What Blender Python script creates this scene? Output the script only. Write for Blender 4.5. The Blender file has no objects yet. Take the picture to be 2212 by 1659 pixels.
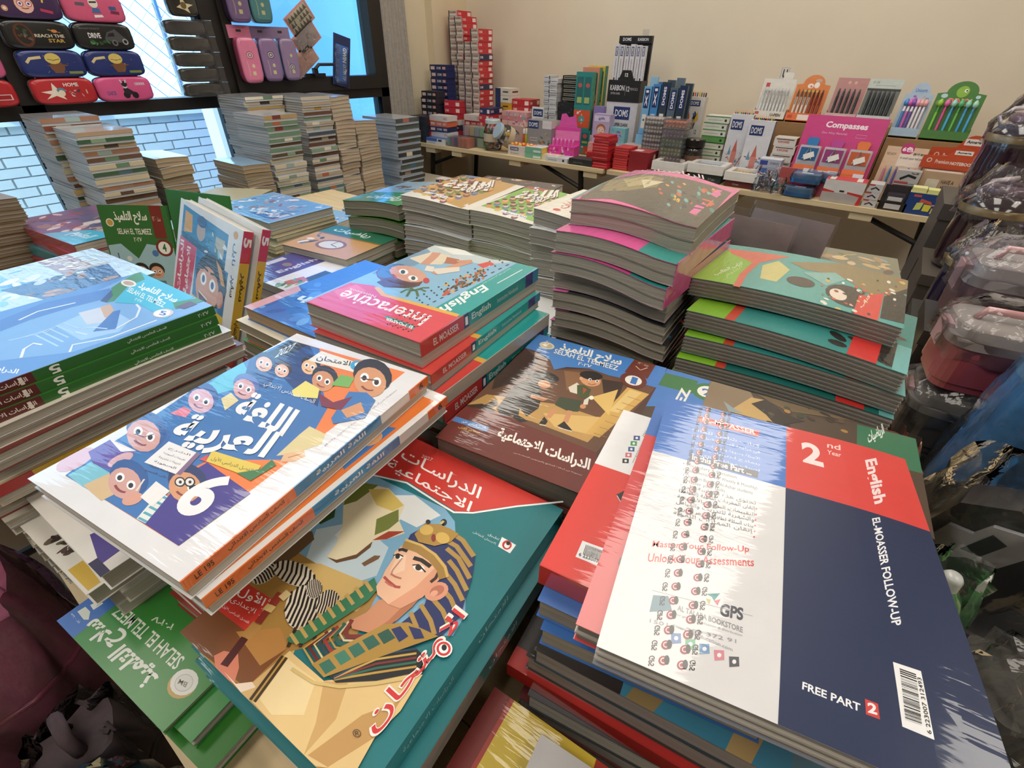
import bpy, bmesh, math, random
from mathutils import Vector, Matrix
sc = bpy.context.scene
COL = sc.collection
R = math.radians
random.seed(7)

# ------------------------------------------------------------------ camera
def make_camera():
    yaw, pitch, roll, h = R(35.7), R(35.0), R(1.0), 1.30
    f = Vector((-math.sin(yaw)*math.cos(pitch), math.cos(yaw)*math.cos(pitch), -math.sin(pitch)))
    r0 = Vector((math.cos(yaw), math.sin(yaw), 0)); u0 = r0.cross(f)
    r = r0*math.cos(roll)+u0*math.sin(roll); u = -r0*math.sin(roll)+u0*math.cos(roll)
    cd = bpy.data.cameras.new('camera'); cam = bpy.data.objects.new('camera', cd); COL.objects.link(cam)
    cd.sensor_fit = 'HORIZONTAL'; cd.sensor_width = 36; cd.lens = 1025/2212*36; cd.clip_start = .02; cd.clip_end = 200
    m = Matrix((r, u, -f)).transposed().to_4x4(); m.translation = (0, 0, h); cam.matrix_world = m
    sc.camera = cam
make_camera()

# ------------------------------------------------------------------ world, sun, ceiling lamps, exposure
def make_world():
    w = bpy.data.worlds.new('sky'); sc.world = w; w.use_nodes = True
    nt = w.node_tree; bg = nt.nodes['Background']
    bg.inputs['Color'].default_value = (.50, .76, 1.0, 1); bg.inputs['Strength'].default_value = 3.7
make_world()
def make_light(name, kind, loc, energy, color, size=None, direction=None):
    ld = bpy.data.lights.new(name, kind); ld.energy = energy; ld.color = color
    o = bpy.data.objects.new(name, ld); COL.objects.link(o); o.location = loc
    if size: ld.shape = 'RECTANGLE'; ld.size, ld.size_y = size
    if direction: o.rotation_euler = Vector(direction).to_track_quat('-Z', 'Y').to_euler()
    return o
make_light('sun', 'SUN', (0, 0, 8), 3.2, (1, .95, .86), direction=(-.35, .55, -.75)).data.angle = R(1)
LAMPS = [(-1.9, -.6), (-.2, -.6), (-1.9, .9), (-.2, 1.25), (-1.9, 2.5), (-.2, 2.5), (1.5, -.6), (1.5, 1.25)]  # the pair nearest the back wall is added to brighten wall and tables
for x, y in LAMPS:
    make_light('lamp_light', 'AREA', (x, y, 2.735), 13.0, (1, .925, .82), (.60, 1.15), (0, 0, -1))
sc.cycles.max_bounces = 4; sc.cycles.diffuse_bounces = 2; sc.cycles.glossy_bounces = 2; sc.cycles.transmission_bounces = 2; sc.cycles.transparent_max_bounces = 8; sc.cycles.adaptive_threshold = .05
sc.cycles.caustics_reflective = False; sc.cycles.caustics_refractive = False
sc.view_settings.view_transform = 'Standard'
sc.view_settings.look = 'None'
sc.view_settings.exposure = 0.0
sc.view_settings.gamma = 1.0
sc.view_settings.use_curve_mapping = False

# ------------------------------------------------------------------ colour and material helpers
def lin(h):
    if not isinstance(h, str): return tuple(h)
    return tuple((lambda c: c/12.92 if c <= .04045 else ((c+.055)/1.055)**2.4)(int(h[i:i+2], 16)/255) for i in (0, 2, 4))
MATS = {}
def node(nt, kind, **k):
    n = nt.nodes.new(kind)
    for a, v in k.items():
        if a in n.inputs: n.inputs[a].default_value = v
        else: setattr(n, a, v)
    return n
def stretched_noise(nt, scale, rot=0, detail=2, coord='Object'):
    tc = node(nt, 'ShaderNodeTexCoord'); mp = node(nt, 'ShaderNodeMapping')
    mp.inputs['Scale'].default_value = scale; mp.inputs['Rotation'].default_value = (0, 0, R(rot))
    ns = node(nt, 'ShaderNodeTexNoise'); ns.inputs['Scale'].default_value = 1; ns.inputs['Detail'].default_value = detail
    nt.links.new(tc.outputs[coord], mp.inputs['Vector']); nt.links.new(mp.outputs[0], ns.inputs['Vector'])
    return ns
def material(name, rough=.5, coat=0., coat_rough=.08, metal=0., var=.05, var_scale=(30, 30, 30), var_rot=0, bump=0., bump_scale=(40, 40, 40), bump_rot=0,
             bump_dist=.002, film=0., film_scale=(16, 110, 16), film_rot=25, color=None, spec=.5, alpha=None):
    """procedural surface: base colour from the mesh's own 'Col' colours (flat print and dyes), broken up by noise; optional relief and clear wrap coat"""
    m = bpy.data.materials.new(name); m.use_nodes = True; nt = m.node_tree; b = nt.nodes['Principled BSDF']
    b.inputs['Roughness'].default_value = rough; b.inputs['Metallic'].default_value = metal; b.inputs['Specular IOR Level'].default_value = spec
    b.inputs['Coat Weight'].default_value = coat; b.inputs['Coat Roughness'].default_value = coat_rough
    if color is None:
        src = node(nt, 'ShaderNodeVertexColor', layer_name='Col').outputs['Color']
    else:
        c = node(nt, 'ShaderNodeRGB'); c.outputs[0].default_value = (*lin(color), 1); src = c.outputs[0]
    ns = stretched_noise(nt, var_scale, var_rot, 3)
    mr = node(nt, 'ShaderNodeMapRange'); mr.inputs['From Min'].default_value = .3; mr.inputs['From Max'].default_value = .7
    mr.inputs['To Min'].default_value = 1-var; mr.inputs['To Max'].default_value = 1+var
    nt.links.new(ns.outputs[0], mr.inputs['Value'])
    mx = node(nt, 'ShaderNodeVectorMath', operation='SCALE')
    nt.links.new(src, mx.inputs[0]); nt.links.new(mr.outputs[0], mx.inputs['Scale']); nt.links.new(mx.outputs[0], b.inputs['Base Color'])
    if bump:
        bn = stretched_noise(nt, bump_scale, bump_rot, 3); bp = node(nt, 'ShaderNodeBump'); bp.inputs['Strength'].default_value = bump; bp.inputs['Distance'].default_value = bump_dist
        nt.links.new(bn.outputs[0], bp.inputs['Height']); nt.links.new(bp.outputs[0], b.inputs['Normal'])
    if film:
        fn = stretched_noise(nt, film_scale, film_rot, 3); bp = node(nt, 'ShaderNodeBump'); bp.inputs['Strength'].default_value = film; bp.inputs['Distance'].default_value = .0022
        nt.links.new(fn.outputs[0], bp.inputs['Height']); nt.links.new(bp.outputs[0], b.inputs['Coat Normal'])
    if alpha is not None: b.inputs['Alpha'].default_value = alpha
    MATS[name] = m
    return m
def film_material(name, tint, refl=.10, rough=.06, bump=.6, scale=(35, 35, 35), haze=.06):
    """thin clear plastic: mostly see-through, mirror-like along creases"""
    m = bpy.data.materials.new(name); m.use_nodes = True; nt = m.node_tree; nt.nodes.remove(nt.nodes['Principled BSDF']); out = nt.nodes['Material Output']
    tr = node(nt, 'ShaderNodeBsdfTransparent'); tr.inputs[0].default_value = (*tint, 1)
    gl = node(nt, 'ShaderNodeBsdfGlossy'); gl.inputs['Roughness'].default_value = rough; gl.inputs['Color'].default_value = (.9, .9, .9, 1)
    df = node(nt, 'ShaderNodeBsdfDiffuse'); df.inputs[0].default_value = (.8, .8, .8, 1)
    fr = node(nt, 'ShaderNodeFresnel'); fr.inputs['IOR'].default_value = 1.28
    ad = node(nt, 'ShaderNodeMath', operation='ADD'); ad.inputs[1].default_value = refl; ad.use_clamp = True
    m1 = node(nt, 'ShaderNodeMixShader'); m2 = node(nt, 'ShaderNodeMixShader'); m1.inputs[0].default_value = haze
    if bump:
        ns = stretched_noise(nt, scale, 20, 4); bp = node(nt, 'ShaderNodeBump'); bp.inputs['Strength'].default_value = bump; bp.inputs['Distance'].default_value = .01
        nt.links.new(ns.outputs[0], bp.inputs['Height']); nt.links.new(bp.outputs[0], gl.inputs['Normal']); nt.links.new(bp.outputs[0], fr.inputs['Normal'])
    nt.links.new(tr.outputs[0], m1.inputs[1]); nt.links.new(df.outputs[0], m1.inputs[2])
    nt.links.new(fr.outputs[0], ad.inputs[0]); nt.links.new(ad.outputs[0], m2.inputs[0]); nt.links.new(m1.outputs[0], m2.inputs[1]); nt.links.new(gl.outputs[0], m2.inputs[2])
    nt.links.new(m2.outputs[0], out.inputs['Surface']); MATS[name] = m
    return m
material('cover', rough=.38, coat=.35, coat_rough=.18, var=.03)
material('wrapped', rough=.42, coat=1., coat_rough=.05, var=.03, film=.27)
material('crumpled', rough=.45, coat=1., coat_rough=.06, var=.04, film=.75, film_scale=(36, 130, 36))
material('pages', rough=.8, var=.26, var_scale=(3, 3, 1100), bump=.35, bump_scale=(4, 4, 1300))
material('card', rough=.5, coat=.15, coat_rough=.3, var=.05, var_scale=(25, 25, 60))
material('plastic', rough=.28, coat=.3, var=.04)
material('cloth', rough=.85, var=.10, var_scale=(60, 60, 60), bump=.4, bump_scale=(500, 500, 500), bump_dist=.001)
material('darkmetal', rough=.4, metal=.3, var=.06)
material('steel', rough=.25, metal=.9, var=.05)
material('wood', rough=.6, var=.14, var_scale=(3, 60, 60), bump=.2, bump_scale=(4, 90, 90))
material('plaster', rough=.85, var=.035, var_scale=(3, 3, 3), bump=.1, bump_scale=(90, 90, 90))
material('tile', rough=.45, var=.08, var_scale=(4, 4, 4))
material('glossy_dark', rough=.12, coat=1., coat_rough=.04, var=.05)
material('frosted', rough=.3, coat=.5, coat_rough=.1, var=.05, alpha=.55)
film_material('film', (.985, .99, .995), refl=.03, bump=.3, haze=.015)
film_material('bagfilm', (.98, .985, .99), refl=.025, rough=.07, bump=.6, scale=(16, 40, 16), haze=.03)
film_material('pane', (.84, .94, .99), refl=.02, rough=.0, bump=0, haze=.0)
film_material('acrylic', (.95, .96, .97), refl=.05, rough=.05, bump=.15, haze=.12)

# ------------------------------------------------------------------ mesh builder: every face carries its own colour
class MB:
    def __init__(s): s.v = []; s.f = []; s.c = []; s.M = None
    def at(s, M): s.M = M; return s
    def add(s, vs, fs, col):
        o = len(s.v)
        s.v += [tuple(s.M @ Vector(p)) for p in vs] if s.M else [tuple(p) for p in vs]
        cs = col if isinstance(col, list) else [col]*len(fs)
        s.f += [tuple(i+o for i in f) for f in fs]; s.c += [lin(c) for c in cs]
        return s
    def box(s, x0, x1, y0, y1, z0, z1, col, **fc):
        # fc colours single faces: f front(-y) b back r right(+x) l left t top u under
        v = [(x0,y0,z0),(x1,y0,z0),(x1,y1,z0),(x0,y1,z0),(x0,y0,z1),(x1,y0,z1),(x1,y1,z1),(x0,y1,z1)]
        return s.add(v, [(0,1,5,4),(1,2,6,5),(2,3,7,6),(3,0,4,7),(4,5,6,7),(3,2,1,0)], [fc.get(k, col) for k in 'frbltu'])
    def rbox(s, x0, x1, y0, y1, z0, z1, r, col, n=3):
        # box with rounded vertical edges
        p = []
        for cx, cy, a0 in ((x1-r,y1-r,0),(x0+r,y1-r,90),(x0+r,y0+r,180),(x1-r,y0+r,270)):
            p += [(cx+r*math.cos(R(a0+90*i/n)), cy+r*math.sin(R(a0+90*i/n))) for i in range(n+1)]
        return s.prism(p, z0, z1, col)
    def prism(s, p, z0, z1, col, top=None):
        n = len(p); v = [(x,y,z0) for x,y in p]+[(x,y,z1) for x,y in p]
        return s.add(v, [tuple(range(n-1,-1,-1)), tuple(range(n,2*n))]+[(i,(i+1)%n,n+(i+1)%n,n+i) for i in range(n)], [col, top or col]+[col]*n)
    def lathe(s, prof, col, n=18, cx=0, cy=0, cap=True, sx=1, sy=1):
        v = []; f = []; cs = []
        for r, z in prof: v += [(cx+sx*r*math.cos(2*math.pi*i/n), cy+sy*r*math.sin(2*math.pi*i/n), z) for i in range(n)]
        for j in range(len(prof)-1):
            for i in range(n):
                f.append((j*n+i, j*n+(i+1)%n, (j+1)*n+(i+1)%n, (j+1)*n+i)); cs.append(col[j] if isinstance(col, list) else col)
        if cap:
            f.append(tuple(range(n-1,-1,-1))); cs.append(cs[0]); k = (len(prof)-1)*n; f.append(tuple(range(k,k+n))); cs.append(cs[-2])
        return s.add(v, f, cs)
    def tube(s, pts, r, col, n=6, closed=False):
        pts = [Vector(p) for p in pts]; m = len(pts); v = []; f = []
        for i, p in enumerate(pts):
            d = (pts[(i+1) % m]-pts[i-1]) if closed else (pts[min(i+1,m-1)]-pts[max(i-1,0)])
            d.normalize(); a = d.cross(Vector((0,0,1))) if abs(d.z) < .95 else d.cross(Vector((1,0,0))); a.normalize(); b = d.cross(a)
            rr = r[i] if isinstance(r, (list, tuple)) else r
            v += [p+(a*math.cos(2*math.pi*k/n)+b*math.sin(2*math.pi*k/n))*rr for k in range(n)]
        for i in range(m if closed else m-1):
            j = (i+1) % m
            f += [(i*n+k, i*n+(k+1)%n, j*n+(k+1)%n, j*n+k) for k in range(n)]
        if not closed: f += [tuple(range(n-1,-1,-1)), tuple(range((m-1)*n, m*n))]
        return s.add(v, f, col)
    def grid(s, fn, nu, nv, col, flip=False):
        v = [fn(i/nu, j/nv) for j in range(nv+1) for i in range(nu+1)]; f = []; cs = []
        for j in range(nv):
            for i in range(nu):
                a = j*(nu+1)+i; q = (a, a+1, a+nu+2, a+nu+1); f.append(q[::-1] if flip else q)
                cs.append(col((i+.5)/nu, (j+.5)/nv) if callable(col) else col)
        return s.add(v, f, cs)
    def slab(s, W, L, z0, z1, col, bend=None, n=1, side=None, m=1):
        # sheet or block W x L between z0 and z1 that follows bend(u, v)
        n = n if bend else 1; m = m if bend else 1; b = bend or (lambda u, v: 0)
        X = [-W/2+W*i/n for i in range(n+1)]; Y = [-L/2+L*j/m for j in range(m+1)]
        v = [(x, y, z+b(x, y)) for z in (z0, z1) for y in Y for x in X]; k = (n+1)*(m+1); w = n+1
        f = []; cs = []; side = side or col
        for j in range(m):
            for i in range(n):
                a = j*w+i; f += [(a, a+w, a+w+1, a+1), (k+a, k+a+1, k+a+w+1, k+a+w)]; cs += [col, col]
        for i in range(n): f += [(i, i+1, k+i+1, k+i), (m*w+i+1, m*w+i, k+m*w+i, k+m*w+i+1)]; cs += [side, side]
        for j in range(m): f += [((j+1)*w, j*w, k+j*w, k+(j+1)*w), (j*w+n, (j+1)*w+n, k+(j+1)*w+n, k+j*w+n)]; cs += [side, side]
        return s.add(v, f, cs)
    def mesh(s, name, mat, smooth=False):
        me = bpy.data.meshes.new(name); me.from_pydata(s.v, [], s.f)
        at = me.color_attributes.new('Col', 'FLOAT_COLOR', 'CORNER'); buf = []
        for p, c in zip(me.polygons, s.c): buf += [c[0], c[1], c[2], 1.]*p.loop_total
        at.data.foreach_set('color', buf)
        if smooth: me.polygons.foreach_set('use_smooth', [True]*len(me.polygons))
        me.materials.append(MATS[mat]); me.update()
        return me
    def build(s, name, mat, parent=None, smooth=False, loc=None, rz=None):
        return link(name, s.mesh(name, mat, smooth), parent, loc, rz)
def link(name, data, parent=None, loc=None, rz=None):
    o = bpy.data.objects.new(name, data); COL.objects.link(o)
    if parent: o.parent = parent
    if loc: o.location = loc
    if rz is not None: o.rotation_euler = (0, 0, R(rz))
    return o
def tag(o, label, cat, group=None):
    o['label'] = label; o['category'] = cat
    if group: o['group'] = group
    return o
def thing(name, label, cat, loc=(0,0,0), rz=0, group=None, rot=None):
    o = tag(link(name, None, None, loc, rz), label, cat, group); o.empty_display_size = .02
    if rot: o.rotation_euler = [R(a) for a in rot]
    return o
def struct(o): o['kind'] = 'structure'; return o
def stuff(o): o['kind'] = 'stuff'; return o
def copy_thing(root, loc, rz=None, label=None, group=None, rot=None):
    r = root.copy(); COL.objects.link(r); r.location = loc
    if rz is not None: r.rotation_euler = (0, 0, R(rz))
    if rot: r.rotation_euler = [R(a) for a in rot]
    if label: r['label'] = label
    if group: r['group'] = group
    for ch in list(root.children):
        c = ch.copy(); COL.objects.link(c); c.parent = r
        for g in list(ch.children):
            d = g.copy(); COL.objects.link(d); d.parent = c
    return r
ORD = 'topmost second third fourth fifth sixth seventh eighth ninth tenth eleventh twelfth thirteenth fourteenth fifteenth sixteenth seventeenth eighteenth nineteenth twentieth twenty-first twenty-second twenty-third twenty-fourth twenty-fifth twenty-sixth'.split()
def nth(i): return ORD[i] if i == 0 else ORD[i]+'-from-top'

# ------------------------------------------------------------------ lettering and flat print
FORMS = {}
_c = 0xFE80
for _k, _n in zip('ءآأؤإئابةتثجحخدذرزسشصضطظعغفقكلمنهوىي', (1,2,2,2,2,4,2,4,2,4,4,4,4,4,2,2,2,2,4,4,4,4,4,4,4,4,4,4,4,4,4,4,4,2,2,4)):
    FORMS[_k] = (_c, _n); _c += _n
def shape_arabic(s):
    if not any(ch in FORMS for ch in s): return s
    s = s.replace('ً', ''); out = []
    for i, ch in enumerate(s):
        if ch not in FORMS: out.append(ch); continue
        c, n = FORMS[ch]
        pv = i > 0 and (s[i-1] == 'ـ' or FORMS.get(s[i-1], (0, 0))[1] == 4)
        nx = n == 4 and i+1 < len(s) and (s[i+1] == 'ـ' or (s[i+1] in FORMS and s[i+1] != 'ء'))
        out.append(chr(c+(1 if pv and not nx else 2 if nx and not pv else 3 if pv and nx else 0)))
    r = ''.join(out)
    for a, b, lg in ((0xFEDF, 0xFE8E, 0xFEFB), (0xFEE0, 0xFE8E, 0xFEFC), (0xFEDF, 0xFE84, 0xFEF7), (0xFEE0, 0xFE84, 0xFEF8), (0xFEDF, 0xFE88, 0xFEF9), (0xFEE0, 0xFE88, 0xFEFA)):
        r = r.replace(chr(a)+chr(b), chr(lg))
    res = ''; run = ''
    for ch in reversed(r):
        if ch.isdigit(): run = ch+run
        else: res += run+{'(': ')', ')': '('}.get(ch, ch); run = ''
    return res+run
TEXTS = {}
def text_mesh(s, bold=0):
    """outline of a line of lettering: points scaled to a unit box, faces, and a hair of height per letter"""
    k = (s, bold)
    if k not in TEXTS:
        c = bpy.data.curves.new('lettering', 'FONT'); c.body = shape_arabic(s); c.resolution_u = 6 if len(s) < 4 else 2; c.offset = bold*.012
        c.fill_mode = 'FRONT'
        o = bpy.data.objects.new('lettering', c); COL.objects.link(o)
        me = bpy.data.meshes.new_from_object(o.evaluated_get(bpy.context.evaluated_depsgraph_get()))
        P = [(v.co.x, v.co.y) for v in me.vertices]; F = [tuple(p.vertices) for p in me.polygons if p.normal.z > .5 or len(p.vertices) > 2]
        bpy.data.objects.remove(o); bpy.data.curves.remove(c); bpy.data.meshes.remove(me)
        if not P: P = [(0,0),(1,0),(0,1)]; F = []
        x0 = min(p[0] for p in P); x1 = max(p[0] for p in P); y0 = min(p[1] for p in P); y1 = max(p[1] for p in P)
        w = max(x1-x0, 1e-4); h = max(y1-y0, 1e-4)
        par = list(range(len(P)))
        def find(a):
            while par[a] != a: par[a] = par[par[a]]; a = par[a]
            return a
        for f in F:
            for q in f[1:]: par[find(q)] = find(f[0])
        ids = {}; isl = [ids.setdefault(find(i), len(ids)) for i in range(len(P))]
        TEXTS[k] = ([((x-x0)/w, (y-y0)/h) for x, y in P], F, [(i % 5)/6 for i in isl])
    return TEXTS[k]
class Print:
    """stack of flat printed shapes; each overlapping shape sits a hair above the ones under it"""
    def __init__(s, dz=3.5e-5): s.it = []; s.dz = dz
    def put(s, P, F, col, zo=None):
        b = (min(p[0] for p in P), min(p[1] for p in P), max(p[0] for p in P), max(p[1] for p in P))
        lv = 1+max([l for q, l in ((i[3], i[4]) for i in s.it) if q[0] < b[2] and q[2] > b[0] and q[1] < b[3] and q[3] > b[1]] or [0])
        s.it.append((P, F, col, b, lv, zo)); return s
    def poly(s, col, pts): return s.put(pts, [tuple(range(len(pts)))], col)
    def rect(s, col, x0, y0, x1, y1): return s.poly(col, [(x0,y0),(x1,y0),(x1,y1),(x0,y1)])
    def ell(s, col, cx, cy, ux, uy, vx, vy, n=16):
        return s.poly(col, [(cx+ux*math.cos(2*math.pi*i/n)+vx*math.sin(2*math.pi*i/n), cy+uy*math.cos(2*math.pi*i/n)+vy*math.sin(2*math.pi*i/n)) for i in range(n)])
    def disc(s, col, cx, cy, rx, ry=None): return s.ell(col, cx, cy, rx, 0, 0, ry or rx)
    def stroke(s, col, w, pts):
        pts = [Vector(p) for p in pts]; l = []; r = []
        for i, p in enumerate(pts):
            d = pts[min(i+1, len(pts)-1)]-pts[max(i-1, 0)]
            if d.length < 1e-7: d = Vector((1, 0))
            d.normalize(); n = Vector((-d.y, d.x))*w/2; l.append(tuple(p+n)); r.append(tuple(p-n))
        n = len(pts); return s.put(l+r, [(i, n+i, n+i+1, i+1) for i in range(n-1)], col)
    def text(s, col, t, S, E, T, bold=0):
        P, F, z = text_mesh(t, bold); ex, ey, tx, ty = E[0]-S[0], E[1]-S[1], T[0]-S[0], T[1]-S[1]
        return s.put([(S[0]+x*ex+y*tx, S[1]+x*ey+y*ty) for x, y in P], F, col, z)
    def line(s, col, t, x, y, w, h, bold=0): return s.text(col, t, (x, y), (x+w, y), (x, y+h), bold)
    def load(s, spec):
        for ln in spec.split('\n'):
            k, col, rest = ln.split(' ', 2)
            if k == 't':
                num, t = rest.split('|', 1); v = [int(x) for x in num.split()]; b = v[0]; v = [x*1e-4 for x in v[1:]]
                s.text(col, t, v[0:2], v[2:4], v[4:6], b); continue
            v = [int(x)*1e-4 for x in rest.split()]
            if k == 'e': s.ell(col, *v)
            elif k == 's': s.stroke(col, v[0], list(zip(v[1::2], v[2::2])))
            else: s.poly(col, list(zip(v[0::2], v[1::2])))
        return s
    def build(s, name, mat, parent, z=0, M=None, bend=None, cuts=None):
        mb = MB()
        for P, F, col, b, lv, zo in s.it: mb.add([(x, y, z+(lv+(zo[i] if zo else 0))*s.dz) for i, (x, y) in enumerate(P)], F, col)
        me = mb.mesh(name, mat)
        if bend:
            bm = bmesh.new(); bm.from_mesh(me); bmesh.ops.triangulate(bm, faces=bm.faces[:])
            for x in cuts: bmesh.ops.bisect_plane(bm, geom=bm.verts[:]+bm.edges[:]+bm.faces[:], plane_co=(x, 0, 0), plane_no=(1, 0, 0))
            for v in bm.verts: v.co.z += bend(v.co.x, v.co.y)
            bm.to_mesh(me); bm.free()
        if M: me.transform(M)
        return link(name, me, parent)
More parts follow.
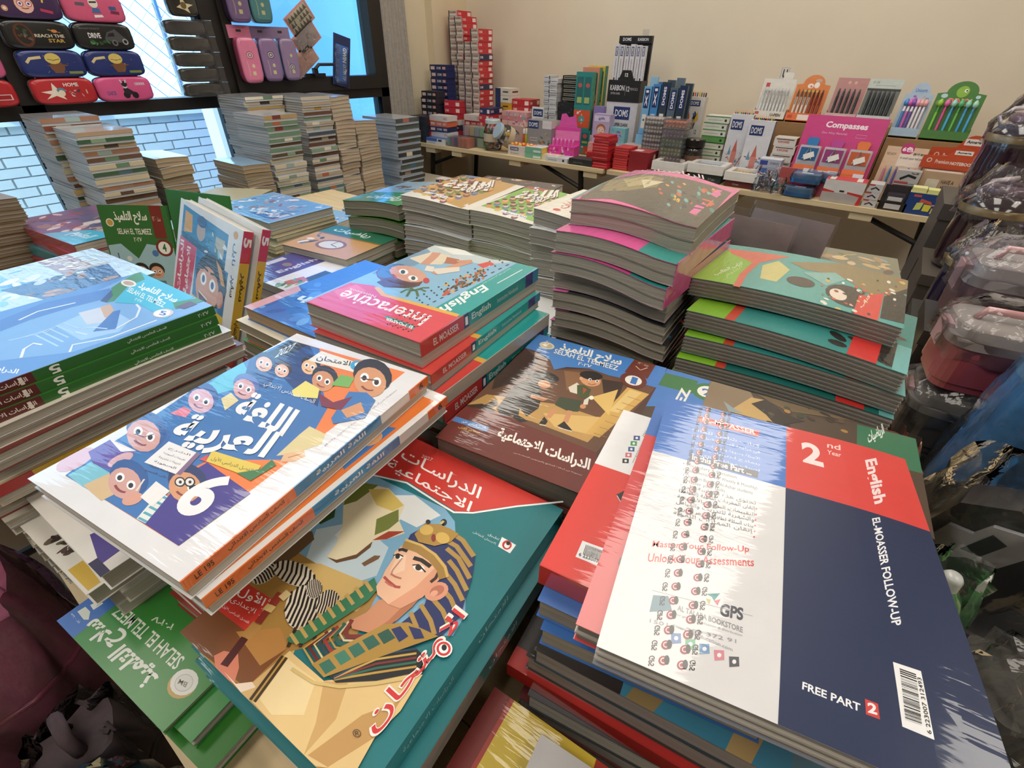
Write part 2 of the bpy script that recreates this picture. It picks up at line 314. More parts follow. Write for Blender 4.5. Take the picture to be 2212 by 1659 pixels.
# flat cover print in 0.1 mm from the cover centre: p polygon, e ellipse (centre, two half axes), s stroke (width first), t lettering (baseline start, end, top)
ART = {'ph': '''p 127880 -990 -1375 990 -1375 990 1375 -990 1375
p a0763e -990 -1375 -250 -1375 -250 100 -990 300
p d9b478 -990 -1375 100 -1375 -200 -800 -990 -620
p 7fb4d6 -990 665 -16 734 169 660 308 498 729 94 827 -51 846 -234 339 -559 -695 -599 -990 -472
p 9a6a38 -990 -1375 -990 -1332 -969 -1323 -71 -1298 990 -1334 990 -1375
p c8dbe6 -890 -139 -640 137 -163 88 -45 -180 -222 -431 -677 -445
p e9eef0 -690 -93 -719 484 -388 699 6 643 -97 402 -294 389 -413 -73
p a9813f -990 -1375 -990 -412 -586 -387 67 -244 206 -645 -140 -1012 -179 -1337 -426 -1375
p d9b873 -797 -523 -556 -367 53 -254 56 -506 -420 -646
p 7d4a26 -990 -1375 -990 -1162 -986 -1115 -514 -1031 -166 -993 -179 -1337 -719 -1375
p b98445 -618 -1136 -353 -928 -166 -993 -230 -1190
p 2f4a22 -990 -72 -990 189 -859 53 -906 -79
p eadfbd -990 371 -940 541 -683 622 -383 543 -311 379 -146 287 -242 143 -336 55 -347 -133 -452 -275 -561 -296 -603 -144 -699 13 -923 224 -990 318
p 6f7c34 -990 319 -990 371 -940 541 -803 596 -832 314 -903 206
p d9c168 -850 497 -673 612 -392 537 -431 420 -622 388
p 75803c -493 261 -398 471 -294 361 -308 237 -370 114
p a8402c -291 220 -162 304 -242 143 -345 63
p 6b4a30 -561 -291 -465 -264 -356 -126 -336 55 -303 -3 -324 -155 -439 -286
p 7d5a3c -247 -167 -209 -44 -160 -17 -151 -51 -201 -174
p 6e5236 -990 -560 -990 -246 -903 -176 -812 -226 -807 -430 -828 -542 -918 -600
e e6dcc8 -881 -696 16 112 90 -18
s 1c1714 13 -936 -784 -894 -782 -855 -799
s 1c1714 13 -956 -756 -890 -758 -828 -780
s 1c1714 13 -966 -729 -887 -734 -812 -759
s 1c1714 13 -970 -704 -883 -710 -802 -736
s 1c1714 13 -969 -679 -880 -686 -796 -713
s 1c1714 13 -964 -654 -877 -662 -794 -688
s 1c1714 13 -954 -631 -873 -637 -797 -663
s 1c1714 13 -937 -609 -870 -612 -806 -636
s 1c1714 13 -909 -588 -866 -587 -826 -606
e e6dcc8 -667 -558 213 50 62 -89
s 1c1714 20 -890 -562 -839 -599 -829 -644
s 1c1714 20 -860 -526 -791 -587 -764 -656
s 1c1714 20 -820 -501 -743 -576 -707 -657
s 1c1714 20 -776 -483 -695 -565 -656 -652
s 1c1714 20 -729 -470 -648 -553 -608 -643
s 1c1714 19 -679 -461 -601 -542 -563 -629
s 1c1714 19 -626 -457 -554 -531 -522 -612
s 1c1714 19 -570 -459 -507 -520 -484 -588
s 1c1714 19 -507 -472 -461 -509 -454 -554
e e6dcc8 -332 -715 169 43 102 -158
s 1c1714 20 -536 -678 -468 -749 -434 -826
s 1c1714 20 -527 -623 -430 -740 -368 -858
s 1c1714 20 -504 -589 -392 -730 -317 -870
s 1c1714 20 -473 -566 -354 -721 -273 -871
s 1c1714 20 -436 -553 -317 -711 -235 -865
s 1c1714 20 -395 -548 -279 -702 -201 -852
s 1c1714 20 -347 -551 -242 -692 -173 -832
s 1c1714 19 -294 -566 -205 -683 -150 -801
s 1c1714 19 -228 -602 -168 -674 -139 -750
e e6dcc8 -179 -596 102 34 77 -107
s 1c1714 13 -307 -576 -260 -623 -233 -675
s 1c1714 13 -306 -539 -238 -615 -190 -695
s 1c1714 13 -294 -515 -215 -608 -157 -702
s 1c1714 13 -277 -499 -192 -600 -129 -703
s 1c1714 13 -256 -489 -170 -593 -106 -698
s 1c1714 13 -231 -484 -147 -586 -86 -688
s 1c1714 13 -201 -485 -125 -578 -69 -673
s 1c1714 13 -167 -494 -102 -571 -58 -651
s 1c1714 13 -124 -516 -80 -563 -55 -615
e e6dcc8 -394 -564 67 28 61 -67
s 1c1714 8 -482 -557 -448 -586 -425 -619
s 1c1714 8 -484 -533 -433 -580 -394 -630
s 1c1714 8 -478 -517 -418 -573 -371 -633
s 1c1714 8 -468 -505 -403 -567 -352 -632
s 1c1714 8 -455 -498 -388 -561 -336 -628
s 1c1714 8 -438 -493 -374 -555 -323 -620
s 1c1714 8 -418 -492 -359 -549 -313 -609
s 1c1714 8 -395 -496 -344 -543 -307 -594
s 1c1714 8 -363 -508 -329 -537 -308 -570
s 2a211a 26 -246 -859 -166 -993
s 2a211a 26 -152 -837 -88 -943
s 2a211a 26 -99 -783 -35 -854
p d93a30 -990 -1098 -990 -845 -558 -808 -552 -1093 -986 -1115
t ffffff 1 -902 -956 -623 -912 -946 -864|الأول
t ffffff 0 -893 -1024 -624 -984 -915 -975|الإعدادى
t ffffff 0 -900 -1081 -590 -1051 -919 -1056|الفصل الدراسى الأول
t ffffff 0 -547 -964 -549 -834 -634 -950|الصف
p d9846a -500 -1375 -588 -1334 -559 -1272 -449 -1227 -349 -1283 -277 -1368 -336 -1375
p f0ddc8 -178 -1375 -416 -1359 -265 -1360 -179 -1289 -59 -1306 -166 -1375
s 4a1618 67 -456 -1335 -515 -1126
s b98a4a 97 -515 -1126 -530 -1003
s 8a2a22 60 -530 -1003 -568 -867
s d8b878 90 -558 -902 -569 -847
s 9a3428 70 -569 -847 -599 -739
s e0c890 71 -553 -773 -550 -697
p d9b478 -182 -1375 -179 -1368 -106 -1274 773 -1336 919 -1375
p e9c98c -128 -1004 -129 -1159 -61 -1368 240 -1375 472 -1375 627 -1374 864 -1253 829 -1043 867 -850 841 -587 709 -639 263 -1006
p d3aa6c 263 -1006 421 -921 528 -1124 513 -1375 512 -1375 431 -1214
p f3dba6 -90 -1050 214 -1037 322 -1227 135 -1346 -24 -1330
p c99c5e 661 -1010 823 -803 841 -1036 696 -1335 535 -1363
s 3c2a14 61 -122 -1052 -93 -1185 -55 -1364
s c09a4a 15 -122 -1052 -93 -1185 -55 -1364
p 1d2b66 -38 169 -82 301 -14 484 210 545 429 510 587 420 683 243 754 46 800 -69 779 -277 641 -475 480 -614 427 -427 494 -163 420 28
s b3904a 46 204 431 370 433 605 334
s b3904a 44 305 365 464 341 668 233
s b3904a 43 401 275 524 234 714 128
s b3904a 41 474 154 593 117 740 37
s b3904a 40 503 36 644 -4 762 -73
s b3904a 39 490 -81 654 -123 769 -188
s b3904a 38 466 -181 625 -241 725 -311
s b3904a 37 443 -278 562 -340 660 -427
s b3904a 47 225 527 377 516 567 432
p 2f7a55 -225 -958 -165 -729 -39 -211 66 -267 75 -391 -81 -911 -179 -965
s c5a560 26 -232 -916 -118 -939
s c5a560 26 -215 -843 -100 -867
s c5a560 27 -198 -768 -82 -793
s c5a560 27 -180 -691 -63 -718
s c5a560 28 -162 -612 -44 -641
s c5a560 28 -144 -532 -24 -562
s c5a560 29 -125 -449 -4 -481
s c5a560 29 -105 -364 17 -399
s c5a560 30 -85 -277 38 -314
p cf8f6c 145 -346 391 9 421 -231 393 -390 274 -582 143 -628 79 -592 138 -474
p b87552 350 -298 425 -58 421 -231 373 -461 295 -559 338 -425
p f0bf9e -61 167 27 263 322 200 454 95 442 -25 422 -157 350 -298 241 -326 99 -311 38 -263 20 -173 -7 -109 -33 20 -70 71
p e2a281 328 -76 348 168 447 91 439 -125 347 -295 241 -326
p f8d2b6 -10 34 37 115 135 -17 88 -94 30 -85
e e39f82 503 -19 50 90 73 -39
e c0735a 503 -12 31 55 40 -22
e e8ab8e 498 -44 16 29 23 -12
s 1a1210 32 -54 107 -29 133 23 144
s 1a1210 39 117 121 195 142 306 136
e ffffff -7 57 41 12 13 -23
e 1f120d -13 53 18 12 17 -19
e ffffff 226 70 56 12 13 -30
e 2a1810 222 70 24 16 20 -23
s 140c0a 13 161 59 202 93 305 69
s 140c0a 12 -51 38 -31 76 31 81
s c98a6c 14 35 64 48 -73 66 -109
s b5705a 15 58 -109 112 -107 169 -93
s b04a42 24 28 -161 92 -172 179 -177 219 -158
s c96a5e 17 70 -187 122 -191 161 -184
s 3a1c14 29 405 18 417 72 402 131
s a8823c 94 -60 194 97 225 258 220 399 177 481 112
s d9b667 25 -78 227 90 262 259 253 418 201 500 136
p b08a3e -50 321 -47 463 68 537 203 554 304 550 296 437 198 321 43 274
e d8b45c 16 419 55 36 39 -46
e 8a3020 132 385 19 12 29 -35
e 2c5a4a 190 449 22 15 26 -32
e d8b45c 204 431 71 13 22 -56
e 20242e 86 592 26 17 27 -34
e 20242e -33 500 20 13 19 -22
s d9c07a 26 84 548 86 592
s 7a1f1e 37 87 -577 114 -675 165 -690 257 -630
s d8c8a0 17 74 -602 93 -708 159 -727 274 -660
s 1f5c4e 33 62 -627 72 -741 153 -763 291 -689
s b8953f 15 49 -651 51 -774 147 -799 307 -717
s 9c2c26 29 37 -675 30 -807 141 -835 323 -746
s 20404a 29 25 -700 9 -839 136 -870 338 -774
s e2cf98 15 13 -724 -11 -871 130 -905 354 -801
s 6a1c1c 26 1 -747 -32 -903 125 -940 369 -828
s c6a14a 16 -11 -771 -52 -935 119 -974 384 -855
p 101418 255 -963 441 -639 678 -470 791 -485 794 -601 584 -801 348 -968
s c39a45 16 319 -962 544 -761 766 -569
s 2c6a58 16 316 -959 521 -739 745 -545
s 7c2a2a 16 313 -956 499 -717 723 -521
s c9a555 16 310 -954 475 -694 702 -497
s 1f3c58 16 306 -951 452 -671 680 -472
s dcc07c 21 -4 -1079 213 -1054 395 -972 599 -815 780 -651
p b08a3c 98 -980 163 -808 334 -467 486 -350 762 -306 571 -556 247 -992
p 2c6d5c 142 -952 176 -882 273 -898 241 -971
p 3a7f68 186 -847 220 -775 319 -793 286 -868
p 2c6d5c 233 -751 269 -678 368 -697 334 -775
p 286254 281 -652 321 -574 421 -595 382 -677
p 205548 345 -555 387 -475 486 -498 446 -582
p 1d2b66 410 -466 454 -409 563 -434 535 -507
p 1d2b66 508 -374 605 -341 679 -378 618 -426
t fff6ee 4 849 -1071 891 -41 671 -1047|الامتحان
t d8363a 1 843 -1051 880 -67 684 -1032|الامتحان
e ffffff 856 -359 57 37 41 -51
e d8363a 856 -359 47 30 34 -42
e ffffff 856 -359 31 20 23 -28
e 1b1b20 854 -350 17 11 15 -19
t 3a3028 0 717 -1135 758 -1102 671 -1110|®
s ffffff 21 -1025 650 -577 784 -109 752 92 744 257 842 584 1155 952 1466
p d93c34 -990 1373 -899 1375 824 1375 577 1166 248 854 101 765 -100 773 -571 808 -990 676
t ffffff 1 -892 989 210 975 -959 1183|الدراسـات
t ffffff 1 -930 814 225 800 -978 972|الاجتماعية
t ffe0da 0 -705 1162 -562 1178 -722 1209|2027
p f4f6f6 660 759 821 755 822 647 687 650
e c8342e 749 709 38 25 28 -44
e f4f6f6 752 705 22 14 17 -26
e 16181c 749 730 16 10 12 -19
t d8efee 0 533 698 656 697 529 737|تطبيق
t d8efee 0 397 643 657 644 389 674|الامتحان التفاعلى''',
'a6': '''p e6e5e8 -990 -1400 990 -1400 990 1400 -990 1400
p f08038 -950 1240 738 1342 720 -1226 -760 -1237
p 3b74b8 -990 653 -950 1240 -467 1263 178 675 470 452 778 -201 421 -393 102 -592 58 -773 333 -1225 -760 -1237 -819 -1058 -887 -524 -980 -34 -990 152
p 7fc4d8 -743 -1228 -749 -1048 -315 -1049 -304 -1188 -487 -1238
p d9b98a -510 -1227 -470 -1056 -169 -1069 -208 -1252
p 57b7cf -990 372 -990 630 -532 412 -703 78 -922 77
p 2a4f8e -990 714 -990 831 -962 864 -480 700 -334 397 -641 353
p 24407c -899 1240 -622 1257 13 880 361 429 -83 533 -707 760
p 2b2b33 -914 1238 -649 1253 -678 872 -927 809
t e6e8f2 1 -754 854 -716 1075 -855 1025|2027
p 24365e -646 771 -614 714 -619 669 -658 643 -725 642 -808 667 -891 712 -957 770 -990 824 -990 879 -950 905 -879 905 -792 878 -709 830
e e9b9a0 -753 715 125 1 98 -115
e ffffff -814 728 33 0 31 -36
e 201a1a -811 724 18 0 18 -21
e ffffff -715 729 33 0 30 -36
e 201a1a -712 725 18 0 17 -21
s 8a3a30 14 -753 660 -721 650 -695 646 -675 650 -661 661
e 2a2024 -303 969 141 -1 94 -129
e f0c090 -263 913 115 -1 82 -114
e ffffff -318 927 30 0 26 -36
e 201a1a -315 923 16 0 15 -21
e ffffff -228 927 30 0 25 -35
e 201a1a -225 923 16 0 15 -20
s 8a3a30 13 -266 860 -238 849 -214 846 -195 849 -182 860
e 4a3024 -505 760 129 1 89 -112
e eebfa8 -467 712 104 1 78 -98
e ffffff -518 724 28 0 25 -31
e 201a1a -515 720 15 0 14 -18
e ffffff -436 725 27 0 24 -31
e 201a1a -433 721 15 0 14 -18
s 8a3a30 11 -469 666 -443 657 -421 654 -404 657 -392 667
p f0ede6 -387 1006 -403 1231 296 1237 307 1075
e 35a5d8 181 1189 66 36 73 -80
e f4f4f4 181 1208 35 19 34 -37
t 20242a 1 -300 1040 132 1116 -367 1150|الامتحان
e 2c2420 32 855 197 -18 101 -170
e d8966a 75 782 160 -14 89 -148
e ffffff 1 806 43 -4 29 -47
e 201a1a 4 800 23 -2 16 -27
e ffffff 128 794 42 -4 27 -46
e 201a1a 131 789 23 -2 16 -27
s 8a3a30 16 58 717 96 701 128 694 155 696 176 707
p ece07a -73 498 -87 696 151 660 262 525 26 435
p 78b458 208 765 157 967 331 988 408 820
e 1c1a22 460 1128 268 -6 149 -263
e d99a6c 525 1014 216 -3 129 -227
e ffffff 422 1043 58 -1 42 -73
e 201a1a 427 1035 31 0 25 -42
e ffffff 595 1040 57 -1 40 -72
e 201a1a 599 1032 31 0 23 -42
s 8a3a30 24 507 906 558 885 602 877 637 884 665 905
p 3a78bc 617 356 458 767 631 841 802 779 900 508 698 299
p 7c2340 194 604 451 551 554 721 612 493 395 447
p d99a6c 612 493 693 683 837 579 750 428
s 5a3a2a 21 390 1020 490 1032 595 1068
p 2b4a90 -563 4 -529 -64 -545 -116 -608 -144 -708 -144 -826 -113 -941 -58 -990 -20 -990 173 -883 169 -758 133 -644 74
p d9a8b4 -548 -61 -516 -120 -526 -166 -576 -192 -656 -191 -753 -165 -849 -117 -925 -56 -963 6 -955 56 -902 83 -815 81 -713 51 -618 0
e ffffff -823 -41 50 -1 39 -43
e 201a1a -818 -46 27 0 22 -25
e ffffff -674 -43 49 -1 37 -43
e 201a1a -670 -48 26 0 21 -25
s 8a3a30 18 -745 -123 -699 -135 -662 -140 -631 -136 -608 -124
p e87a8a -807 -328 -795 -197 -668 -200 -617 -294
e 5a6cb0 -583 350 202 -10 117 -150
e dba6a8 -533 286 163 -7 103 -131
e ffffff -611 305 44 -2 33 -41
e 201a1a -607 300 24 -1 19 -24
e ffffff -481 299 43 -2 31 -41
e 201a1a -477 295 23 -1 18 -24
s 8a3a30 16 -545 226 -505 213 -472 208 -445 211 -424 222
p e8d8a0 -590 62 -593 176 -406 125 -384 -46
p 3a66ac -990 -604 -990 -571 -816 -418 -496 -506 -303 -698 -538 -796
p 33589c -495 -564 -454 -636 -474 -693 -550 -727 -668 -732 -809 -706 -948 -652 -990 -623 -990 -400 -877 -398 -727 -432 -591 -491
p d9a49c -477 -634 -440 -696 -452 -747 -512 -777 -607 -781 -723 -758 -837 -711 -927 -649 -974 -582 -965 -527 -900 -494 -795 -492 -673 -520 -559 -571
e ffffff -805 -627 60 2 46 -45
e 201a1a -799 -632 32 1 27 -26
e ffffff -628 -621 58 2 44 -44
e 201a1a -623 -626 31 1 25 -26
s 8a3a30 21 -712 -711 -658 -723 -613 -725 -577 -720 -550 -705
s 6a4a4a 12 -794 -666 -674 -648 -637 -582
p dcb8c8 -888 -951 -832 -981 -789 -1034 -768 -1098 -771 -1160 -798 -1209 -842 -1237 -897 -1237 -951 -1211 -990 -1167 -990 -978 -946 -950
p 6a52a8 -904 -993 -909 -814 -657 -860 -538 -796 -477 -1021 -709 -1053
p f0e8e8 -909 -814 -822 -803 -550 -789 -657 -860
e dcb0b8 -555 -917 19 92 75 -24
e 2f5a9e -287 -1000 256 -12 93 -130
e d8a49a -247 -1056 208 -9 81 -114
e ffffff -341 -1039 56 -2 27 -36
e 201a1a -338 -1043 31 -1 15 -21
e ffffff -174 -1046 54 -2 25 -35
e 201a1a -171 -1050 30 -1 14 -20
s 8a3a30 18 -286 -1107 -239 -1119 -198 -1124 -163 -1122 -132 -1113
e dba08c -14 -1126 31 60 71 -25
s e8e0d8 16 -71 -1064 -146 -958
p f2707a 324 -1205 209 -984 304 -933 411 -1199
p e8ece8 210 -1225 94 -976 289 -987 342 -1216
s 58aac0 18 213 -1212 334 -1204
s 58aac0 19 196 -1162 319 -1154
s 58aac0 19 179 -1110 303 -1103
s 58aac0 19 161 -1057 287 -1050
s 58aac0 19 143 -1003 271 -996
s 58aac0 20 125 -947 254 -941
p f2efee 19 -1085 -39 -926 162 -939 200 -1101
p 44358e 319 -1224 108 -772 128 -591 749 -654 720 -1226
e 2a3566 172 -798 207 24 124 -131
e dc9c70 225 -854 167 20 108 -114
e ffffff 146 -848 45 5 35 -36
e 201a1a 150 -853 24 3 20 -21
e ffffff 278 -832 44 5 33 -36
e 201a1a 282 -837 24 3 19 -21
s 8a3a30 16 215 -916 256 -922 290 -922 317 -915 337 -900
s 20242c 16 101 -851 192 -827 292 -810
e 20242c 142 -841 39 21 53 -35
e f0e8e0 142 -841 29 16 39 -25
e 20242c 147 -841 11 6 17 -11
e 20242c 213 -804 39 21 53 -35
e f0e8e0 213 -804 29 16 39 -26
e 20242c 217 -804 11 6 16 -11
p f3f1f3 -420 -581 -67 -557 26 -803 -342 -843
p 8a6a8c -67 -557 -14 -557 73 -791 26 -803
t 4a4a6a 0 -322 -651 -66 -621 -346 -624|الشرح
t 4a4a6a 0 -304 -704 -51 -674 -328 -677|تقييمات أسبوعية
t 4a4a6a 0 -286 -756 -37 -725 -310 -730|تدريبات متدرجة
t 4a4a6a 0 -269 -807 -23 -775 -292 -781|الصعوبة
t 4a4a6a 0 -253 -857 -9 -824 -275 -832|مراجعة شاملة
t 4a4a6a 0 -236 -905 5 -873 -258 -881|على المنهج
p d9534a 35 -600 46 -525 128 -591
p e6cb52 30 -476 567 -401 616 -538 109 -588
t 5a4a1a 0 139 -572 578 -508 99 -516|الفصل الدراسي الأول
p 3f7a48 594 -434 585 -305 673 -339 637 -564 460 -558
p e0d09a 575 -255 531 48 524 172 738 159 807 43 690 -165
p e8b88c 615 -205 727 -88 800 -134 768 -234 664 -290
s a87850 9 684 -224 751 -132
t f6f6fa 3 -287 -64 421 -58 -438 300|اللغة
t f6f6fa 3 -466 -641 543 -422 -625 -229|العربية
t f6f6fa 3 312 -1041 611 -1042 250 -606|6
t eef2fa 0 -399 402 313 410 -450 499|الصف السادس الابتدائي
t 6a6a78 0 865 -14 886 1019 836 0|مجموعة من أساتذة اللغة العربية والتعليم والتطوير''',
's1': '''p 4b2b1f -990 -1375 990 -1375 990 1375 -990 1375
p 6a4630 -990 62 -983 896 -522 762 -370 562 56 825 559 825 969 836 701 -762 -62 -689 -990 -695
p 3b2218 -990 776 -983 896 -682 708 -610 333 -701 25 -892 -266 -990 -6
p 8a6240 -240 608 93 727 548 600 431 240 -39 211
p 38241a 281 670 570 736 615 343 441 303
p c49a58 -990 -695 -990 -676 -893 -384 23 -127 654 -143 565 -619 -155 -593
p dfb870 -99 -383 632 -79 648 -460 133 -556
p d9ad5c 643 654 936 638 655 -479 490 -477
p e8c880 686 617 842 615 703 64 588 53
s a87c3c 10 705 450 874 445
s a87c3c 10 680 289 847 286
s a87c3c 10 657 134 821 132
s a87c3c 9 635 -16 796 -16
s a87c3c 9 613 -161 772 -160
s a87c3c 9 592 -301 748 -299
s a87c3c 9 571 -437 726 -433
p e6c070 307 214 551 541 617 -36
e fff6d8 308 200 26 15 16 -42
p 6c2a22 -954 -1375 -990 -1134 -990 -733 -676 -638 -62 -689 403 -709 717 -732 877 -1375
p 3c271c -990 -700 -990 -689 -844 -583 -621 -620 -659 -668
p 2a2420 -676 -23 -602 175 -406 128 -254 -85 -189 -327 -244 -541 -391 -439 -340 -569 -520 -682 -644 -580 -657 -252
p 4a3a2a -806 -589 -739 -413 -653 -504 -707 -642
e 15110f -406 349 191 27 40 -121
e 15110f -506 229 124 -41 11 -76
e cf946c -344 178 84 18 30 -86
p c08660 -394 -105 -155 -87 -199 -168 -374 -181
p 1c1614 -399 -549 -192 -613 -267 -680 -381 -643
e dca074 160 570 134 27 37 -139
e 16120f 127 681 152 40 30 -105
e e0aa80 34 547 22 12 14 -37
e ffffff 148 579 19 11 12 -32
e ffffff 243 591 19 11 11 -31
e 20140c 152 578 10 5 8 -21
e 20140c 245 589 10 5 8 -21
s 7a2c1c 13 159 481 212 473 252 521
p e4dccb -39 272 22 429 116 358 133 189 21 185
p 46552e 42 378 123 424 242 369 275 153 139 134
p b04a30 129 366 195 342 186 219
p 35432a -41 -163 -58 24 223 82 268 -152 150 -204
s d29468 64 1 -221 -12 -437
s d29468 64 171 -180 208 -416
p 1a1512 -57 -588 -58 -438 16 -498 19 -571
p 1a1512 149 -523 187 -403 338 -514 274 -538
s e9e2d8 14 -42 -604 32 -583
s e9e2d8 14 174 -546 338 -533
p e4dccb 244 108 277 211 318 38 267 9
e d29468 280 -25 33 19 17 -44
p 4583cc -990 1375 990 1375 990 1044 979 826 559 825 337 798 53 833 -248 712 -370 562 -522 762 -766 884 -990 892
p 6f3020 528 1375 835 1375 823 974 500 990
t e8d8c0 0 598 1285 749 1283 599 1340|منذ ١٩٦٠
s e0c8b0 14 593 1213 680 1141 750 1249
e e6dfcc -735 1115 118 13 32 -97
e cdbd96 -735 1115 90 10 24 -71
s f4f0e0 21 -762 1080 -730 1178
t f6f4ea 3 -516 1006 421 1030 -566 1311|سلاح التلميذ
t f2efe2 1 -563 968 406 970 -586 1093|SELAH EL TELMEEZ
t f2efe2 1 -138 844 56 849 -148 929|٢٠٢٧
e 6b2c20 664 853 178 22 33 -189
e f2efe6 667 844 112 14 20 -117
t 3f78c0 2 643 762 723 760 629 929|1
p 4a88cc -990 -952 -539 -929 -527 -1018 -990 -1042
t f4ecd8 1 -867 -1026 -554 -998 -887 -970|الفصل الدراسي الأول
t f0c040 1 -845 -1135 -571 -1101 -864 -1081|مجانًا مع الكتاب
t f0e8e0 0 -781 -1183 -608 -1168 -794 -1148|ملحق الإجابات
t fbf4ec 3 -373 -1083 742 -1072 -420 -863|الدراسات الاجتماعية
t e8d0c8 0 -85 -1186 698 -1144 -92 -1154|مجموعة من أساتذة المناهج والموجهين المتخصصين''',
'ia': '''p 8cbfdc -990 -1375 990 -1375 990 1375 -990 1375
p c9d6d6 990 -1077 990 -1375 -541 -1375 -231 -1033 307 -933 947 -918
p 5f7266 990 -1375 -442 -1375 -206 -1281 633 -1354 990 -1283
p eef0ea 974 -1274 556 -1375 397 -1375 125 -1262 447 -1114
p 7da0b8 990 -396 990 -1101 664 -897 638 -383 852 -114
p 6aa0cc 958 198 990 -166 990 -268 782 -287 736 165
p e9d9bd 922 -585 811 -1011 445 -1045 319 -662 561 -499
p b86a4a 460 -966 225 -989 109 -804 320 -726
p 6a4430 119 28 68 156 105 265 220 338 393 362 596 332 791 250 940 129 990 30 990 -78 977 -128 852 -208 659 -229 443 -187 251 -94
p 4a78a8 709 -279 634 -181 591 -58 586 65 619 166 682 226 765 236 852 191 928 101 976 -21 986 -149 955 -258 888 -324 800 -331
p 5a3a2a 660 394 639 214 126 144 126 301 446 463
p dea58a 173 -121 133 -18 163 71 256 129 397 147 559 120 714 53 830 -45 881 -153 854 -249 754 -312 601 -328 431 -294 278 -219
e ffffff 607 -109 -80 -15 -67 83
e 3a5a48 608 -97 -28 -19 -54 58
e ffffff 323 1 -81 -15 -61 79
e 3a5a48 320 -1 -27 -18 -50 56
s b4503c 34 678 56 590 96 503 150
e c83a34 109 -41 -39 -26 -65 77
e dea58a 271 -147 -46 -31 -56 65
s d79a7c 150 545 -510 644 -842 723 -1034
s d79a7c 133 172 -301 126 -666 27 -1022
s d79a7c 74 208 -900 27 -1056
p f0e2d2 478 -491 349 -515 235 -348 376 -313
p e8dccc 347 -424 30 -731 -78 -588 110 -313
s 55703c 36 25 311 132 361 126 478
s 55703c 36 25 311 54 371 -28 523
s 55703c 36 25 311 -23 319 -154 439
s 55703c 36 25 311 -30 233 -132 257
s 55703c 36 25 311 -22 176 -92 129
s 55703c 36 25 311 135 281 170 304
e 4a3626 -350 -99 -10 -44 -29 29
e d9b06a -403 -355 -6 -26 -24 25
e c85a3c -421 -752 -8 -35 -35 38
e c85a3c -361 -5 -6 -28 -18 17
e c85a3c -320 -667 -4 -20 -39 41
e c85a3c -352 -670 -9 -43 -41 44
e d9b06a -491 -365 -9 -40 -32 33
e 4a3626 -336 -842 -5 -23 -23 25
e d9b06a -442 39 -9 -39 -37 36
e c85a3c -436 -157 -6 -28 -32 31
e 5a6a72 -471 -265 -10 -45 -19 19
e 5a6a72 -369 -113 -5 -22 -39 38
e c85a3c -519 -579 -5 -22 -34 37
e 4a3626 -496 -278 -6 -26 -19 20
e 7a5230 -524 -458 -7 -29 -20 21
e d9b06a -300 -822 -9 -46 -42 46
e 7a5230 -345 70 -6 -27 -32 30
e 4a3626 -471 -233 -7 -33 -41 42
e c85a3c -249 -298 -7 -34 -43 42
e 4a3626 -375 -793 -5 -25 -20 22
e b98a4a -368 -694 -10 -49 -29 31
e 5a6a72 -369 -283 -10 -44 -35 35
e c85a3c -430 127 -6 -24 -32 30
e d9b06a -495 -361 -11 -48 -30 32
e d9b06a -259 -519 -10 -50 -27 28
e b98a4a -376 -195 -4 -19 -33 33
e 4a3626 -407 -239 -8 -36 -25 25
e 5a6a72 -389 -285 -4 -18 -27 27
e c85a3c -337 -492 -6 -29 -28 29
e c85a3c -318 -211 -5 -25 -38 37
e c85a3c -395 81 -8 -36 -21 20
e 4a3626 -405 -274 -5 -25 -23 23
e 7a5230 -407 -209 -8 -35 -41 41
e b98a4a -324 -557 -4 -21 -38 39
e 4a3626 -353 -76 -5 -23 -21 20
e c85a3c -300 -444 -5 -24 -26 26
e c85a3c -439 -532 -6 -29 -22 23
e 4a3626 -412 -68 -7 -30 -33 32
e 7a5230 -361 -133 -10 -45 -22 21
e c85a3c -413 191 -10 -44 -27 25
e b98a4a -522 -559 -4 -19 -29 31
e 4a3626 -457 -452 -8 -35 -40 42
e 4a3626 -495 -507 -5 -22 -24 26
e c85a3c -385 130 -10 -42 -38 36
e 7a5230 -435 -632 -7 -34 -22 23
e 7a5230 -309 -407 -7 -35 -29 30
e 4a3626 -448 -654 -5 -23 -43 46
e 7a5230 -445 -258 -6 -28 -23 23
e b98a4a -446 -252 -6 -25 -24 25
e 7a5230 -326 -777 -7 -36 -34 37
e b98a4a -416 -163 -6 -25 -30 30
e 7a5230 -354 -268 -10 -44 -37 37
e d9b06a -215 -95 -10 -46 -40 38
e 4a3626 -324 6 -5 -21 -20 19
e 4a3626 -331 -263 -6 -29 -23 23
e c85a3c -262 -299 -4 -18 -37 36
e 7a5230 -420 -546 -7 -30 -33 35
e 7a5230 -374 -597 -8 -39 -30 31
e 5a6a72 -354 -220 -6 -27 -41 41
e b98a4a -246 -407 -7 -35 -37 37
s 22303a 24 -428 605 -431 544
e 2a3a44 -323 548 -11 -7 -18 20
e 2a3a44 -247 515 -11 -7 -18 21
e 2a3a44 -169 481 -11 -7 -18 21
s 22303a 25 -436 468 -440 405
e 2a3a44 -330 408 -11 -7 -18 21
e 2a3a44 -253 373 -11 -7 -18 22
e 2a3a44 -174 338 -11 -8 -19 22
s 22303a 25 -445 327 -448 262
e 2a3a44 -337 263 -11 -8 -18 22
e 2a3a44 -259 227 -11 -8 -18 22
e 2a3a44 -179 190 -12 -8 -19 23
s 22303a 26 -453 181 -457 114
e 2a3a44 -344 115 -12 -8 -18 23
e 2a3a44 -265 76 -12 -8 -19 23
e 2a3a44 -184 37 -12 -8 -19 24
s 22303a 27 -462 31 -467 -38
e 2a3a44 -352 -39 -12 -8 -19 24
e 2a3a44 -271 -79 -12 -8 -19 24
e 2a3a44 -189 -121 -12 -8 -20 25
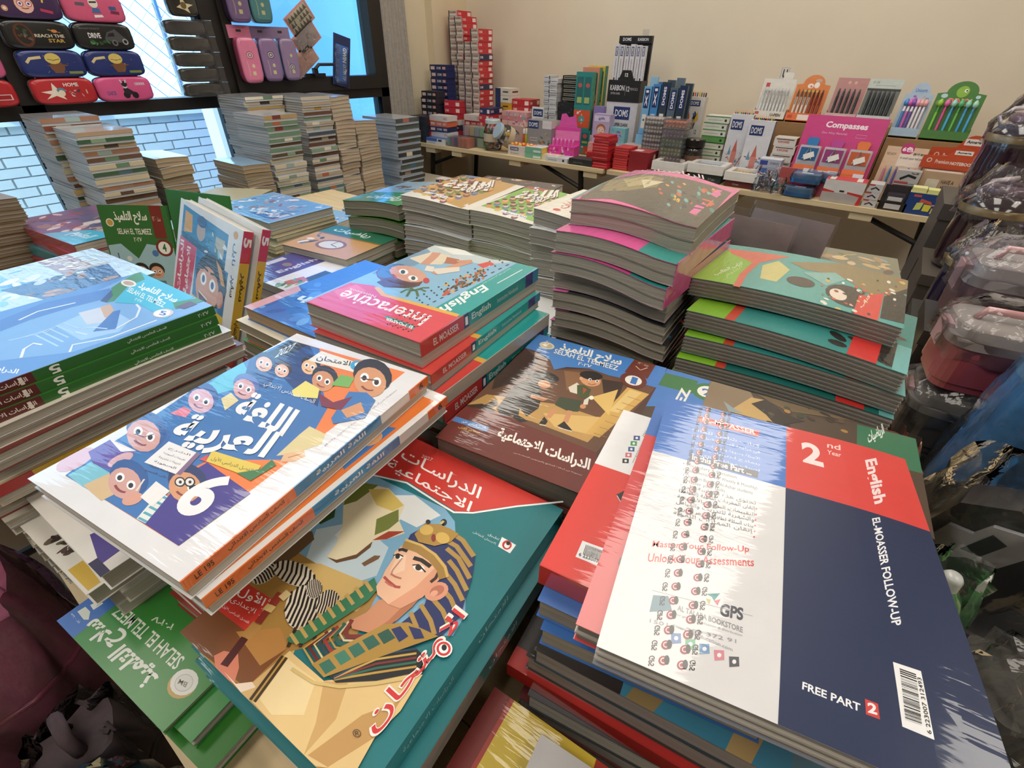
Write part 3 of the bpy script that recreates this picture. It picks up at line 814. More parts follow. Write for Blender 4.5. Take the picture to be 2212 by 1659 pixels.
s 22303a 27 -472 -124 -476 -195
e 2a3a44 -359 -197 -12 -8 -19 25
e 2a3a44 -277 -240 -12 -8 -19 25
e 2a3a44 -194 -283 -12 -8 -20 26
s 22303a 28 -482 -284 -486 -358
e 2a3a44 -367 -361 -12 -8 -19 26
e 2a3a44 -284 -406 -12 -8 -20 26
e 2a3a44 -199 -452 -12 -8 -20 27
s 22303a 29 -492 -449 -496 -525
e 2a3a44 -376 -530 -12 -8 -19 27
e 2a3a44 -291 -577 -12 -8 -20 27
e 2a3a44 -205 -626 -13 -8 -20 28
s 22303a 30 -502 -620 -507 -699
e 2a3a44 -384 -705 -12 -8 -20 28
e 2a3a44 -298 -754 -13 -8 -20 29
e 2a3a44 -211 -805 -13 -9 -21 29
s 22303a 31 -513 -797 -518 -878
e 2a3a44 -393 -885 -13 -9 -20 29
e 2a3a44 -306 -938 -13 -9 -21 30
e 2a3a44 -217 -992 -13 -9 -21 30
s 22303a 31 -524 -979 -529 -1063
e 2a3a44 -402 -1072 -13 -9 -20 31
e 2a3a44 -314 -1128 -13 -9 -21 31
e 2a3a44 -223 -1185 -13 -9 -21 32
s 22303a 32 -535 -1169 -541 -1255
e 2a3a44 -412 -1266 -13 -9 -21 32
e 2a3a44 -322 -1325 -13 -9 -21 33
p 2a3a44 -252 -1375 -255 -1365 -254 -1355 -248 -1351 -238 -1353 -227 -1362 -217 -1375
p 14a3a0 -614 -1375 -972 -1375 -990 -33 -990 632 -561 627
s e8f4f2 18 -827 -1183 -798 -528
t e2f4f2 0 -626 -1141 -605 -427 -675 -1106|مذكرة تفاعلية في اللغة الإنجليزية
t f4fbfa 2 -590 -416 -550 524 -819 -289|English
p e2474e 939 1375 953 617 593 509 442 564 252 685 16 670 -978 605 -990 974 -990 1375
s e9b548 73 527 527 268 657 37 647 -951 594
p ef6a72 925 936 830 615 555 690 592 1100
t fdeef0 1 -686 777 801 813 -731 1066|Interactive
t fdeef0 0 322 732 811 748 290 796|Notebook
p 2f9a8c -221 1147 -211 1092 -681 1100 -732 1180
t f4fbf8 2 -666 1117 -240 1122 -703 1180|EL MOASSER
e 22181c -310 858 -9 -6 -15 16
s 22181c 16 -330 845 -335 807
e 22181c -334 994 -9 -6 -14 15
s 22181c 15 -353 981 -358 945
e 22181c -357 1126 -9 -6 -14 15
s 22181c 15 -376 1113 -380 1078
e 22181c -379 1253 -9 -6 -14 14
s 22181c 14 -397 1240 -402 1206
e 22181c -400 859 -9 -6 -14 16
s 22181c 15 -419 845 -424 808
e 22181c -421 994 -9 -6 -14 15
s 22181c 15 -441 981 -446 945
e 22181c -443 1125 -9 -6 -14 15
s 22181c 15 -462 1112 -466 1077
e 22181c -463 1251 -9 -6 -13 14
s 22181c 14 -482 1239 -487 1205
e 22181c -488 859 -9 -6 -14 16
s 22181c 15 -507 846 -512 809
e 22181c -508 994 -9 -6 -14 15
s 22181c 15 -527 981 -532 945
e 22181c -527 1124 -9 -6 -13 15
s 22181c 14 -546 1111 -552 1076
e 22181c -546 1249 -9 -6 -13 14
s 22181c 14 -565 1237 -570 1203
e 22181c -575 860 -9 -6 -14 16
s 22181c 15 -594 847 -600 810
e 22181c -593 993 -9 -6 -13 15
s 22181c 15 -613 981 -618 945
e 22181c -611 1123 -9 -6 -13 14
s 22181c 14 -630 1110 -636 1076
e 22181c -629 1247 -9 -6 -13 14
s 22181c 14 -647 1235 -653 1202
e 22181c -661 860 -9 -6 -13 16
s 22181c 15 -680 847 -686 811
e 22181c -678 993 -9 -6 -13 15
s 22181c 14 -697 980 -702 945
e 22181c -694 1121 -9 -6 -13 14
s 22181c 14 -713 1109 -719 1075
e 22181c -710 1246 -9 -6 -12 14
s 22181c 14 -729 1233 -734 1200
p d94a40 -133 -968 -220 -1189 -361 -1121 -304 -893
t ffffff 0 -319 -1061 -305 -925 -340 -1011|E3''',
'en': '''p dedcdd -1050 -1375 1050 -1375 1050 1375 -1050 1375
p 4478c6 -1050 1375 70 1375 37 500 -1050 492
p d9403c 70 1375 1050 1375 1050 509 37 500
p 13274e -48 -1375 37 500 1050 509 1050 -1375
t f4dede 3 667 1142 659 585 798 1251|English
t f2f2f6 2 643 433 616 -507 704 478|EL-MOASSER FOLLOW-UP
t fbe4e2 3 187 900 351 899 183 1202|2
t f8d4d2 1 401 1203 509 1212 408 1283|nd
t f8d4d2 1 392 1105 504 1110 398 1168|Year
p d95a50 -723 1190 -168 1193 -177 1097 -723 1090
t f6f0f0 2 -682 1117 -204 1118 -683 1189|EL-MOASSER
t dce6f6 0 -759 921 -165 926 -759 978|كتاب شامل للمادة
t dce6f6 0 -749 830 -164 839 -749 885|في مراجعة المناهج والتطبيقات
t dce6f6 0 -739 743 -164 755 -738 796|الأسئلة متنوعة والمهارات اللغوية
t dce6f6 0 -729 657 -163 673 -729 709|بنماذج اختبارات عامة
t dce6f6 0 -720 575 -162 594 -719 625|تصرف مجانًا مع الكتاب
p 23262e -731 589 -170 605 -178 524 -735 503
t f2f2f2 2 -713 519 -226 531 -716 596|In this Free Part ...
t 5a5a62 0 -775 408 -339 427 -778 458|• Vocabulary & Dictation
t 5a5a62 0 -766 339 -178 367 -768 387|• Assessments (Daily, Weekly & Monthly)
t 5a5a62 0 -758 271 -212 299 -760 317|• Question Bank for Al-Azhar students
t 5a5a62 0 -749 204 -419 223 -751 250|• Master your skills
t 50505a 0 -763 141 -184 188 -767 196|تحتوى هذه الكراسة على :
e d04a44 -182 158 7 3 0 -10
t 50505a 0 -765 73 -188 125 -769 127|إتقان المفردات اللغوية (القواعد)
e d04a44 -184 96 7 3 0 -10
t 50505a 0 -768 7 -192 63 -771 60|التقييمات اليومية والأسبوعية
e d04a44 -187 36 7 3 0 -10
t 50505a 0 -770 -57 -196 2 -773 -6|والشهرية للتدريب والقياس
e d04a44 -189 -23 7 3 0 -9
t 50505a 0 -772 -120 -200 -57 -775 -70|بنك أسئلة لطلاب الأزهر الشريف
e d04a44 -191 -81 6 3 0 -9
t 50505a 0 -773 -181 -204 -114 -777 -133|إتقان المهارات اللغوية
e d04a44 -194 -137 6 3 0 -9
t d84a48 1 -871 -555 -223 -311 -873 -481|Master Your Follow-Up
t d84a48 1 -879 -676 -189 -405 -882 -603|Unlock Your Assessments
s 8a8a90 3 -809 -881 -190 -796
p 2f8a8a -478 -760 -391 -715 -425 -789 -440 -766
p c85a70 -425 -789 -387 -760 -401 -814
p b8b048 -475 -794 -444 -789 -450 -827
t 4a4e58 3 -385 -880 -247 -854 -383 -788|GPS
p 6a8a98 -796 -912 -703 -879 -667 -968 -797 -1035
t 8a8c92 2 -636 -954 -244 -937 -637 -915|AL TALABA BOOKSTORE
t a0a0a6 0 -642 -995 -247 -967 -642 -975|For printing, publication & distribution
t 9a9aa2 0 -784 -1104 -278 -1019 -785 -1080|15014 - 259 372 91
t a0a0a8 0 -630 -1076 -295 -1087 -632 -1047|www.gpseducation.com
p 6a86b8 -650 -1118 -594 -1096 -584 -1153 -638 -1181
e f0f0f2 -616 -1137 12 5 2 -13
p 6ab088 -564 -1119 -509 -1097 -500 -1154 -554 -1181
e f0f0f2 -532 -1138 12 5 1 -13
p 7aa0c8 -483 -1113 -428 -1091 -420 -1147 -474 -1174
e f0f0f2 -451 -1132 12 5 1 -13
p d88a98 -398 -1115 -343 -1094 -337 -1150 -390 -1176
e f0f0f2 -367 -1134 12 5 1 -13
p 5a5a62 -313 -1118 -259 -1097 -254 -1152 -307 -1179
e f0f0f2 -283 -1137 11 5 1 -13
p 9a2a3a -626 1338 -626 1319 -632 1301 -640 1289 -651 1284 -661 1288 -669 1299 -673 1316 -672 1336 -667 1354 -658 1366 -648 1371 -637 1367 -629 1356
e eadfe2 -649 1327 15 7 2 -26
e 9a2a3a -649 1327 10 5 2 -18
p 1e1a20 -620 1346 -620 1327 -622 1310 -627 1300 -632 1297 -638 1303 -643 1316 -646 1333 -646 1352 -644 1369 -641 1375 -627 1375 -623 1363
t 26222a 2 -702 1350 -701 1253 -730 1336|GPS
e 9a2a3a -503 1312 23 11 3 -41
e eadfe2 -503 1312 15 7 2 -26
e 9a2a3a -503 1312 10 5 1 -17
e 1e1a20 -487 1324 13 6 3 -41
t 26222a 2 -430 1391 -433 1295 -458 1378|GPS
e 9a2a3a -652 1223 24 11 4 -41
e eadfe2 -652 1223 15 7 2 -26
e 9a2a3a -652 1223 10 5 2 -17
e 1e1a20 -635 1235 13 6 4 -41
t 26222a 2 -704 1245 -703 1150 -733 1232|GPS
e 9a2a3a -507 1210 24 11 3 -41
e eadfe2 -507 1210 15 7 2 -26
e 9a2a3a -507 1210 10 5 1 -17
e 1e1a20 -491 1222 13 6 3 -41
t 26222a 2 -433 1289 -437 1194 -462 1276|GPS
e 9a2a3a -654 1115 24 11 4 -41
e eadfe2 -654 1115 15 7 2 -26
e 9a2a3a -654 1115 10 5 2 -17
e 1e1a20 -638 1127 13 6 4 -41
t 26222a 2 -706 1136 -705 1042 -735 1122|GPS
e 9a2a3a -511 1103 24 11 3 -40
e eadfe2 -511 1103 15 7 2 -25
e 9a2a3a -511 1103 10 5 1 -17
e 1e1a20 -495 1115 13 6 3 -40
t 26222a 2 -437 1181 -441 1088 -466 1168|GPS
e 9a2a3a -657 998 24 11 4 -40
e eadfe2 -657 998 15 7 2 -25
e 9a2a3a -657 998 10 5 2 -17
e 1e1a20 -640 1010 13 6 4 -40
t 26222a 2 -709 1019 -708 926 -738 1005|GPS
e 9a2a3a -515 989 24 11 3 -40
e eadfe2 -515 989 15 7 2 -25
e 9a2a3a -515 989 10 5 1 -17
e 1e1a20 -499 1001 13 6 3 -40
t 26222a 2 -442 1066 -445 974 -471 1053|GPS
e 9a2a3a -659 875 24 11 4 -39
e eadfe2 -659 875 15 7 2 -25
e 9a2a3a -659 875 10 5 2 -17
e 1e1a20 -643 887 13 6 4 -40
t 26222a 2 -711 895 -710 804 -741 882|GPS
e 9a2a3a -520 868 24 11 3 -39
e eadfe2 -520 868 15 7 2 -25
e 9a2a3a -520 868 10 5 1 -16
e 1e1a20 -503 880 13 6 3 -39
t 26222a 2 -446 944 -449 854 -475 931|GPS
e 9a2a3a -662 760 24 11 4 -39
e eadfe2 -662 760 15 7 2 -25
e 9a2a3a -662 760 10 5 2 -16
e 1e1a20 -645 772 13 6 4 -39
t 26222a 2 -714 780 -712 690 -743 766|GPS
e 9a2a3a -524 755 24 11 3 -38
e eadfe2 -524 755 15 7 2 -24
e 9a2a3a -524 755 10 5 1 -16
e 1e1a20 -508 767 13 6 3 -38
t 26222a 2 -451 831 -453 741 -480 818|GPS
e 9a2a3a -665 640 24 11 4 -38
e eadfe2 -665 640 15 7 2 -24
e 9a2a3a -665 640 10 5 2 -16
e 1e1a20 -648 652 13 6 4 -38
t 26222a 2 -716 659 -715 571 -746 645|GPS
e 9a2a3a -529 636 24 11 3 -38
e eadfe2 -529 636 15 7 2 -24
e 9a2a3a -529 636 10 5 1 -16
e 1e1a20 -512 648 13 6 3 -38
t 26222a 2 -455 712 -458 624 -485 698|GPS
e 9a2a3a -667 515 25 11 4 -38
e eadfe2 -667 515 15 7 2 -24
e 9a2a3a -667 515 10 5 2 -16
e 1e1a20 -651 527 14 6 4 -38
t 26222a 2 -719 533 -717 446 -749 519|GPS
e 9a2a3a -533 513 24 11 3 -37
e eadfe2 -533 513 15 7 2 -24
e 9a2a3a -533 513 10 5 1 -16
e 1e1a20 -517 525 13 6 3 -37
t 26222a 2 -460 588 -462 501 -490 574|GPS
e 9a2a3a -670 395 25 11 4 -37
e eadfe2 -670 395 15 7 3 -23
e 9a2a3a -670 395 10 5 2 -16
e 1e1a20 -653 407 14 6 4 -37
t 26222a 2 -722 413 -719 328 -751 399|GPS
e 9a2a3a -538 395 24 11 3 -36
e eadfe2 -538 395 15 7 2 -23
e 9a2a3a -538 395 10 5 1 -15
e 1e1a20 -521 407 13 6 3 -37
t 26222a 2 -465 469 -466 384 -494 455|GPS
e 9a2a3a -669 276 25 11 4 -36
e eadfe2 -669 276 15 7 3 -23
e 9a2a3a -669 276 10 5 2 -15
e 1e1a20 -652 287 14 6 4 -36
t 26222a 2 -721 293 -718 209 -751 279|GPS
e 9a2a3a -540 277 25 11 3 -36
e eadfe2 -540 277 15 7 2 -23
e 9a2a3a -540 277 10 5 1 -15
e 1e1a20 -524 288 14 6 3 -36
t 26222a 2 -467 350 -469 266 -497 336|GPS
e 9a2a3a -668 156 25 11 4 -36
e eadfe2 -668 156 15 7 3 -23
e 9a2a3a -668 156 10 5 2 -15
e 1e1a20 -651 168 14 6 4 -36
t 26222a 2 -719 173 -717 91 -750 159|GPS
e 9a2a3a -541 159 25 11 3 -35
e eadfe2 -541 159 15 7 2 -22
e 9a2a3a -541 159 10 5 1 -15
e 1e1a20 -524 171 14 6 3 -35
t 26222a 2 -468 231 -469 149 -498 218|GPS
e 9a2a3a -667 34 25 11 4 -35
e eadfe2 -667 34 16 7 3 -22
e 9a2a3a -667 34 11 5 2 -15
e 1e1a20 -650 46 14 6 4 -35
t 26222a 2 -718 50 -715 -30 -749 36|GPS
e 9a2a3a -541 39 25 11 3 -35
e eadfe2 -541 39 15 7 2 -22
e 9a2a3a -541 39 10 5 1 -15
e 1e1a20 -524 50 14 6 3 -35
t 26222a 2 -468 110 -469 30 -498 97|GPS
e 9a2a3a -666 -88 25 11 4 -34
e eadfe2 -666 -88 16 7 3 -22
e 9a2a3a -666 -88 11 5 2 -14
e 1e1a20 -649 -76 14 6 4 -34
t 26222a 2 -717 -72 -714 -151 -748 -86|GPS
e 9a2a3a -542 -81 25 11 3 -34
e eadfe2 -542 -81 16 7 2 -21
e 9a2a3a -542 -81 11 5 1 -14
e 1e1a20 -524 -70 14 6 3 -34
t 26222a 2 -468 -10 -469 -89 -499 -24|GPS
e 9a2a3a -665 -206 25 12 4 -33
e eadfe2 -665 -206 16 7 3 -21
e 9a2a3a -665 -206 11 5 2 -14
e 1e1a20 -648 -194 14 6 4 -34
t 26222a 2 -716 -191 -713 -268 -747 -205|GPS
e 9a2a3a -542 -198 25 11 3 -33
e eadfe2 -542 -198 16 7 2 -21
e 9a2a3a -542 -198 11 5 1 -14
e 1e1a20 -525 -186 14 6 3 -33
t 26222a 2 -469 -127 -470 -205 -499 -141|GPS
e 9a2a3a -667 -329 26 12 4 -33
e eadfe2 -667 -329 16 7 3 -21
e 9a2a3a -667 -329 11 5 2 -14
e 1e1a20 -650 -317 14 6 4 -33
t 26222a 2 -718 -315 -714 -390 -749 -329|GPS
e 9a2a3a -542 -317 25 11 3 -32
e eadfe2 -542 -317 16 7 2 -21
e 9a2a3a -542 -317 11 5 1 -14
e 1e1a20 -524 -306 14 6 3 -33
t 26222a 2 -469 -248 -469 -324 -499 -262|GPS
e 9a2a3a -669 -448 26 12 4 -32
e eadfe2 -669 -448 16 7 3 -20
e 9a2a3a -669 -448 11 5 2 -14
e 1e1a20 -651 -436 14 6 4 -32
t 26222a 2 -719 -435 -715 -508 -750 -449|GPS
e 9a2a3a -541 -433 25 12 3 -32
e eadfe2 -541 -433 16 7 2 -20
e 9a2a3a -541 -433 11 5 1 -13
e 1e1a20 -524 -422 14 6 3 -32
t 26222a 2 -468 -365 -469 -439 -499 -379|GPS
e 9a2a3a -670 -561 26 12 4 -31
e eadfe2 -670 -561 16 7 3 -20
e 9a2a3a -670 -561 11 5 2 -13
e 1e1a20 -653 -550 14 6 4 -31
t 26222a 2 -721 -549 -717 -621 -752 -563|GPS
e 9a2a3a -541 -544 26 12 3 -31
e eadfe2 -541 -544 16 7 2 -20
e 9a2a3a -541 -544 11 5 1 -13
e 1e1a20 -523 -532 14 6 3 -31
t 26222a 2 -468 -476 -468 -548 -499 -490|GPS
e 9a2a3a -670 -678 26 12 4 -31
e eadfe2 -670 -678 16 7 3 -19
e 9a2a3a -670 -678 11 5 2 -13
e 1e1a20 -653 -667 14 6 4 -31
t 26222a 2 -721 -666 -716 -737 -752 -680|GPS
e 9a2a3a -542 -659 26 12 3 -30
e eadfe2 -542 -659 16 7 2 -19
e 9a2a3a -542 -659 11 5 1 -13
e 1e1a20 -525 -648 14 6 3 -31
t 26222a 2 -469 -592 -469 -663 -500 -606|GPS
e 9a2a3a -670 -789 26 12 4 -30
e eadfe2 -670 -789 16 7 3 -19
e 9a2a3a -670 -789 11 5 2 -13
e 1e1a20 -652 -778 14 6 4 -30
t 26222a 2 -720 -778 -716 -846 -752 -792|GPS
e 9a2a3a -545 -770 26 12 3 -30
e eadfe2 -545 -770 16 7 2 -19
e 9a2a3a -545 -770 11 5 1 -13
e 1e1a20 -527 -758 14 6 3 -30
t 26222a 2 -472 -703 -472 -773 -503 -717|GPS
e 9a2a3a -670 -898 26 12 4 -29
e eadfe2 -670 -898 16 7 3 -18
e 9a2a3a -670 -898 11 5 2 -12
e 1e1a20 -652 -887 14 6 4 -29
t 26222a 2 -720 -887 -716 -954 -752 -902|GPS
e 9a2a3a -548 -878 26 12 3 -29
e eadfe2 -548 -878 16 7 2 -18
e 9a2a3a -548 -878 11 5 1 -12
e 1e1a20 -530 -867 14 6 3 -29
t 26222a 2 -475 -812 -474 -880 -506 -827|GPS
e 9a2a3a -669 -1001 26 12 4 -29
e eadfe2 -669 -1001 16 7 3 -18
e 9a2a3a -669 -1001 11 5 2 -12
e 1e1a20 -651 -990 14 7 4 -29
t 26222a 2 -719 -991 -714 -1057 -751 -1005|GPS
e 9a2a3a -551 -981 26 12 3 -28
e eadfe2 -551 -981 16 7 2 -18
e 9a2a3a -551 -981 11 5 1 -12
e 1e1a20 -534 -970 14 6 3 -29
t 26222a 2 -478 -917 -478 -983 -510 -931|GPS
e 9a2a3a -668 -1105 26 12 4 -28
e eadfe2 -668 -1105 16 7 3 -18
e 9a2a3a -668 -1105 11 5 2 -12
e 1e1a20 -650 -1094 15 7 4 -28
t 26222a 2 -718 -1096 -713 -1160 -750 -1110|GPS
e 9a2a3a -555 -1086 26 12 3 -28
e eadfe2 -555 -1086 16 7 2 -18
e 9a2a3a -555 -1086 11 5 1 -12
e 1e1a20 -538 -1075 14 6 3 -28
t 26222a 2 -482 -1022 -482 -1087 -514 -1036|GPS
e 9a2a3a -667 -1201 26 12 4 -27
e eadfe2 -667 -1201 16 7 3 -17
e 9a2a3a -667 -1201 11 5 2 -12
e 1e1a20 -649 -1190 15 7 4 -27
t 26222a 2 -717 -1193 -712 -1255 -749 -1207|GPS
e 9a2a3a -559 -1183 26 12 3 -27
e eadfe2 -559 -1183 16 7 2 -17
e 9a2a3a -559 -1183 11 5 1 -12
e 1e1a20 -541 -1172 14 6 3 -27
t 26222a 2 -486 -1120 -485 -1183 -518 -1134|GPS
e 9a2a3a -666 -1297 27 12 4 -27
e eadfe2 -666 -1297 16 7 3 -17
e 9a2a3a -666 -1297 11 5 2 -11
e 1e1a20 -648 -1286 15 7 4 -27
t 26222a 2 -716 -1289 -711 -1350 -748 -1303|GPS
e 9a2a3a -563 -1279 26 12 3 -27
e eadfe2 -563 -1279 16 7 2 -17
e 9a2a3a -563 -1279 11 5 1 -11
e 1e1a20 -545 -1268 15 7 3 -27
t 26222a 2 -490 -1217 -489 -1279 -522 -1231|GPS
p f2f2f2 578 -753 722 -742 706 -1118 560 -1119
p 17171b 606 -779 690 -775 689 -783 606 -787
p 17171b 605 -792 689 -788 688 -796 605 -800
p 17171b 604 -805 687 -801 687 -808 604 -812
p 17171b 603 -820 686 -816 685 -824 602 -828
p 17171b 602 -836 684 -832 684 -834 601 -838
p 17171b 601 -843 683 -839 683 -841 601 -846
p 17171b 600 -854 682 -849 682 -852 600 -856
p 17171b 600 -859 682 -855 681 -857 599 -862
p 17171b 599 -867 681 -862 680 -867 599 -872
p 17171b 598 -875 680 -870 679 -875 598 -880
p 17171b 597 -887 679 -883 678 -885 597 -890
p 17171b 596 -898 678 -893 677 -895 596 -900
p 17171b 596 -903 677 -898 676 -905 595 -910
p 17171b 595 -913 676 -908 675 -913 595 -918
p 17171b 594 -923 675 -918 675 -920 594 -925
p 17171b 594 -930 674 -925 674 -927 593 -932
p 17171b 593 -935 674 -930 673 -932 593 -937
p 17171b 592 -945 672 -940 672 -947 592 -952
p 17171b 591 -957 671 -951 671 -954 591 -959
p 17171b 591 -962 671 -957 670 -959 591 -964
p 17171b 590 -967 670 -962 670 -964 590 -969
p 17171b 590 -972 670 -967 669 -969 590 -975
p 17171b 590 -978 669 -972 669 -977 589 -982
p 17171b 589 -987 668 -981 668 -984 589 -989
p 17171b 588 -996 667 -991 666 -998 587 -1003
p 17171b 587 -1011 666 -1005 665 -1007 587 -1013
p 17171b 586 -1016 665 -1010 664 -1017 586 -1022
p 17171b 585 -1025 664 -1019 663 -1024 585 -1030
p 17171b 585 -1034 663 -1028 663 -1031 585 -1036
p 17171b 584 -1041 662 -1035 662 -1039 584 -1045
p 17171b 584 -1048 662 -1042 661 -1044 583 -1050
p 17171b 583 -1055 661 -1049 661 -1051 583 -1057
p 17171b 582 -1061 660 -1055 660 -1060 582 -1066
p 17171b 581 -1073 659 -1067 659 -1068 581 -1074
t 26262a 1 699 -1095 713 -787 677 -1100|6 223007 312493
t f2f2f6 2 76 -1137 363 -1133 81 -1092|FREE PART
p cf3f3c 394 -1049 457 -1049 455 -1131 389 -1133
t f8eeee 3 400 -1119 445 -1113 404 -1062|2''',
'f5': '''p 5a8cd2 -990 -1375 990 -1375 990 1375 -990 1375
p 79a8e0 -990 1295 -990 1375 -112 1375 990 1372 990 1303 890 -143 476 -653 -705 -334 -632 490
p 4a78c4 -705 -334 -872 154 -692 858 -343 753 -418 316 -421 -134 -333 -435
p 9cc4ee 14 -12 -90 294 18 574 578 573 790 357 670 19
p c8cede -166 290 -119 529 80 566 420 413 279 220
p caa488 -134 518 -125 631 155 568 392 441 233 424
p 2c3a6c -330 594 -622 847 -276 743 -204 629
p 3d6cb8 141 558 169 629 683 370 542 182
s aed0f4 21 6 -449 79 -230 612 -183
s aed0f4 21 35 -379 62 -156 544 -111
s aed0f4 21 65 -308 45 -80 474 -37
s aed0f4 21 96 -235 28 -3 402 40
s aed0f4 21 127 -162 10 77 327 119
s eef4fb 27 584 -506 384 -422 311 -315 430 -272
s eef4fb 27 -521 -204 -624 16 -538 391
s eef4fb 24 864 -161 705 -78 863 237 838 756
s d8e6f8 28 149 825 325 791 552 650 683 370
s cfe0f6 18 350 135 419 229 600 311
s cfe0f6 18 377 66 568 114
p 3c8038 -990 1294 -990 1375 -783 1375 -444 1352 -634 1282 -553 1019 -184 697 -211 623 -394 773 -684 863 -843 1066
p 37b4d6 -940 1369 -509 1375 536 1375 635 1064 939 827 179 847 -128 683 -553 1019 -634 1282
p 3c8038 485 1119 608 1375 772 1375 715 1042
p 5a3048 650 1074 625 1273 791 1281 805 1106
e ece6da -669 1081 130 45 126 -60
e b89a84 -669 1081 91 32 79 -37
t f4fafa 3 -365 1031 575 1074 -546 1214|سلاح التلميذ
t eef8fa 1 -395 937 543 972 -512 1029|SELAH EL TELMEEZ
t eef8fa 1 7 861 162 872 -58 915|٢٠٢٧
e d8c8d0 708 894 74 91 129 -56
e f6f6f8 698 887 60 73 104 -45
t 3a68b8 2 715 839 810 872 605 913|5
t eef2fa 2 510 -838 959 -657 402 -776|الدراسات''',
'g6': '''p 3d8b3c -990 -1375 990 -1375 990 1375 -990 1375
p 3f73c4 990 1375 636 1375 659 710 670 599 990 652
p 3a8a44 804 643 693 679 613 736 578 802 593 865 655 913 751 938 866 935 976 903 990 894 990 653 924 637
p 3f6fc0 816 668 721 699 652 748 621 805 634 860 687 902 771 923 869 920 965 892 990 876 990 680 919 663
p f0f1ea 837 684 768 707 717 743 695 787 705 829 744 861 805 878 876 876 945 855 990 824 990 711 974 698 911 681
t 3f9040 3 821 748 953 768 751 833|6
s dfe8f6 12 917 902 872 910
s dfe8f6 12 864 899 820 907
s dfe8f6 12 814 895 771 903
s dfe8f6 12 769 889 726 897
s dfe8f6 12 727 881 684 889
s dfe8f6 12 688 872 646 880
s dfe8f6 12 653 861 611 869
s dfe8f6 12 621 849 579 857
p dfe6da 919 1215 907 1145 801 1145 716 1198 760 1224
p e8ece4 883 1109 855 1027 783 1029 792 1119
t e6ecf4 0 769 1250 950 1254 754 1271|منذ ١٩٦٠
t eef0e6 1 -541 904 603 922 -565 1029|SELAH EL TELMEEZ
t eef0e6 3 -510 1053 668 1066 -490 1289|سلاح التلميذ
t eef0e6 1 -117 765 172 814 -141 821|٢٠٢٧
e c8a34c -754 1061 -28 -112 -150 18
e ecebe4 -749 1039 -26 -104 -147 18
e c9c9c0 -753 1045 -17 -70 -98 12
e e4e4dc -753 1045 -16 -63 -87 10
t 8a8a80 2 -786 1025 -685 1044 -808 1062|BM''',
'b2': '''p 4b3a2c -800 -1440 800 -1440 800 1440 -800 1440
p 4680c8 788 1440 800 1244 800 852 158 831 -207 1440
p 3a7844 675 1427 705 993 366 1001 336 1436
e 3a7844 511 840 42 -186 -206 -22
e f2efe6 511 840 27 -122 -136 -15
t 3f74bc 3 414 868 439 748 561 922|2
t f0eee2 3 79 1038 442 1026 75 1162|EZ
p 8a755a 793 847 800 806 800 349 594 255 153 546 158 831
p c9a565 222 527 677 325 719 47 246 17
p 2a1d14 533 306 765 125 522 -71 494 -307 210 -14 383 114
p 6a5436 800 302 800 -814 593 -93
p 8fa0a6 407 619 297 451 265 358 222 527
e 3a2a1c 529 -137 -4 -26 -24 2
e 3a2a1c 24 -52 -2 -25 -43 4
e 2f3a26 588 -255 -6 -44 -58 6
e 2f3a26 464 156 -2 -18 -33 2
e 2f3a26 212 -264 -6 -49 -45 5
e 1c140f 284 -122 -5 -40 -46 4
p 3a2a1c 800 -353 784 -347 773 -338 774 -330 788 -323 800 -322
e 3a2a1c 241 59 -5 -42 -33 2
e a87c3c 531 -720 -5 -38 -29 5
e 3a2a1c 588 -117 -7 -49 -55 5
e 5a4630 727 -683 -5 -31 -59 9
e a87c3c 594 -104 -5 -38 -38 3
e 2f3a26 397 57 -3 -25 -48 4
e 1c140f 153 6 -3 -30 -21 2
e 2f3a26 666 -97 -6 -39 -33 3
e 2f3a26 622 -333 -3 -20 -26 3
e 1c140f 126 176 -5 -54 -40 2
e 3a2a1c 694 -578 -8 -49 -62 9
e 1c140f 48 8 -3 -32 -44 4
p 1c140f 762 -574 753 -567 747 -548 747 -523 751 -495 760 -470 771 -454 782 -449 792 -457 797 -475 798 -501 793 -529 784 -554 773 -570
e 2f3a26 85 -9 -2 -17 -55 5
e 5a4630 438 65 -5 -38 -27 2
e 3a2a1c 580 -377 -6 -38 -29 4
p 2f7050 753 -855 800 -1376 800 -1440 161 -1440 103 -836
t e6f0e8 2 368 -964 670 -1136 635 -948|الرياضيات''',
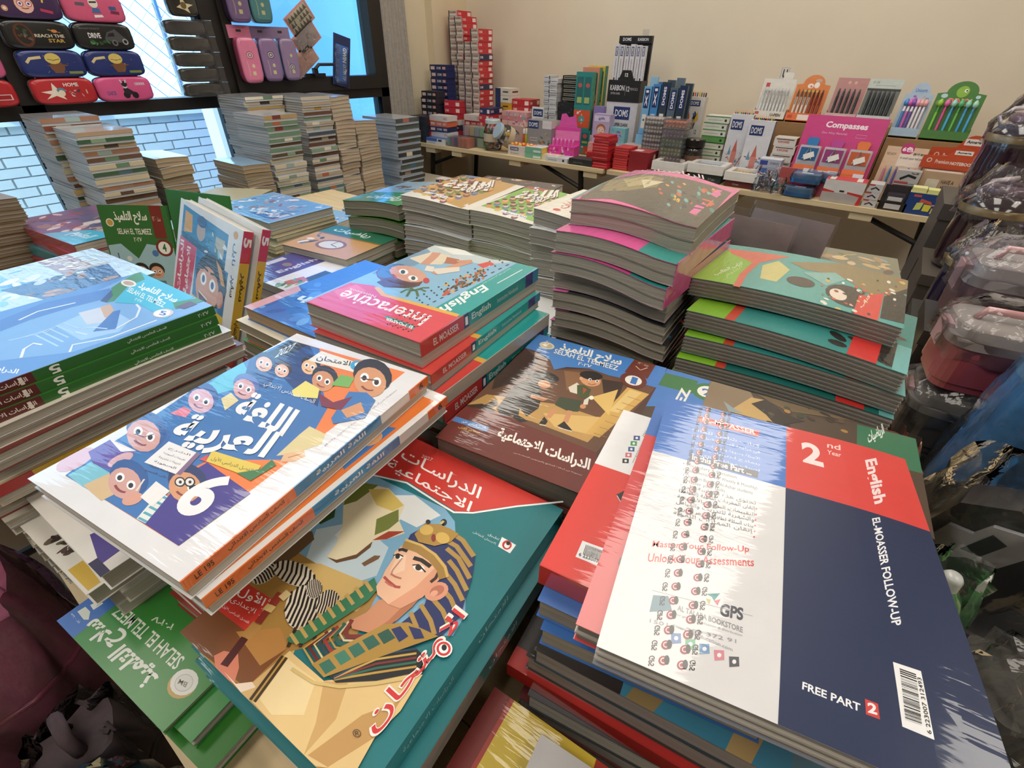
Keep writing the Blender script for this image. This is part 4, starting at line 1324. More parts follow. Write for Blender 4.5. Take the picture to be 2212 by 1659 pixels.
'r9': '''p e23c33 -825 -1138 825 -1138 825 1138 -825 1138
p f2f1f1 -825 1138 -462 1138 -447 160 -825 153
t 30343c 0 -482 335 -475 722 -502 339|www.gpseducation.com
t 30343c 1 -492 786 -478 943 -516 792|15014
p 33508e -596 749 -535 777 -518 703 -579 676
e f2f4f4 -557 726 13 7 5 -19
p 3c9a50 -600 648 -540 676 -523 605 -583 578
e f2f4f4 -561 626 13 7 5 -18
p 2f6098 -597 549 -538 576 -521 507 -580 480
e f2f4f4 -559 528 12 7 5 -18
p d86a78 -597 448 -539 475 -523 408 -581 382
e f2f4f4 -560 428 12 7 5 -17
p 17171b -598 350 -540 377 -525 312 -582 286
e f2f4f4 -561 331 12 7 5 -17
p f0f0f0 -605 -769 -427 -757 -414 -936 -600 -942
p 1a1a1c -565 -793 -560 -792 -550 -888 -556 -888
p 1a1a1c -554 -792 -549 -791 -539 -888 -545 -888
p 1a1a1c -543 -791 -538 -791 -529 -887 -534 -887
p 1a1a1c -532 -791 -527 -790 -518 -887 -523 -886
p 1a1a1c -521 -790 -516 -789 -507 -886 -512 -886
p 1a1a1c -510 -789 -505 -788 -496 -886 -501 -885
p 1a1a1c -499 -789 -494 -788 -485 -885 -491 -885
p 1a1a1c -488 -788 -483 -787 -475 -885 -480 -884
p 1a1a1c -478 -787 -473 -786 -464 -884 -469 -884
p 1a1a1c -467 -786 -462 -785 -453 -884 -458 -883
p 1a1a1c -456 -786 -451 -785 -442 -883 -448 -883
p 1a1a1c -445 -785 -440 -784 -432 -882 -437 -882
p 1a1a1c -434 -784 -429 -783 -421 -882 -426 -882
t 1e1e20 1 -582 -922 -418 -912 -585 -891|6 223007
p 20262c -510 -145 -447 -44 -436 -105 -443 -221
s e8e8e8 7 -501 -150 -445 -212''',
'gs': '''p 49a09c -990 -1375 990 -1375 990 1375 -990 1375
p 86be2e -990 1368 643 1286 167 712 -990 705
s d95a40 97 200 699 -447 738 -1040 693
p d9604a 716 1306 783 306 122 701 453 1143
p c9c27a 103 583 464 412 124 186 -530 252 -517 484
p 8c7a52 509 256 990 -446 990 -1375 407 -1375 -131 -961 368 -481 285 -21
p 7db4ae 134 -6 454 -415 250 -584 -231 -373
e 2a1c18 -302 -41 8 -194 -203 -20
e 2a1c18 -401 -686 -38 -303 -414 -8
p 17130f -22 -1102 601 -1375 -817 -1375 -866 -1103
p d93a34 -990 -794 -252 -805 90 -1096 -990 -1085
e e8d8c8 -445 -556 -46 -115 -210 -1
e c85038 -704 -684 -7 -25 -23 0
e e8e0d0 -886 -805 -8 -34 -41 0
e c85038 -19 -859 -12 -36 -51 1
e f0ece4 78 -566 -7 -21 -54 -1
e f0ece4 230 -1205 -14 -36 -35 2
e d9b85a 254 -821 -10 -26 -27 0
e f0ece4 -22 -1234 -7 -19 -52 3
e 5a8a6a 207 -1048 -13 -35 -30 1
e d9b85a -62 -949 -5 -15 -33 1
e f0ece4 661 -1128 -11 -26 -63 2
e 5a8a6a -173 -886 -7 -21 -55 1
e c85038 -698 -739 -5 -20 -37 0
e 1c1814 98 -361 -6 -19 -52 -2
e 5a8a6a 647 -1202 -17 -41 -36 2
e e8e0d0 -872 -421 -9 -39 -48 -2
e 8a4a3a 159 -1018 -7 -20 -35 1
e c85038 112 -1131 -14 -40 -44 2
e f0ece4 -739 -442 -10 -39 -29 -1
e 1c1814 -957 -791 -5 -19 -19 0
e e8e0d0 -80 -790 -12 -37 -56 0
e e8e0d0 -909 -448 -7 -29 -48 -1
e 5a8a6a -594 -382 -5 -19 -53 -2
e e8e0d0 344 -1185 -16 -42 -47 2
e c85038 129 -799 -8 -24 -25 0
e d9b85a -496 -814 -7 -23 -28 0
e c85038 -260 -325 -6 -19 -30 -1
e c85038 48 -737 -7 -21 -54 0
e 1c1814 -857 -971 -5 -21 -45 1
e 8a4a3a -262 -1249 -3 -10 -33 2
p d9b85a -982 -652 -990 -651 -990 -584 -985 -581 -964 -577 -944 -581 -931 -591 -926 -606 -930 -623 -942 -638 -961 -649
e 1c1814 -363 -640 -12 -40 -32 0
e d9b85a -440 -900 -9 -31 -29 0
e d9b85a 809 -1303 -19 -42 -63 3
e 8a4a3a -337 -520 -9 -31 -47 -1
e 1c1814 584 -983 -6 -16 -49 1
e 5a8a6a -123 -814 -7 -23 -49 0
e c85038 886 -1262 -18 -39 -31 1
e f0ece4 153 -1123 -6 -17 -25 1
e c85038 -661 -525 -10 -37 -38 -1
e f0ece4 -303 -828 -3 -11 -23 0
e 5a8a6a -634 -468 -5 -18 -45 -1
e e8e0d0 -721 -749 -7 -26 -20 0
e f0ece4 286 -632 -16 -44 -41 0
e c85038 276 -1136 -7 -17 -41 2
e d9b85a 9 -365 -11 -33 -55 -2
p 5a8a6a 246 -1375 245 -1371 251 -1357 263 -1345 280 -1337 298 -1334 314 -1339 324 -1348 327 -1361 321 -1375
e 8a4a3a 540 -1228 -8 -20 -56 2
t eef4e0 1 -777 1074 -27 843 -623 1141|كتاب الطالب
t b8d878 1 -770 893 -211 797 -602 981|العلوم
t ffe8e0 2 -739 -879 -197 -950 -664 -841|كتاب''',
'pk': '''p ec6aa8 -1375 -990 1375 -990 1375 990 -1375 990
p 55a59c -1375 990 1375 990 1375 978 -406 943 -1375 917
p 4c483c 190 990 846 715 1138 -624 994 -916 -370 -990 -1241 -990 -944 -617 -876 419 -1217 877 17 990
p 8a7a4c 64 961 836 637 650 187 -89 70 -646 384 -817 754
p b8a870 203 778 741 408 9 238 -374 450
p e2d6b0 300 484 356 89 -304 211
p 4c483c -1375 840 -1094 915 -725 352 -897 -622 -1152 -990 -1375 -990 -1375 -389 -1371 -378 -1205 405 -1375 818
e e0b048 -295 -304 -13 -33 -74 -19
e 2c6a70 -359 -524 -14 -36 -103 -24
e d9643c -345 -589 -9 -23 -76 -17
e d9643c 304 -186 -20 -45 -70 -17
e 7ab0a8 282 -535 -17 -35 -115 -25
e 3f8a86 -395 -925 -17 -41 -60 -11
e e0b048 872 -636 -20 -37 -71 -14
e 2c6a70 9 -790 -25 -55 -110 -21
e 7ab0a8 -795 -374 -12 -33 -69 -18
e 7ab0a8 -311 -498 -16 -39 -90 -21
p 3f8a86 -621 -990 -620 -989 -590 -980 -562 -979 -544 -985 -542 -990
e 2c6a70 301 -701 -15 -31 -72 -14
e 2c6a70 -211 -368 -21 -51 -83 -20
e 3f8a86 -746 -548 -7 -18 -46 -11
e 1f2a2c 36 -354 -22 -51 -60 -14
e 7ab0a8 482 -9 -15 -33 -91 -24
e e0b048 -426 -416 -8 -20 -77 -19
e d9643c -131 -321 -20 -47 -108 -27
e d9643c 768 -670 -30 -58 -87 -17
e d9643c 549 -540 -22 -45 -128 -27
e c8503a 648 -548 -27 -53 -97 -20
e d9643c -801 -773 -19 -52 -72 -15
p 3f8a86 -483 -990 -545 -990 -545 -990 -550 -976 -543 -958 -524 -940 -498 -924 -469 -915 -443 -914 -426 -921 -420 -935 -428 -953 -447 -972 -473 -987
e 3f8a86 -314 -273 -15 -38 -90 -23
e 2c6a70 89 -585 -22 -48 -83 -18
e 7ab0a8 503 -656 -29 -58 -95 -19
e 1f2a2c -611 -564 -17 -45 -77 -18
e 3f8a86 -327 -698 -9 -22 -104 -22
e e0b048 200 -16 -18 -41 -59 -16
e 7ab0a8 -705 -751 -20 -52 -88 -19
e e0b048 585 -193 -18 -38 -74 -18
e 7ab0a8 24 -280 -22 -50 -92 -23
e 3f8a86 625 -443 -10 -21 -61 -13
e 3f8a86 65 -802 -22 -48 -77 -15
e 3f8a86 573 -478 -15 -31 -118 -25
e 1f2a2c -291 -559 -9 -22 -83 -19
e 1f2a2c -145 -644 -9 -20 -73 -16
e 3f8a86 649 -433 -12 -23 -83 -18
e 1f2a2c -583 -313 -16 -43 -73 -19
e d9643c -364 -98 -15 -37 -61 -17
e 1f2a2c 15 -520 -24 -54 -58 -13
e d9643c -163 -7 -13 -31 -65 -18
p e2603c 25 -654 207 -687 -90 -903 -261 -867
p e2603c -269 -792 258 -756 222 -806 -325 -845
t e0b848 2 -506 -343 -562 -461 -299 -288|36
t f6dce8 1 1138 800 1319 -352 1567 936|الرياضيات
t d8d4c4 0 799 332 842 18 1016 402|للصف الأول''',
'l1': '''p f0ebdf -1375 -1000 1375 -1000 1375 1000 -1375 1000
p c79a54 1375 1000 1375 -733 -1375 -883 -1375 -830 -910 1000
p 5a7fa8 1140 1000 1175 1000 1375 922 1375 461 1338 420 830 629
p e0a040 -748 867 -814 824 -887 796 -952 790 -997 806 -1013 841 -998 889 -954 939 -889 983 -846 1000 -702 1000 -686 967 -703 918
p d99a70 -690 942 -748 906 -802 888 -840 893 -857 919 -848 961 -822 1000 -633 1000 -639 991
p 3a2a20 -636 1000 -658 989 -694 985 -723 997 -724 1000
p 3f78b0 -463 839 -532 795 -607 768 -674 762 -720 778 -737 814 -721 862 -675 913 -608 957 -532 986 -463 993 -415 977 -398 940 -416 891
p d99a70 -403 915 -463 878 -518 861 -558 866 -575 892 -565 934 -531 985 -515 1000 -325 1000 -349 965
p 3a2a20 -314 1000 -331 982 -368 962 -406 959 -436 971 -452 998 -452 1000
e e0a040 -278 848 110 -38 -136 -111
p e8b890 -105 888 -168 850 -226 832 -267 837 -284 864 -273 907 -237 959 -192 1000 -10 1000 -13 990 -50 938
p 5a3418 -31 955 -69 935 -108 932 -139 945 -156 972 -156 1000 6 1000 1 987
e 8a4a3a 22 819 113 -38 -142 -112
p e8b890 202 859 137 821 77 803 35 808 17 835 28 879 66 932 123 982 153 1000 309 1000 299 963 260 910
p 2a1c14 280 928 240 908 200 904 168 917 150 944 151 981 160 1000 331 1000 331 998 313 960
e e0a040 334 789 117 -39 -148 -114
p d99a70 520 830 452 791 390 773 346 778 328 806 340 850 380 903 440 955 508 994 526 1000 622 1000 634 981 622 935 581 881
p 5a3418 601 899 560 879 518 875 485 888 467 916 468 953 487 992 495 1000 656 1000 655 971 636 932
e 3a3a44 656 758 120 -40 -155 -115
p d99a70 849 799 778 760 714 741 669 747 650 775 663 820 705 874 767 926 838 966 904 986 951 981 969 952 955 906 912 851
p 2a1c14 934 869 891 849 848 845 814 859 796 887 796 925 816 964 852 998 857 1000 979 1000 992 980 990 942 970 903
e 5a8a4a 989 726 124 -41 -161 -117
p d99a70 1190 767 1116 728 1049 709 1002 715 984 743 998 789 1041 844 1106 897 1180 938 1249 957 1297 952 1316 923 1301 876 1256 820
p 3a2a20 1279 839 1234 818 1189 814 1154 828 1135 857 1137 895 1158 935 1195 969 1240 990 1285 995 1321 981 1340 952 1338 913 1316 872
e d8c050 -977 533 101 -37 -122 -102
e d99a70 -857 625 36 -58 -120 -92
e 5a3418 -791 687 37 -58 -71 -54
e 3f78b0 -703 501 104 -38 -127 -103
e f0c8a0 -578 594 37 -58 -125 -93
e 3a2a20 -509 657 37 -59 -74 -55
e 3a3a44 -420 467 107 -39 -132 -104
e d99a70 -290 561 38 -59 -130 -94
e 2a1c14 -218 625 38 -60 -77 -56
e 5a8a4a -127 433 110 -40 -137 -105
e f0c8a0 8 528 39 -60 -135 -95
e 2a1c14 83 593 39 -61 -80 -57
e c8503a 175 397 113 -40 -143 -107
e e8b890 316 493 39 -61 -141 -96
e 2a1c14 394 559 40 -62 -84 -57
e 3f78b0 487 360 117 -41 -149 -108
e e8b890 634 458 40 -63 -147 -98
e 5a3418 716 524 40 -63 -87 -58
e 7a3a6a 810 322 121 -42 -156 -109
e d99a70 964 421 41 -64 -153 -99
e 3a2a20 1049 488 41 -64 -91 -59
e 7a3a6a -1098 178 98 -38 -118 -96
e e8b890 -982 264 36 -57 -117 -86
e 3a2a20 -917 323 36 -57 -69 -51
e 3f78b0 -831 140 101 -39 -123 -97
e e8b890 -710 228 36 -57 -121 -87
e 5a3418 -643 287 37 -58 -72 -52
e 5a8a4a -556 102 104 -40 -128 -98
e e8b890 -430 190 37 -58 -126 -88
e 3a2a20 -360 250 37 -59 -75 -52
e 5a8a4a -271 62 107 -41 -133 -99
e e8b890 -140 151 38 -59 -131 -89
e 2a1c14 -67 212 38 -60 -78 -53
e 7a3a6a 22 21 110 -42 -139 -100
e d99a70 159 111 38 -60 -137 -90
e 2a1c14 235 173 39 -61 -81 -54
e d8c050 326 -22 114 -43 -144 -101
e f0c8a0 468 70 39 -61 -142 -91
e 3a2a20 547 132 40 -62 -84 -54
e 3a3a44 639 -65 117 -43 -150 -103
e e8b890 788 27 40 -62 -148 -92
e 3a2a20 870 90 40 -63 -88 -55
p 7a3a6a -1119 -204 -1179 -239 -1246 -260 -1306 -261 -1347 -244 -1363 -211 -1349 -169 -1309 -126 -1250 -90 -1183 -68 -1122 -66 -1079 -83 -1063 -117 -1077 -160
e f0c8a0 -1101 -83 35 -56 -113 -81
e 5a3418 -1039 -28 35 -56 -67 -48
e e0a040 -954 -206 98 -40 -119 -91
e e8b890 -837 -124 36 -56 -118 -82
e 5a3418 -772 -68 36 -57 -70 -49
e 3f78b0 -686 -250 101 -41 -124 -92
e f0c8a0 -564 -167 36 -57 -122 -83
e 2a1c14 -496 -110 37 -58 -72 -49
e 8a4a3a -409 -294 104 -42 -129 -93
e d99a70 -282 -210 37 -58 -127 -84
e 2a1c14 -212 -153 37 -59 -75 -50
e 3f78b0 -124 -340 107 -43 -134 -94
e f0c8a0 8 -256 38 -59 -132 -85
e 2a1c14 82 -197 38 -60 -78 -50
e 5a8a4a 171 -387 111 -44 -140 -95
e d99a70 309 -302 38 -60 -138 -85
e 2a1c14 385 -243 39 -61 -82 -51
e e0a040 475 -436 114 -45 -146 -96
e e8b890 619 -350 39 -61 -143 -86
e 2a1c14 698 -291 39 -62 -85 -51
t 5a3a30 5 -308 540 216 -533 504 855|اللغة
t f6f2ea 3 -264 596 263 -482 554 916|اللغة
t 5a3a30 5 -550 -165 459 -538 289 244|العربية
t f6f2ea 3 -508 -114 507 -486 337 300|العربية
p f2f2ee -920 654 -1021 -100 -834 -60 -778 666
t 2a6aa8 2 -938 564 -989 -40 -826 552|الأضواء
t f4ecec 2 -1239 -716 -1216 -856 -935 -566|4''',
'l2': '''p f0ebdf -1375 -990 1375 -990 1375 990 -1375 990
p 7dbb4a 22 896 477 990 1375 990 1375 -185 -1231 -837 -982 929
p b03a44 1138 990 1375 990 1375 323 1083 255
e e0a040 -885 747 97 -41 -111 -81
e d99a70 -775 820 37 -54 -110 -73
e 3a2a20 -714 870 37 -54 -65 -43
e 3f78b0 -624 698 99 -41 -116 -82
e d99a70 -510 771 37 -55 -114 -73
e 3a2a20 -447 822 38 -55 -68 -43
e e0a040 -355 647 102 -42 -120 -83
e e8b890 -237 721 38 -56 -119 -74
e 5a3418 -171 773 38 -56 -70 -44
e 8a4a3a -79 595 105 -43 -125 -83
e e8b890 45 670 39 -56 -123 -74
e 2a1c14 113 721 39 -57 -73 -44
e e0a040 207 541 108 -44 -130 -84
e d99a70 335 616 39 -57 -128 -75
e 5a3418 406 669 40 -58 -76 -44
e 3a3a44 501 486 111 -45 -135 -85
e d99a70 634 561 40 -58 -133 -76
e 2a1c14 708 614 40 -59 -79 -45
e 5a8a4a 804 429 114 -46 -141 -85
e d99a70 943 505 41 -59 -139 -76
e 3a2a20 1020 558 41 -59 -82 -45
e d8c050 -1009 438 94 -41 -108 -77
e d99a70 -902 506 36 -53 -107 -68
e 5a3418 -844 554 36 -53 -63 -40
e 3f78b0 -755 385 97 -42 -112 -77
e f0c8a0 -645 454 37 -54 -111 -69
e 3a2a20 -584 502 37 -54 -66 -41
e 3a3a44 -494 331 99 -43 -116 -78
e d99a70 -379 400 37 -54 -115 -69
e 2a1c14 -316 448 37 -55 -68 -41
e 5a8a4a -225 275 102 -44 -121 -78
e f0c8a0 -106 345 38 -55 -119 -70
e 2a1c14 -40 393 38 -56 -71 -41
e c8503a 52 217 105 -45 -126 -79
e e8b890 176 288 39 -56 -124 -70
e 2a1c14 244 337 39 -56 -73 -42
e 3f78b0 338 158 108 -46 -131 -79
e e8b890 466 229 39 -57 -129 -71
e 5a3418 537 278 40 -57 -76 -42
e 7a3a6a 632 97 111 -47 -136 -80
e d99a70 766 168 40 -58 -134 -71
e 3a2a20 840 218 40 -58 -79 -42
e 7a3a6a -1129 140 92 -42 -105 -72
e e8b890 -1025 204 35 -52 -104 -64
e 3a2a20 -969 249 36 -52 -61 -38
e 3f78b0 -882 84 94 -43 -109 -73
e e8b890 -774 149 36 -53 -107 -64
e 5a3418 -716 194 36 -53 -64 -38
e 5a8a4a -628 27 97 -43 -113 -73
e e8b890 -516 92 36 -53 -111 -65
e 3a2a20 -455 137 37 -54 -66 -38
e 5a8a4a -366 -32 99 -44 -117 -74
e e8b890 -250 33 37 -54 -116 -65
e 2a1c14 -187 79 37 -55 -68 -39
e 7a3a6a -96 -93 102 -45 -122 -74
e d99a70 24 -28 38 -55 -120 -66
e 2a1c14 89 19 38 -55 -71 -39
e d8c050 181 -156 105 -46 -126 -75
e f0c8a0 306 -90 38 -56 -125 -66
e 3a2a20 374 -43 39 -56 -74 -39
e 3a3a44 467 -221 108 -47 -131 -75
e e8b890 596 -154 39 -57 -129 -66
e 3a2a20 668 -107 39 -57 -77 -39
p 7a3a6a -1155 -188 -1209 -214 -1269 -226 -1324 -222 -1363 -203 -1375 -181 -1375 -161 -1368 -138 -1333 -104 -1280 -78 -1219 -66 -1163 -69 -1123 -88 -1107 -118 -1118 -154
e f0c8a0 -1144 -86 35 -51 -101 -60
e 5a3418 -1089 -43 35 -51 -59 -36
e e0a040 -1003 -205 92 -43 -106 -69
e e8b890 -899 -144 35 -52 -104 -61
e 5a3418 -842 -102 35 -52 -62 -36
e 3f78b0 -756 -265 94 -44 -109 -69
e f0c8a0 -648 -205 36 -53 -108 -61
e 2a1c14 -589 -161 36 -53 -64 -36
e 8a4a3a -501 -328 97 -45 -114 -69
e d99a70 -389 -267 36 -53 -112 -61
e 2a1c14 -328 -223 37 -54 -66 -36
e 3f78b0 -239 -392 99 -46 -118 -70
e f0c8a0 -123 -330 37 -54 -116 -61
e 2a1c14 -59 -287 37 -54 -69 -36
e 5a8a4a 31 -458 102 -47 -122 -70
e d99a70 151 -396 38 -55 -121 -62
e 2a1c14 218 -352 38 -55 -71 -37
e e0a040 309 -525 105 -48 -127 -70
e e8b890 434 -464 38 -56 -125 -62
e 2a1c14 503 -419 38 -56 -74 -37
t 5a3a30 5 -119 571 673 -158 705 803|اللغة
t f6f2ea 3 -79 617 717 -114 751 852|اللغة
t 5a3a30 5 -292 16 726 -235 352 308|العربية
t f6f2ea 3 -254 58 771 -192 395 354|العربية
p f2f2ee -1151 334 -1200 -383 -1000 -333 -972 346
t 2a6aa8 2 -1162 260 -1174 -336 -1010 254|الأضواء
t f4ecec 2 977 643 1002 489 1370 804|5'''}
# ------------------------------------------------------------------ the room
WX, WY, CEIL = -3.0, 3.42, 2.8
def room():
    MB().box(-3.2, 3.2, -3.2, 3.5, -.1, 0, '8f7d68').build('floor', 'tile')['kind'] = 'structure'
    MB().box(-3.2, 3.2, -3.2, 3.5, CEIL, CEIL+.1, 'efe8da').build('ceiling', 'plaster')['kind'] = 'structure'
    struct(MB().box(-3.2, 3.2, WY, WY+.12, 0, CEIL, 'e9dcc6').build('wall_back', 'plaster'))
    struct(MB().box(3.0, 3.12, -3.2, WY, 0, CEIL, 'e9dcc6').build('wall_right', 'plaster'))
    struct(MB().box(-3.2, 3.0, -3.2, -3.08, 0, CEIL, 'e9dcc6').build('wall_front', 'plaster'))
    m = MB().box(-3.12, -3.0, -3.08, WY, 0, .42, 'd8ccb4').box(-3.12, -3.0, 2.62, WY, .42, CEIL, 'ded0b4').box(-3.12, -3.0, -3.08, -1.6, .42, CEIL, 'ded0b4')
    struct(m.build('wall_left', 'plaster'))
    struct(MB().box(-3.0, -2.935, 3.05, WY, 0, CEIL, 'e0cfb0').build('wall_pillar', 'plaster'))
    for i, (x, y) in enumerate(LAMPS):
        t = thing('ceiling_lamp', 'rectangular ceiling lamp panel out of view, over %s' % ('the floor bags', 'the viewer', 'the window piles', 'the pink pile', 'the pencil box columns, added to brighten the wall', 'the pen displays, added to brighten the wall', 'the empty floor behind right', 'the bottles')[i], 'lamp', (x, y, 2.74), 0, 'ceiling lamps')
        MB().box(-.33, .33, -.61, -.58, 0, .06, 'e8e8e6').box(-.33, .33, .58, .61, 0, .06, 'e8e8e6').box(-.33, -.30, -.58, .58, 0, .06, 'e8e8e6').box(.30, .33, -.58, .58, 0, .06, 'e8e8e6').box(-.30, .30, -.58, .58, .03, .06, 'f6f4ee').build('lamp_frame', 'plastic', t)
room()
def window():
    fr = '2b2725'
    root = link('window_1', None); root['kind'] = 'structure'
    y0, y1, top = -1.6, 2.62, 2.72
    def bar(name, ya, yb, za, zb, x0=-3.06, x1=-2.96): MB().box(x0, x1, ya, yb, za, zb, fr).build(name, 'darkmetal', root)
    for a, b in ((y0, y0+.06), (-.50, -.43), (.625, .70), (1.46, 1.545), (2.54, 2.62)): bar('mullion', a, b, .42, top)
    bar('transom', y0, y1, 1.035, 1.088); bar('sill_rail', y0, y1, .42, .48); bar('head_rail', y0, y1, top-.06, top)
    cols = ((y0+.06, -.50), (-.43, .625), (.70, 1.46), (1.545, 2.54))
    for i, (a, b) in enumerate(cols):
        for za, zb in ((.48, 1.035), (1.088, top-.06)):
            p = MB().box(-3.012, -3.006, a, b, za, zb, 'bfe0f2').build('pane', 'pane', root)
        # slim glazing bead along each light
        for ya, yb in ((a, a+.018), (b-.018, b)): MB().box(-3.03, -2.99, ya, yb, .48, 1.035, '1d3a4c').build('bead', 'darkmetal', root); MB().box(-3.03, -2.99, ya, yb, 1.088, top-.06, '1d3a4c').build('bead', 'darkmetal', root)
    # opening sash on the right light with its lever handle
    a, b = cols[3]
    for n, ya, yb, za, zb in (('sash_rail', a, b, 1.088, 1.16), ('sash_stile', a, a+.05, 1.16, top-.06), ('sash_stile', b-.05, b, 1.16, top-.06)): bar(n, ya, yb, za, zb, -3.04, -2.94)
    h = MB().box(-2.94, -2.925, 1.95, 2.09, 1.16, 1.178, '1c1a19').box(-2.925, -2.90, 2.0, 2.025, 1.165, 1.205, '1c1a19').tube([(-2.905, 2.01, 1.2), (-2.905, 2.04, 1.222), (-2.905, 2.14, 1.222)], .009, '1c1a19').build('window_handle', 'darkmetal', root)
window()
def outside():
    # terrace beyond the glass
    struct(MB().box(-14, -3.2, -8, 12, -.35, -.25, 'c9c4bb').build('terrace_floor', 'tile'))
    w = struct(MB().box(-5.72, -5.5, -6, 4.2, -.25, .78, 'b7bcc0').box(-5.76, -5.46, -6, 4.2, .78, .84, 'e4e8ea').build('parapet_wall', 'plaster'))
    n = 0
    me = MB().box(-.008, .008, -.115, .115, -.032, .032, 'cfd2d2').mesh('brick', 'plaster')
    for r in range(13):
        for c in range(15):
            y = .15+c*.245+(.122 if r % 2 else 0)
            o = link('brick', me, w, (-5.495, y, -.12+r*.073))
    p = tag(MB().box(-4.5, -4.32, 2.02, 2.2, -.25, 1.10, 'f2f2ee').build('white_post', 'plaster'), 'sunlit white post standing outside the window', 'post')
    # chain-link fence above the parapet
    f = thing('chain_fence', 'wire mesh fence on posts above the brick parapet outside', 'fence', (-5.6, 0, .84))
    for y in (-3, -1.2, .6, 2.4, 4.1): MB().tube([(0, y, 0), (0, y, 1.25)], .022, 'b8bcbe').build('fence_post', 'steel', f)
    mb = MB()
    for k in range(-12, 62):
        y = -3+k*.14
        for s in (1, -1):
            a = (0, y, .0); b = (0, y+s*1.2, 1.2)
            mb.tube([a, b], .004, 'c6cacc', 3)
    stuff(mb.build('wire_mesh', 'steel', f))
    b = MB().box(-9.4, -9.2, -7, 3.0, -.25, 6, 'cfd6da')
    for k in range(6): b.box(-9.2, -9.17, -6+k*1.4, -5.2+k*1.4, 1.6, 3.0, '56707c')
    struct(b.build('neighbour_wall', 'plaster'))
    struct(MB().box(-4.6, -4.5, 2.35, 7.5, -.25, 4.2, '74adf2').build('added_blue_panel', 'plaster'))  # added panel standing in for blue glass, gives the right pane its blue
    t = thing('terrace_trestle', 'white sawhorse frame resting on the parapet outside', 'sawhorse', (-5.49, 1.35, .845))
    MB().box(-.05, .05, -.32, .32, .10, .16, 'f2f4f4').build('beam', 'plastic', t)
    for y in (-.28, .28):
        MB().add([(-.06,y-.05,0),(.06,y-.05,0),(.06,y+.05,0),(-.06,y+.05,0),(-.04,y-.02,.13),(.04,y-.02,.13),(.04,y+.02,.13),(-.04,y+.02,.13)], [(0,1,5,4),(1,2,6,5),(2,3,7,6),(3,0,4,7),(4,5,6,7),(3,2,1,0)], 'e8ecee').build('foot', 'plastic', t)
outside()
def curtain():
    t = thing('curtain', 'taupe window curtain hanging in folds beside the pillar', 'curtain', (-2.965, 2.715, .05))
    def fn(u, v):
        y = (u-.5)*.19*(1+.25*(1-v)); x = .018*math.sin(u*7*math.pi)*(.5+.5*(1-v))
        y += -.16*max(0, .42-v)**2*6*.2
        return (x+.005, y, v*2.6)
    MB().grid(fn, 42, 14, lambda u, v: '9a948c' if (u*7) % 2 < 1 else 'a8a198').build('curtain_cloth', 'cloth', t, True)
    MB().tube([(0, -.18, 2.62), (0, .18, 2.62)], .012, 'b0a898').build('curtain_rod', 'steel', t)
curtain()
def table(name, label, x0, x1, y0, y1, z, top='d9c39a', legs=True, nb=4, battens=()):
    t = thing(name, label, 'table', ((x0+x1)/2, (y0+y1)/2, 0))
    hx, hy = (x1-x0)/2, (y1-y0)/2; w = 2*hy/nb
    for k in range(nb):
        c = ['d9c39a', 'd3bb8f', 'dfcaa3', 'd6c096'][k % 4]
        MB().box(-hx, hx, -hy+k*w+.001, -hy+(k+1)*w-.001, z-.022, z, c).build('plank', 'wood', t)
    for bx in battens: MB().box(bx-.045-(x0+x1)/2, bx+.045-(x0+x1)/2, -hy+.01, hy-.01, z-.055, z-.022, 'd9c6a0').build('batten', 'wood', t)
    for sx in (-1, 1):
        for sy in (-1, 1):
            MB().tube([(sx*(hx-.18), sy*(hy-.07), z-.03), (sx*(hx-.10), sy*(hy-.05), 0)], .017, '1d1c1b', 8).build('leg', 'darkmetal', t)
        MB().tube([(sx*(hx-.11), -hy+.06, .25), (sx*(hx-.11), hy-.06, .25)], .012, '1d1c1b', 6).build('crossbar', 'darkmetal', t)
        MB().tube([(sx*(hx-.17), -hy+.08, z-.14), (sx*(hx-.48), -hy+.08, z-.03)], .012, '1d1c1b', 6).build('brace', 'darkmetal', t)
    return t
table('folding_table', 'pale plank table along the back wall nearest the pillar', -2.91, -1.315, 2.69, 3.33, .75, battens=(-2.7, -2.45, -1.95, -1.40))
table('folding_table', 'pale plank table along the back wall nearest the bottles', -1.295, .42, 2.70, 3.33, .75, battens=(-1.2, -.6, -.02, .30))
table('display_table', 'plank table under the stacks of school books', -1.28, .165, -.05, 1.42, .75, nb=8)
table('display_table', 'plank table under the books nearest the window', -2.1, -1.30, -.3, 1.42, .75, nb=8)
table('low_bench', 'low bench under the bagged bottles and lunch boxes', .175, .80, .1, 2.40, .60, nb=4)
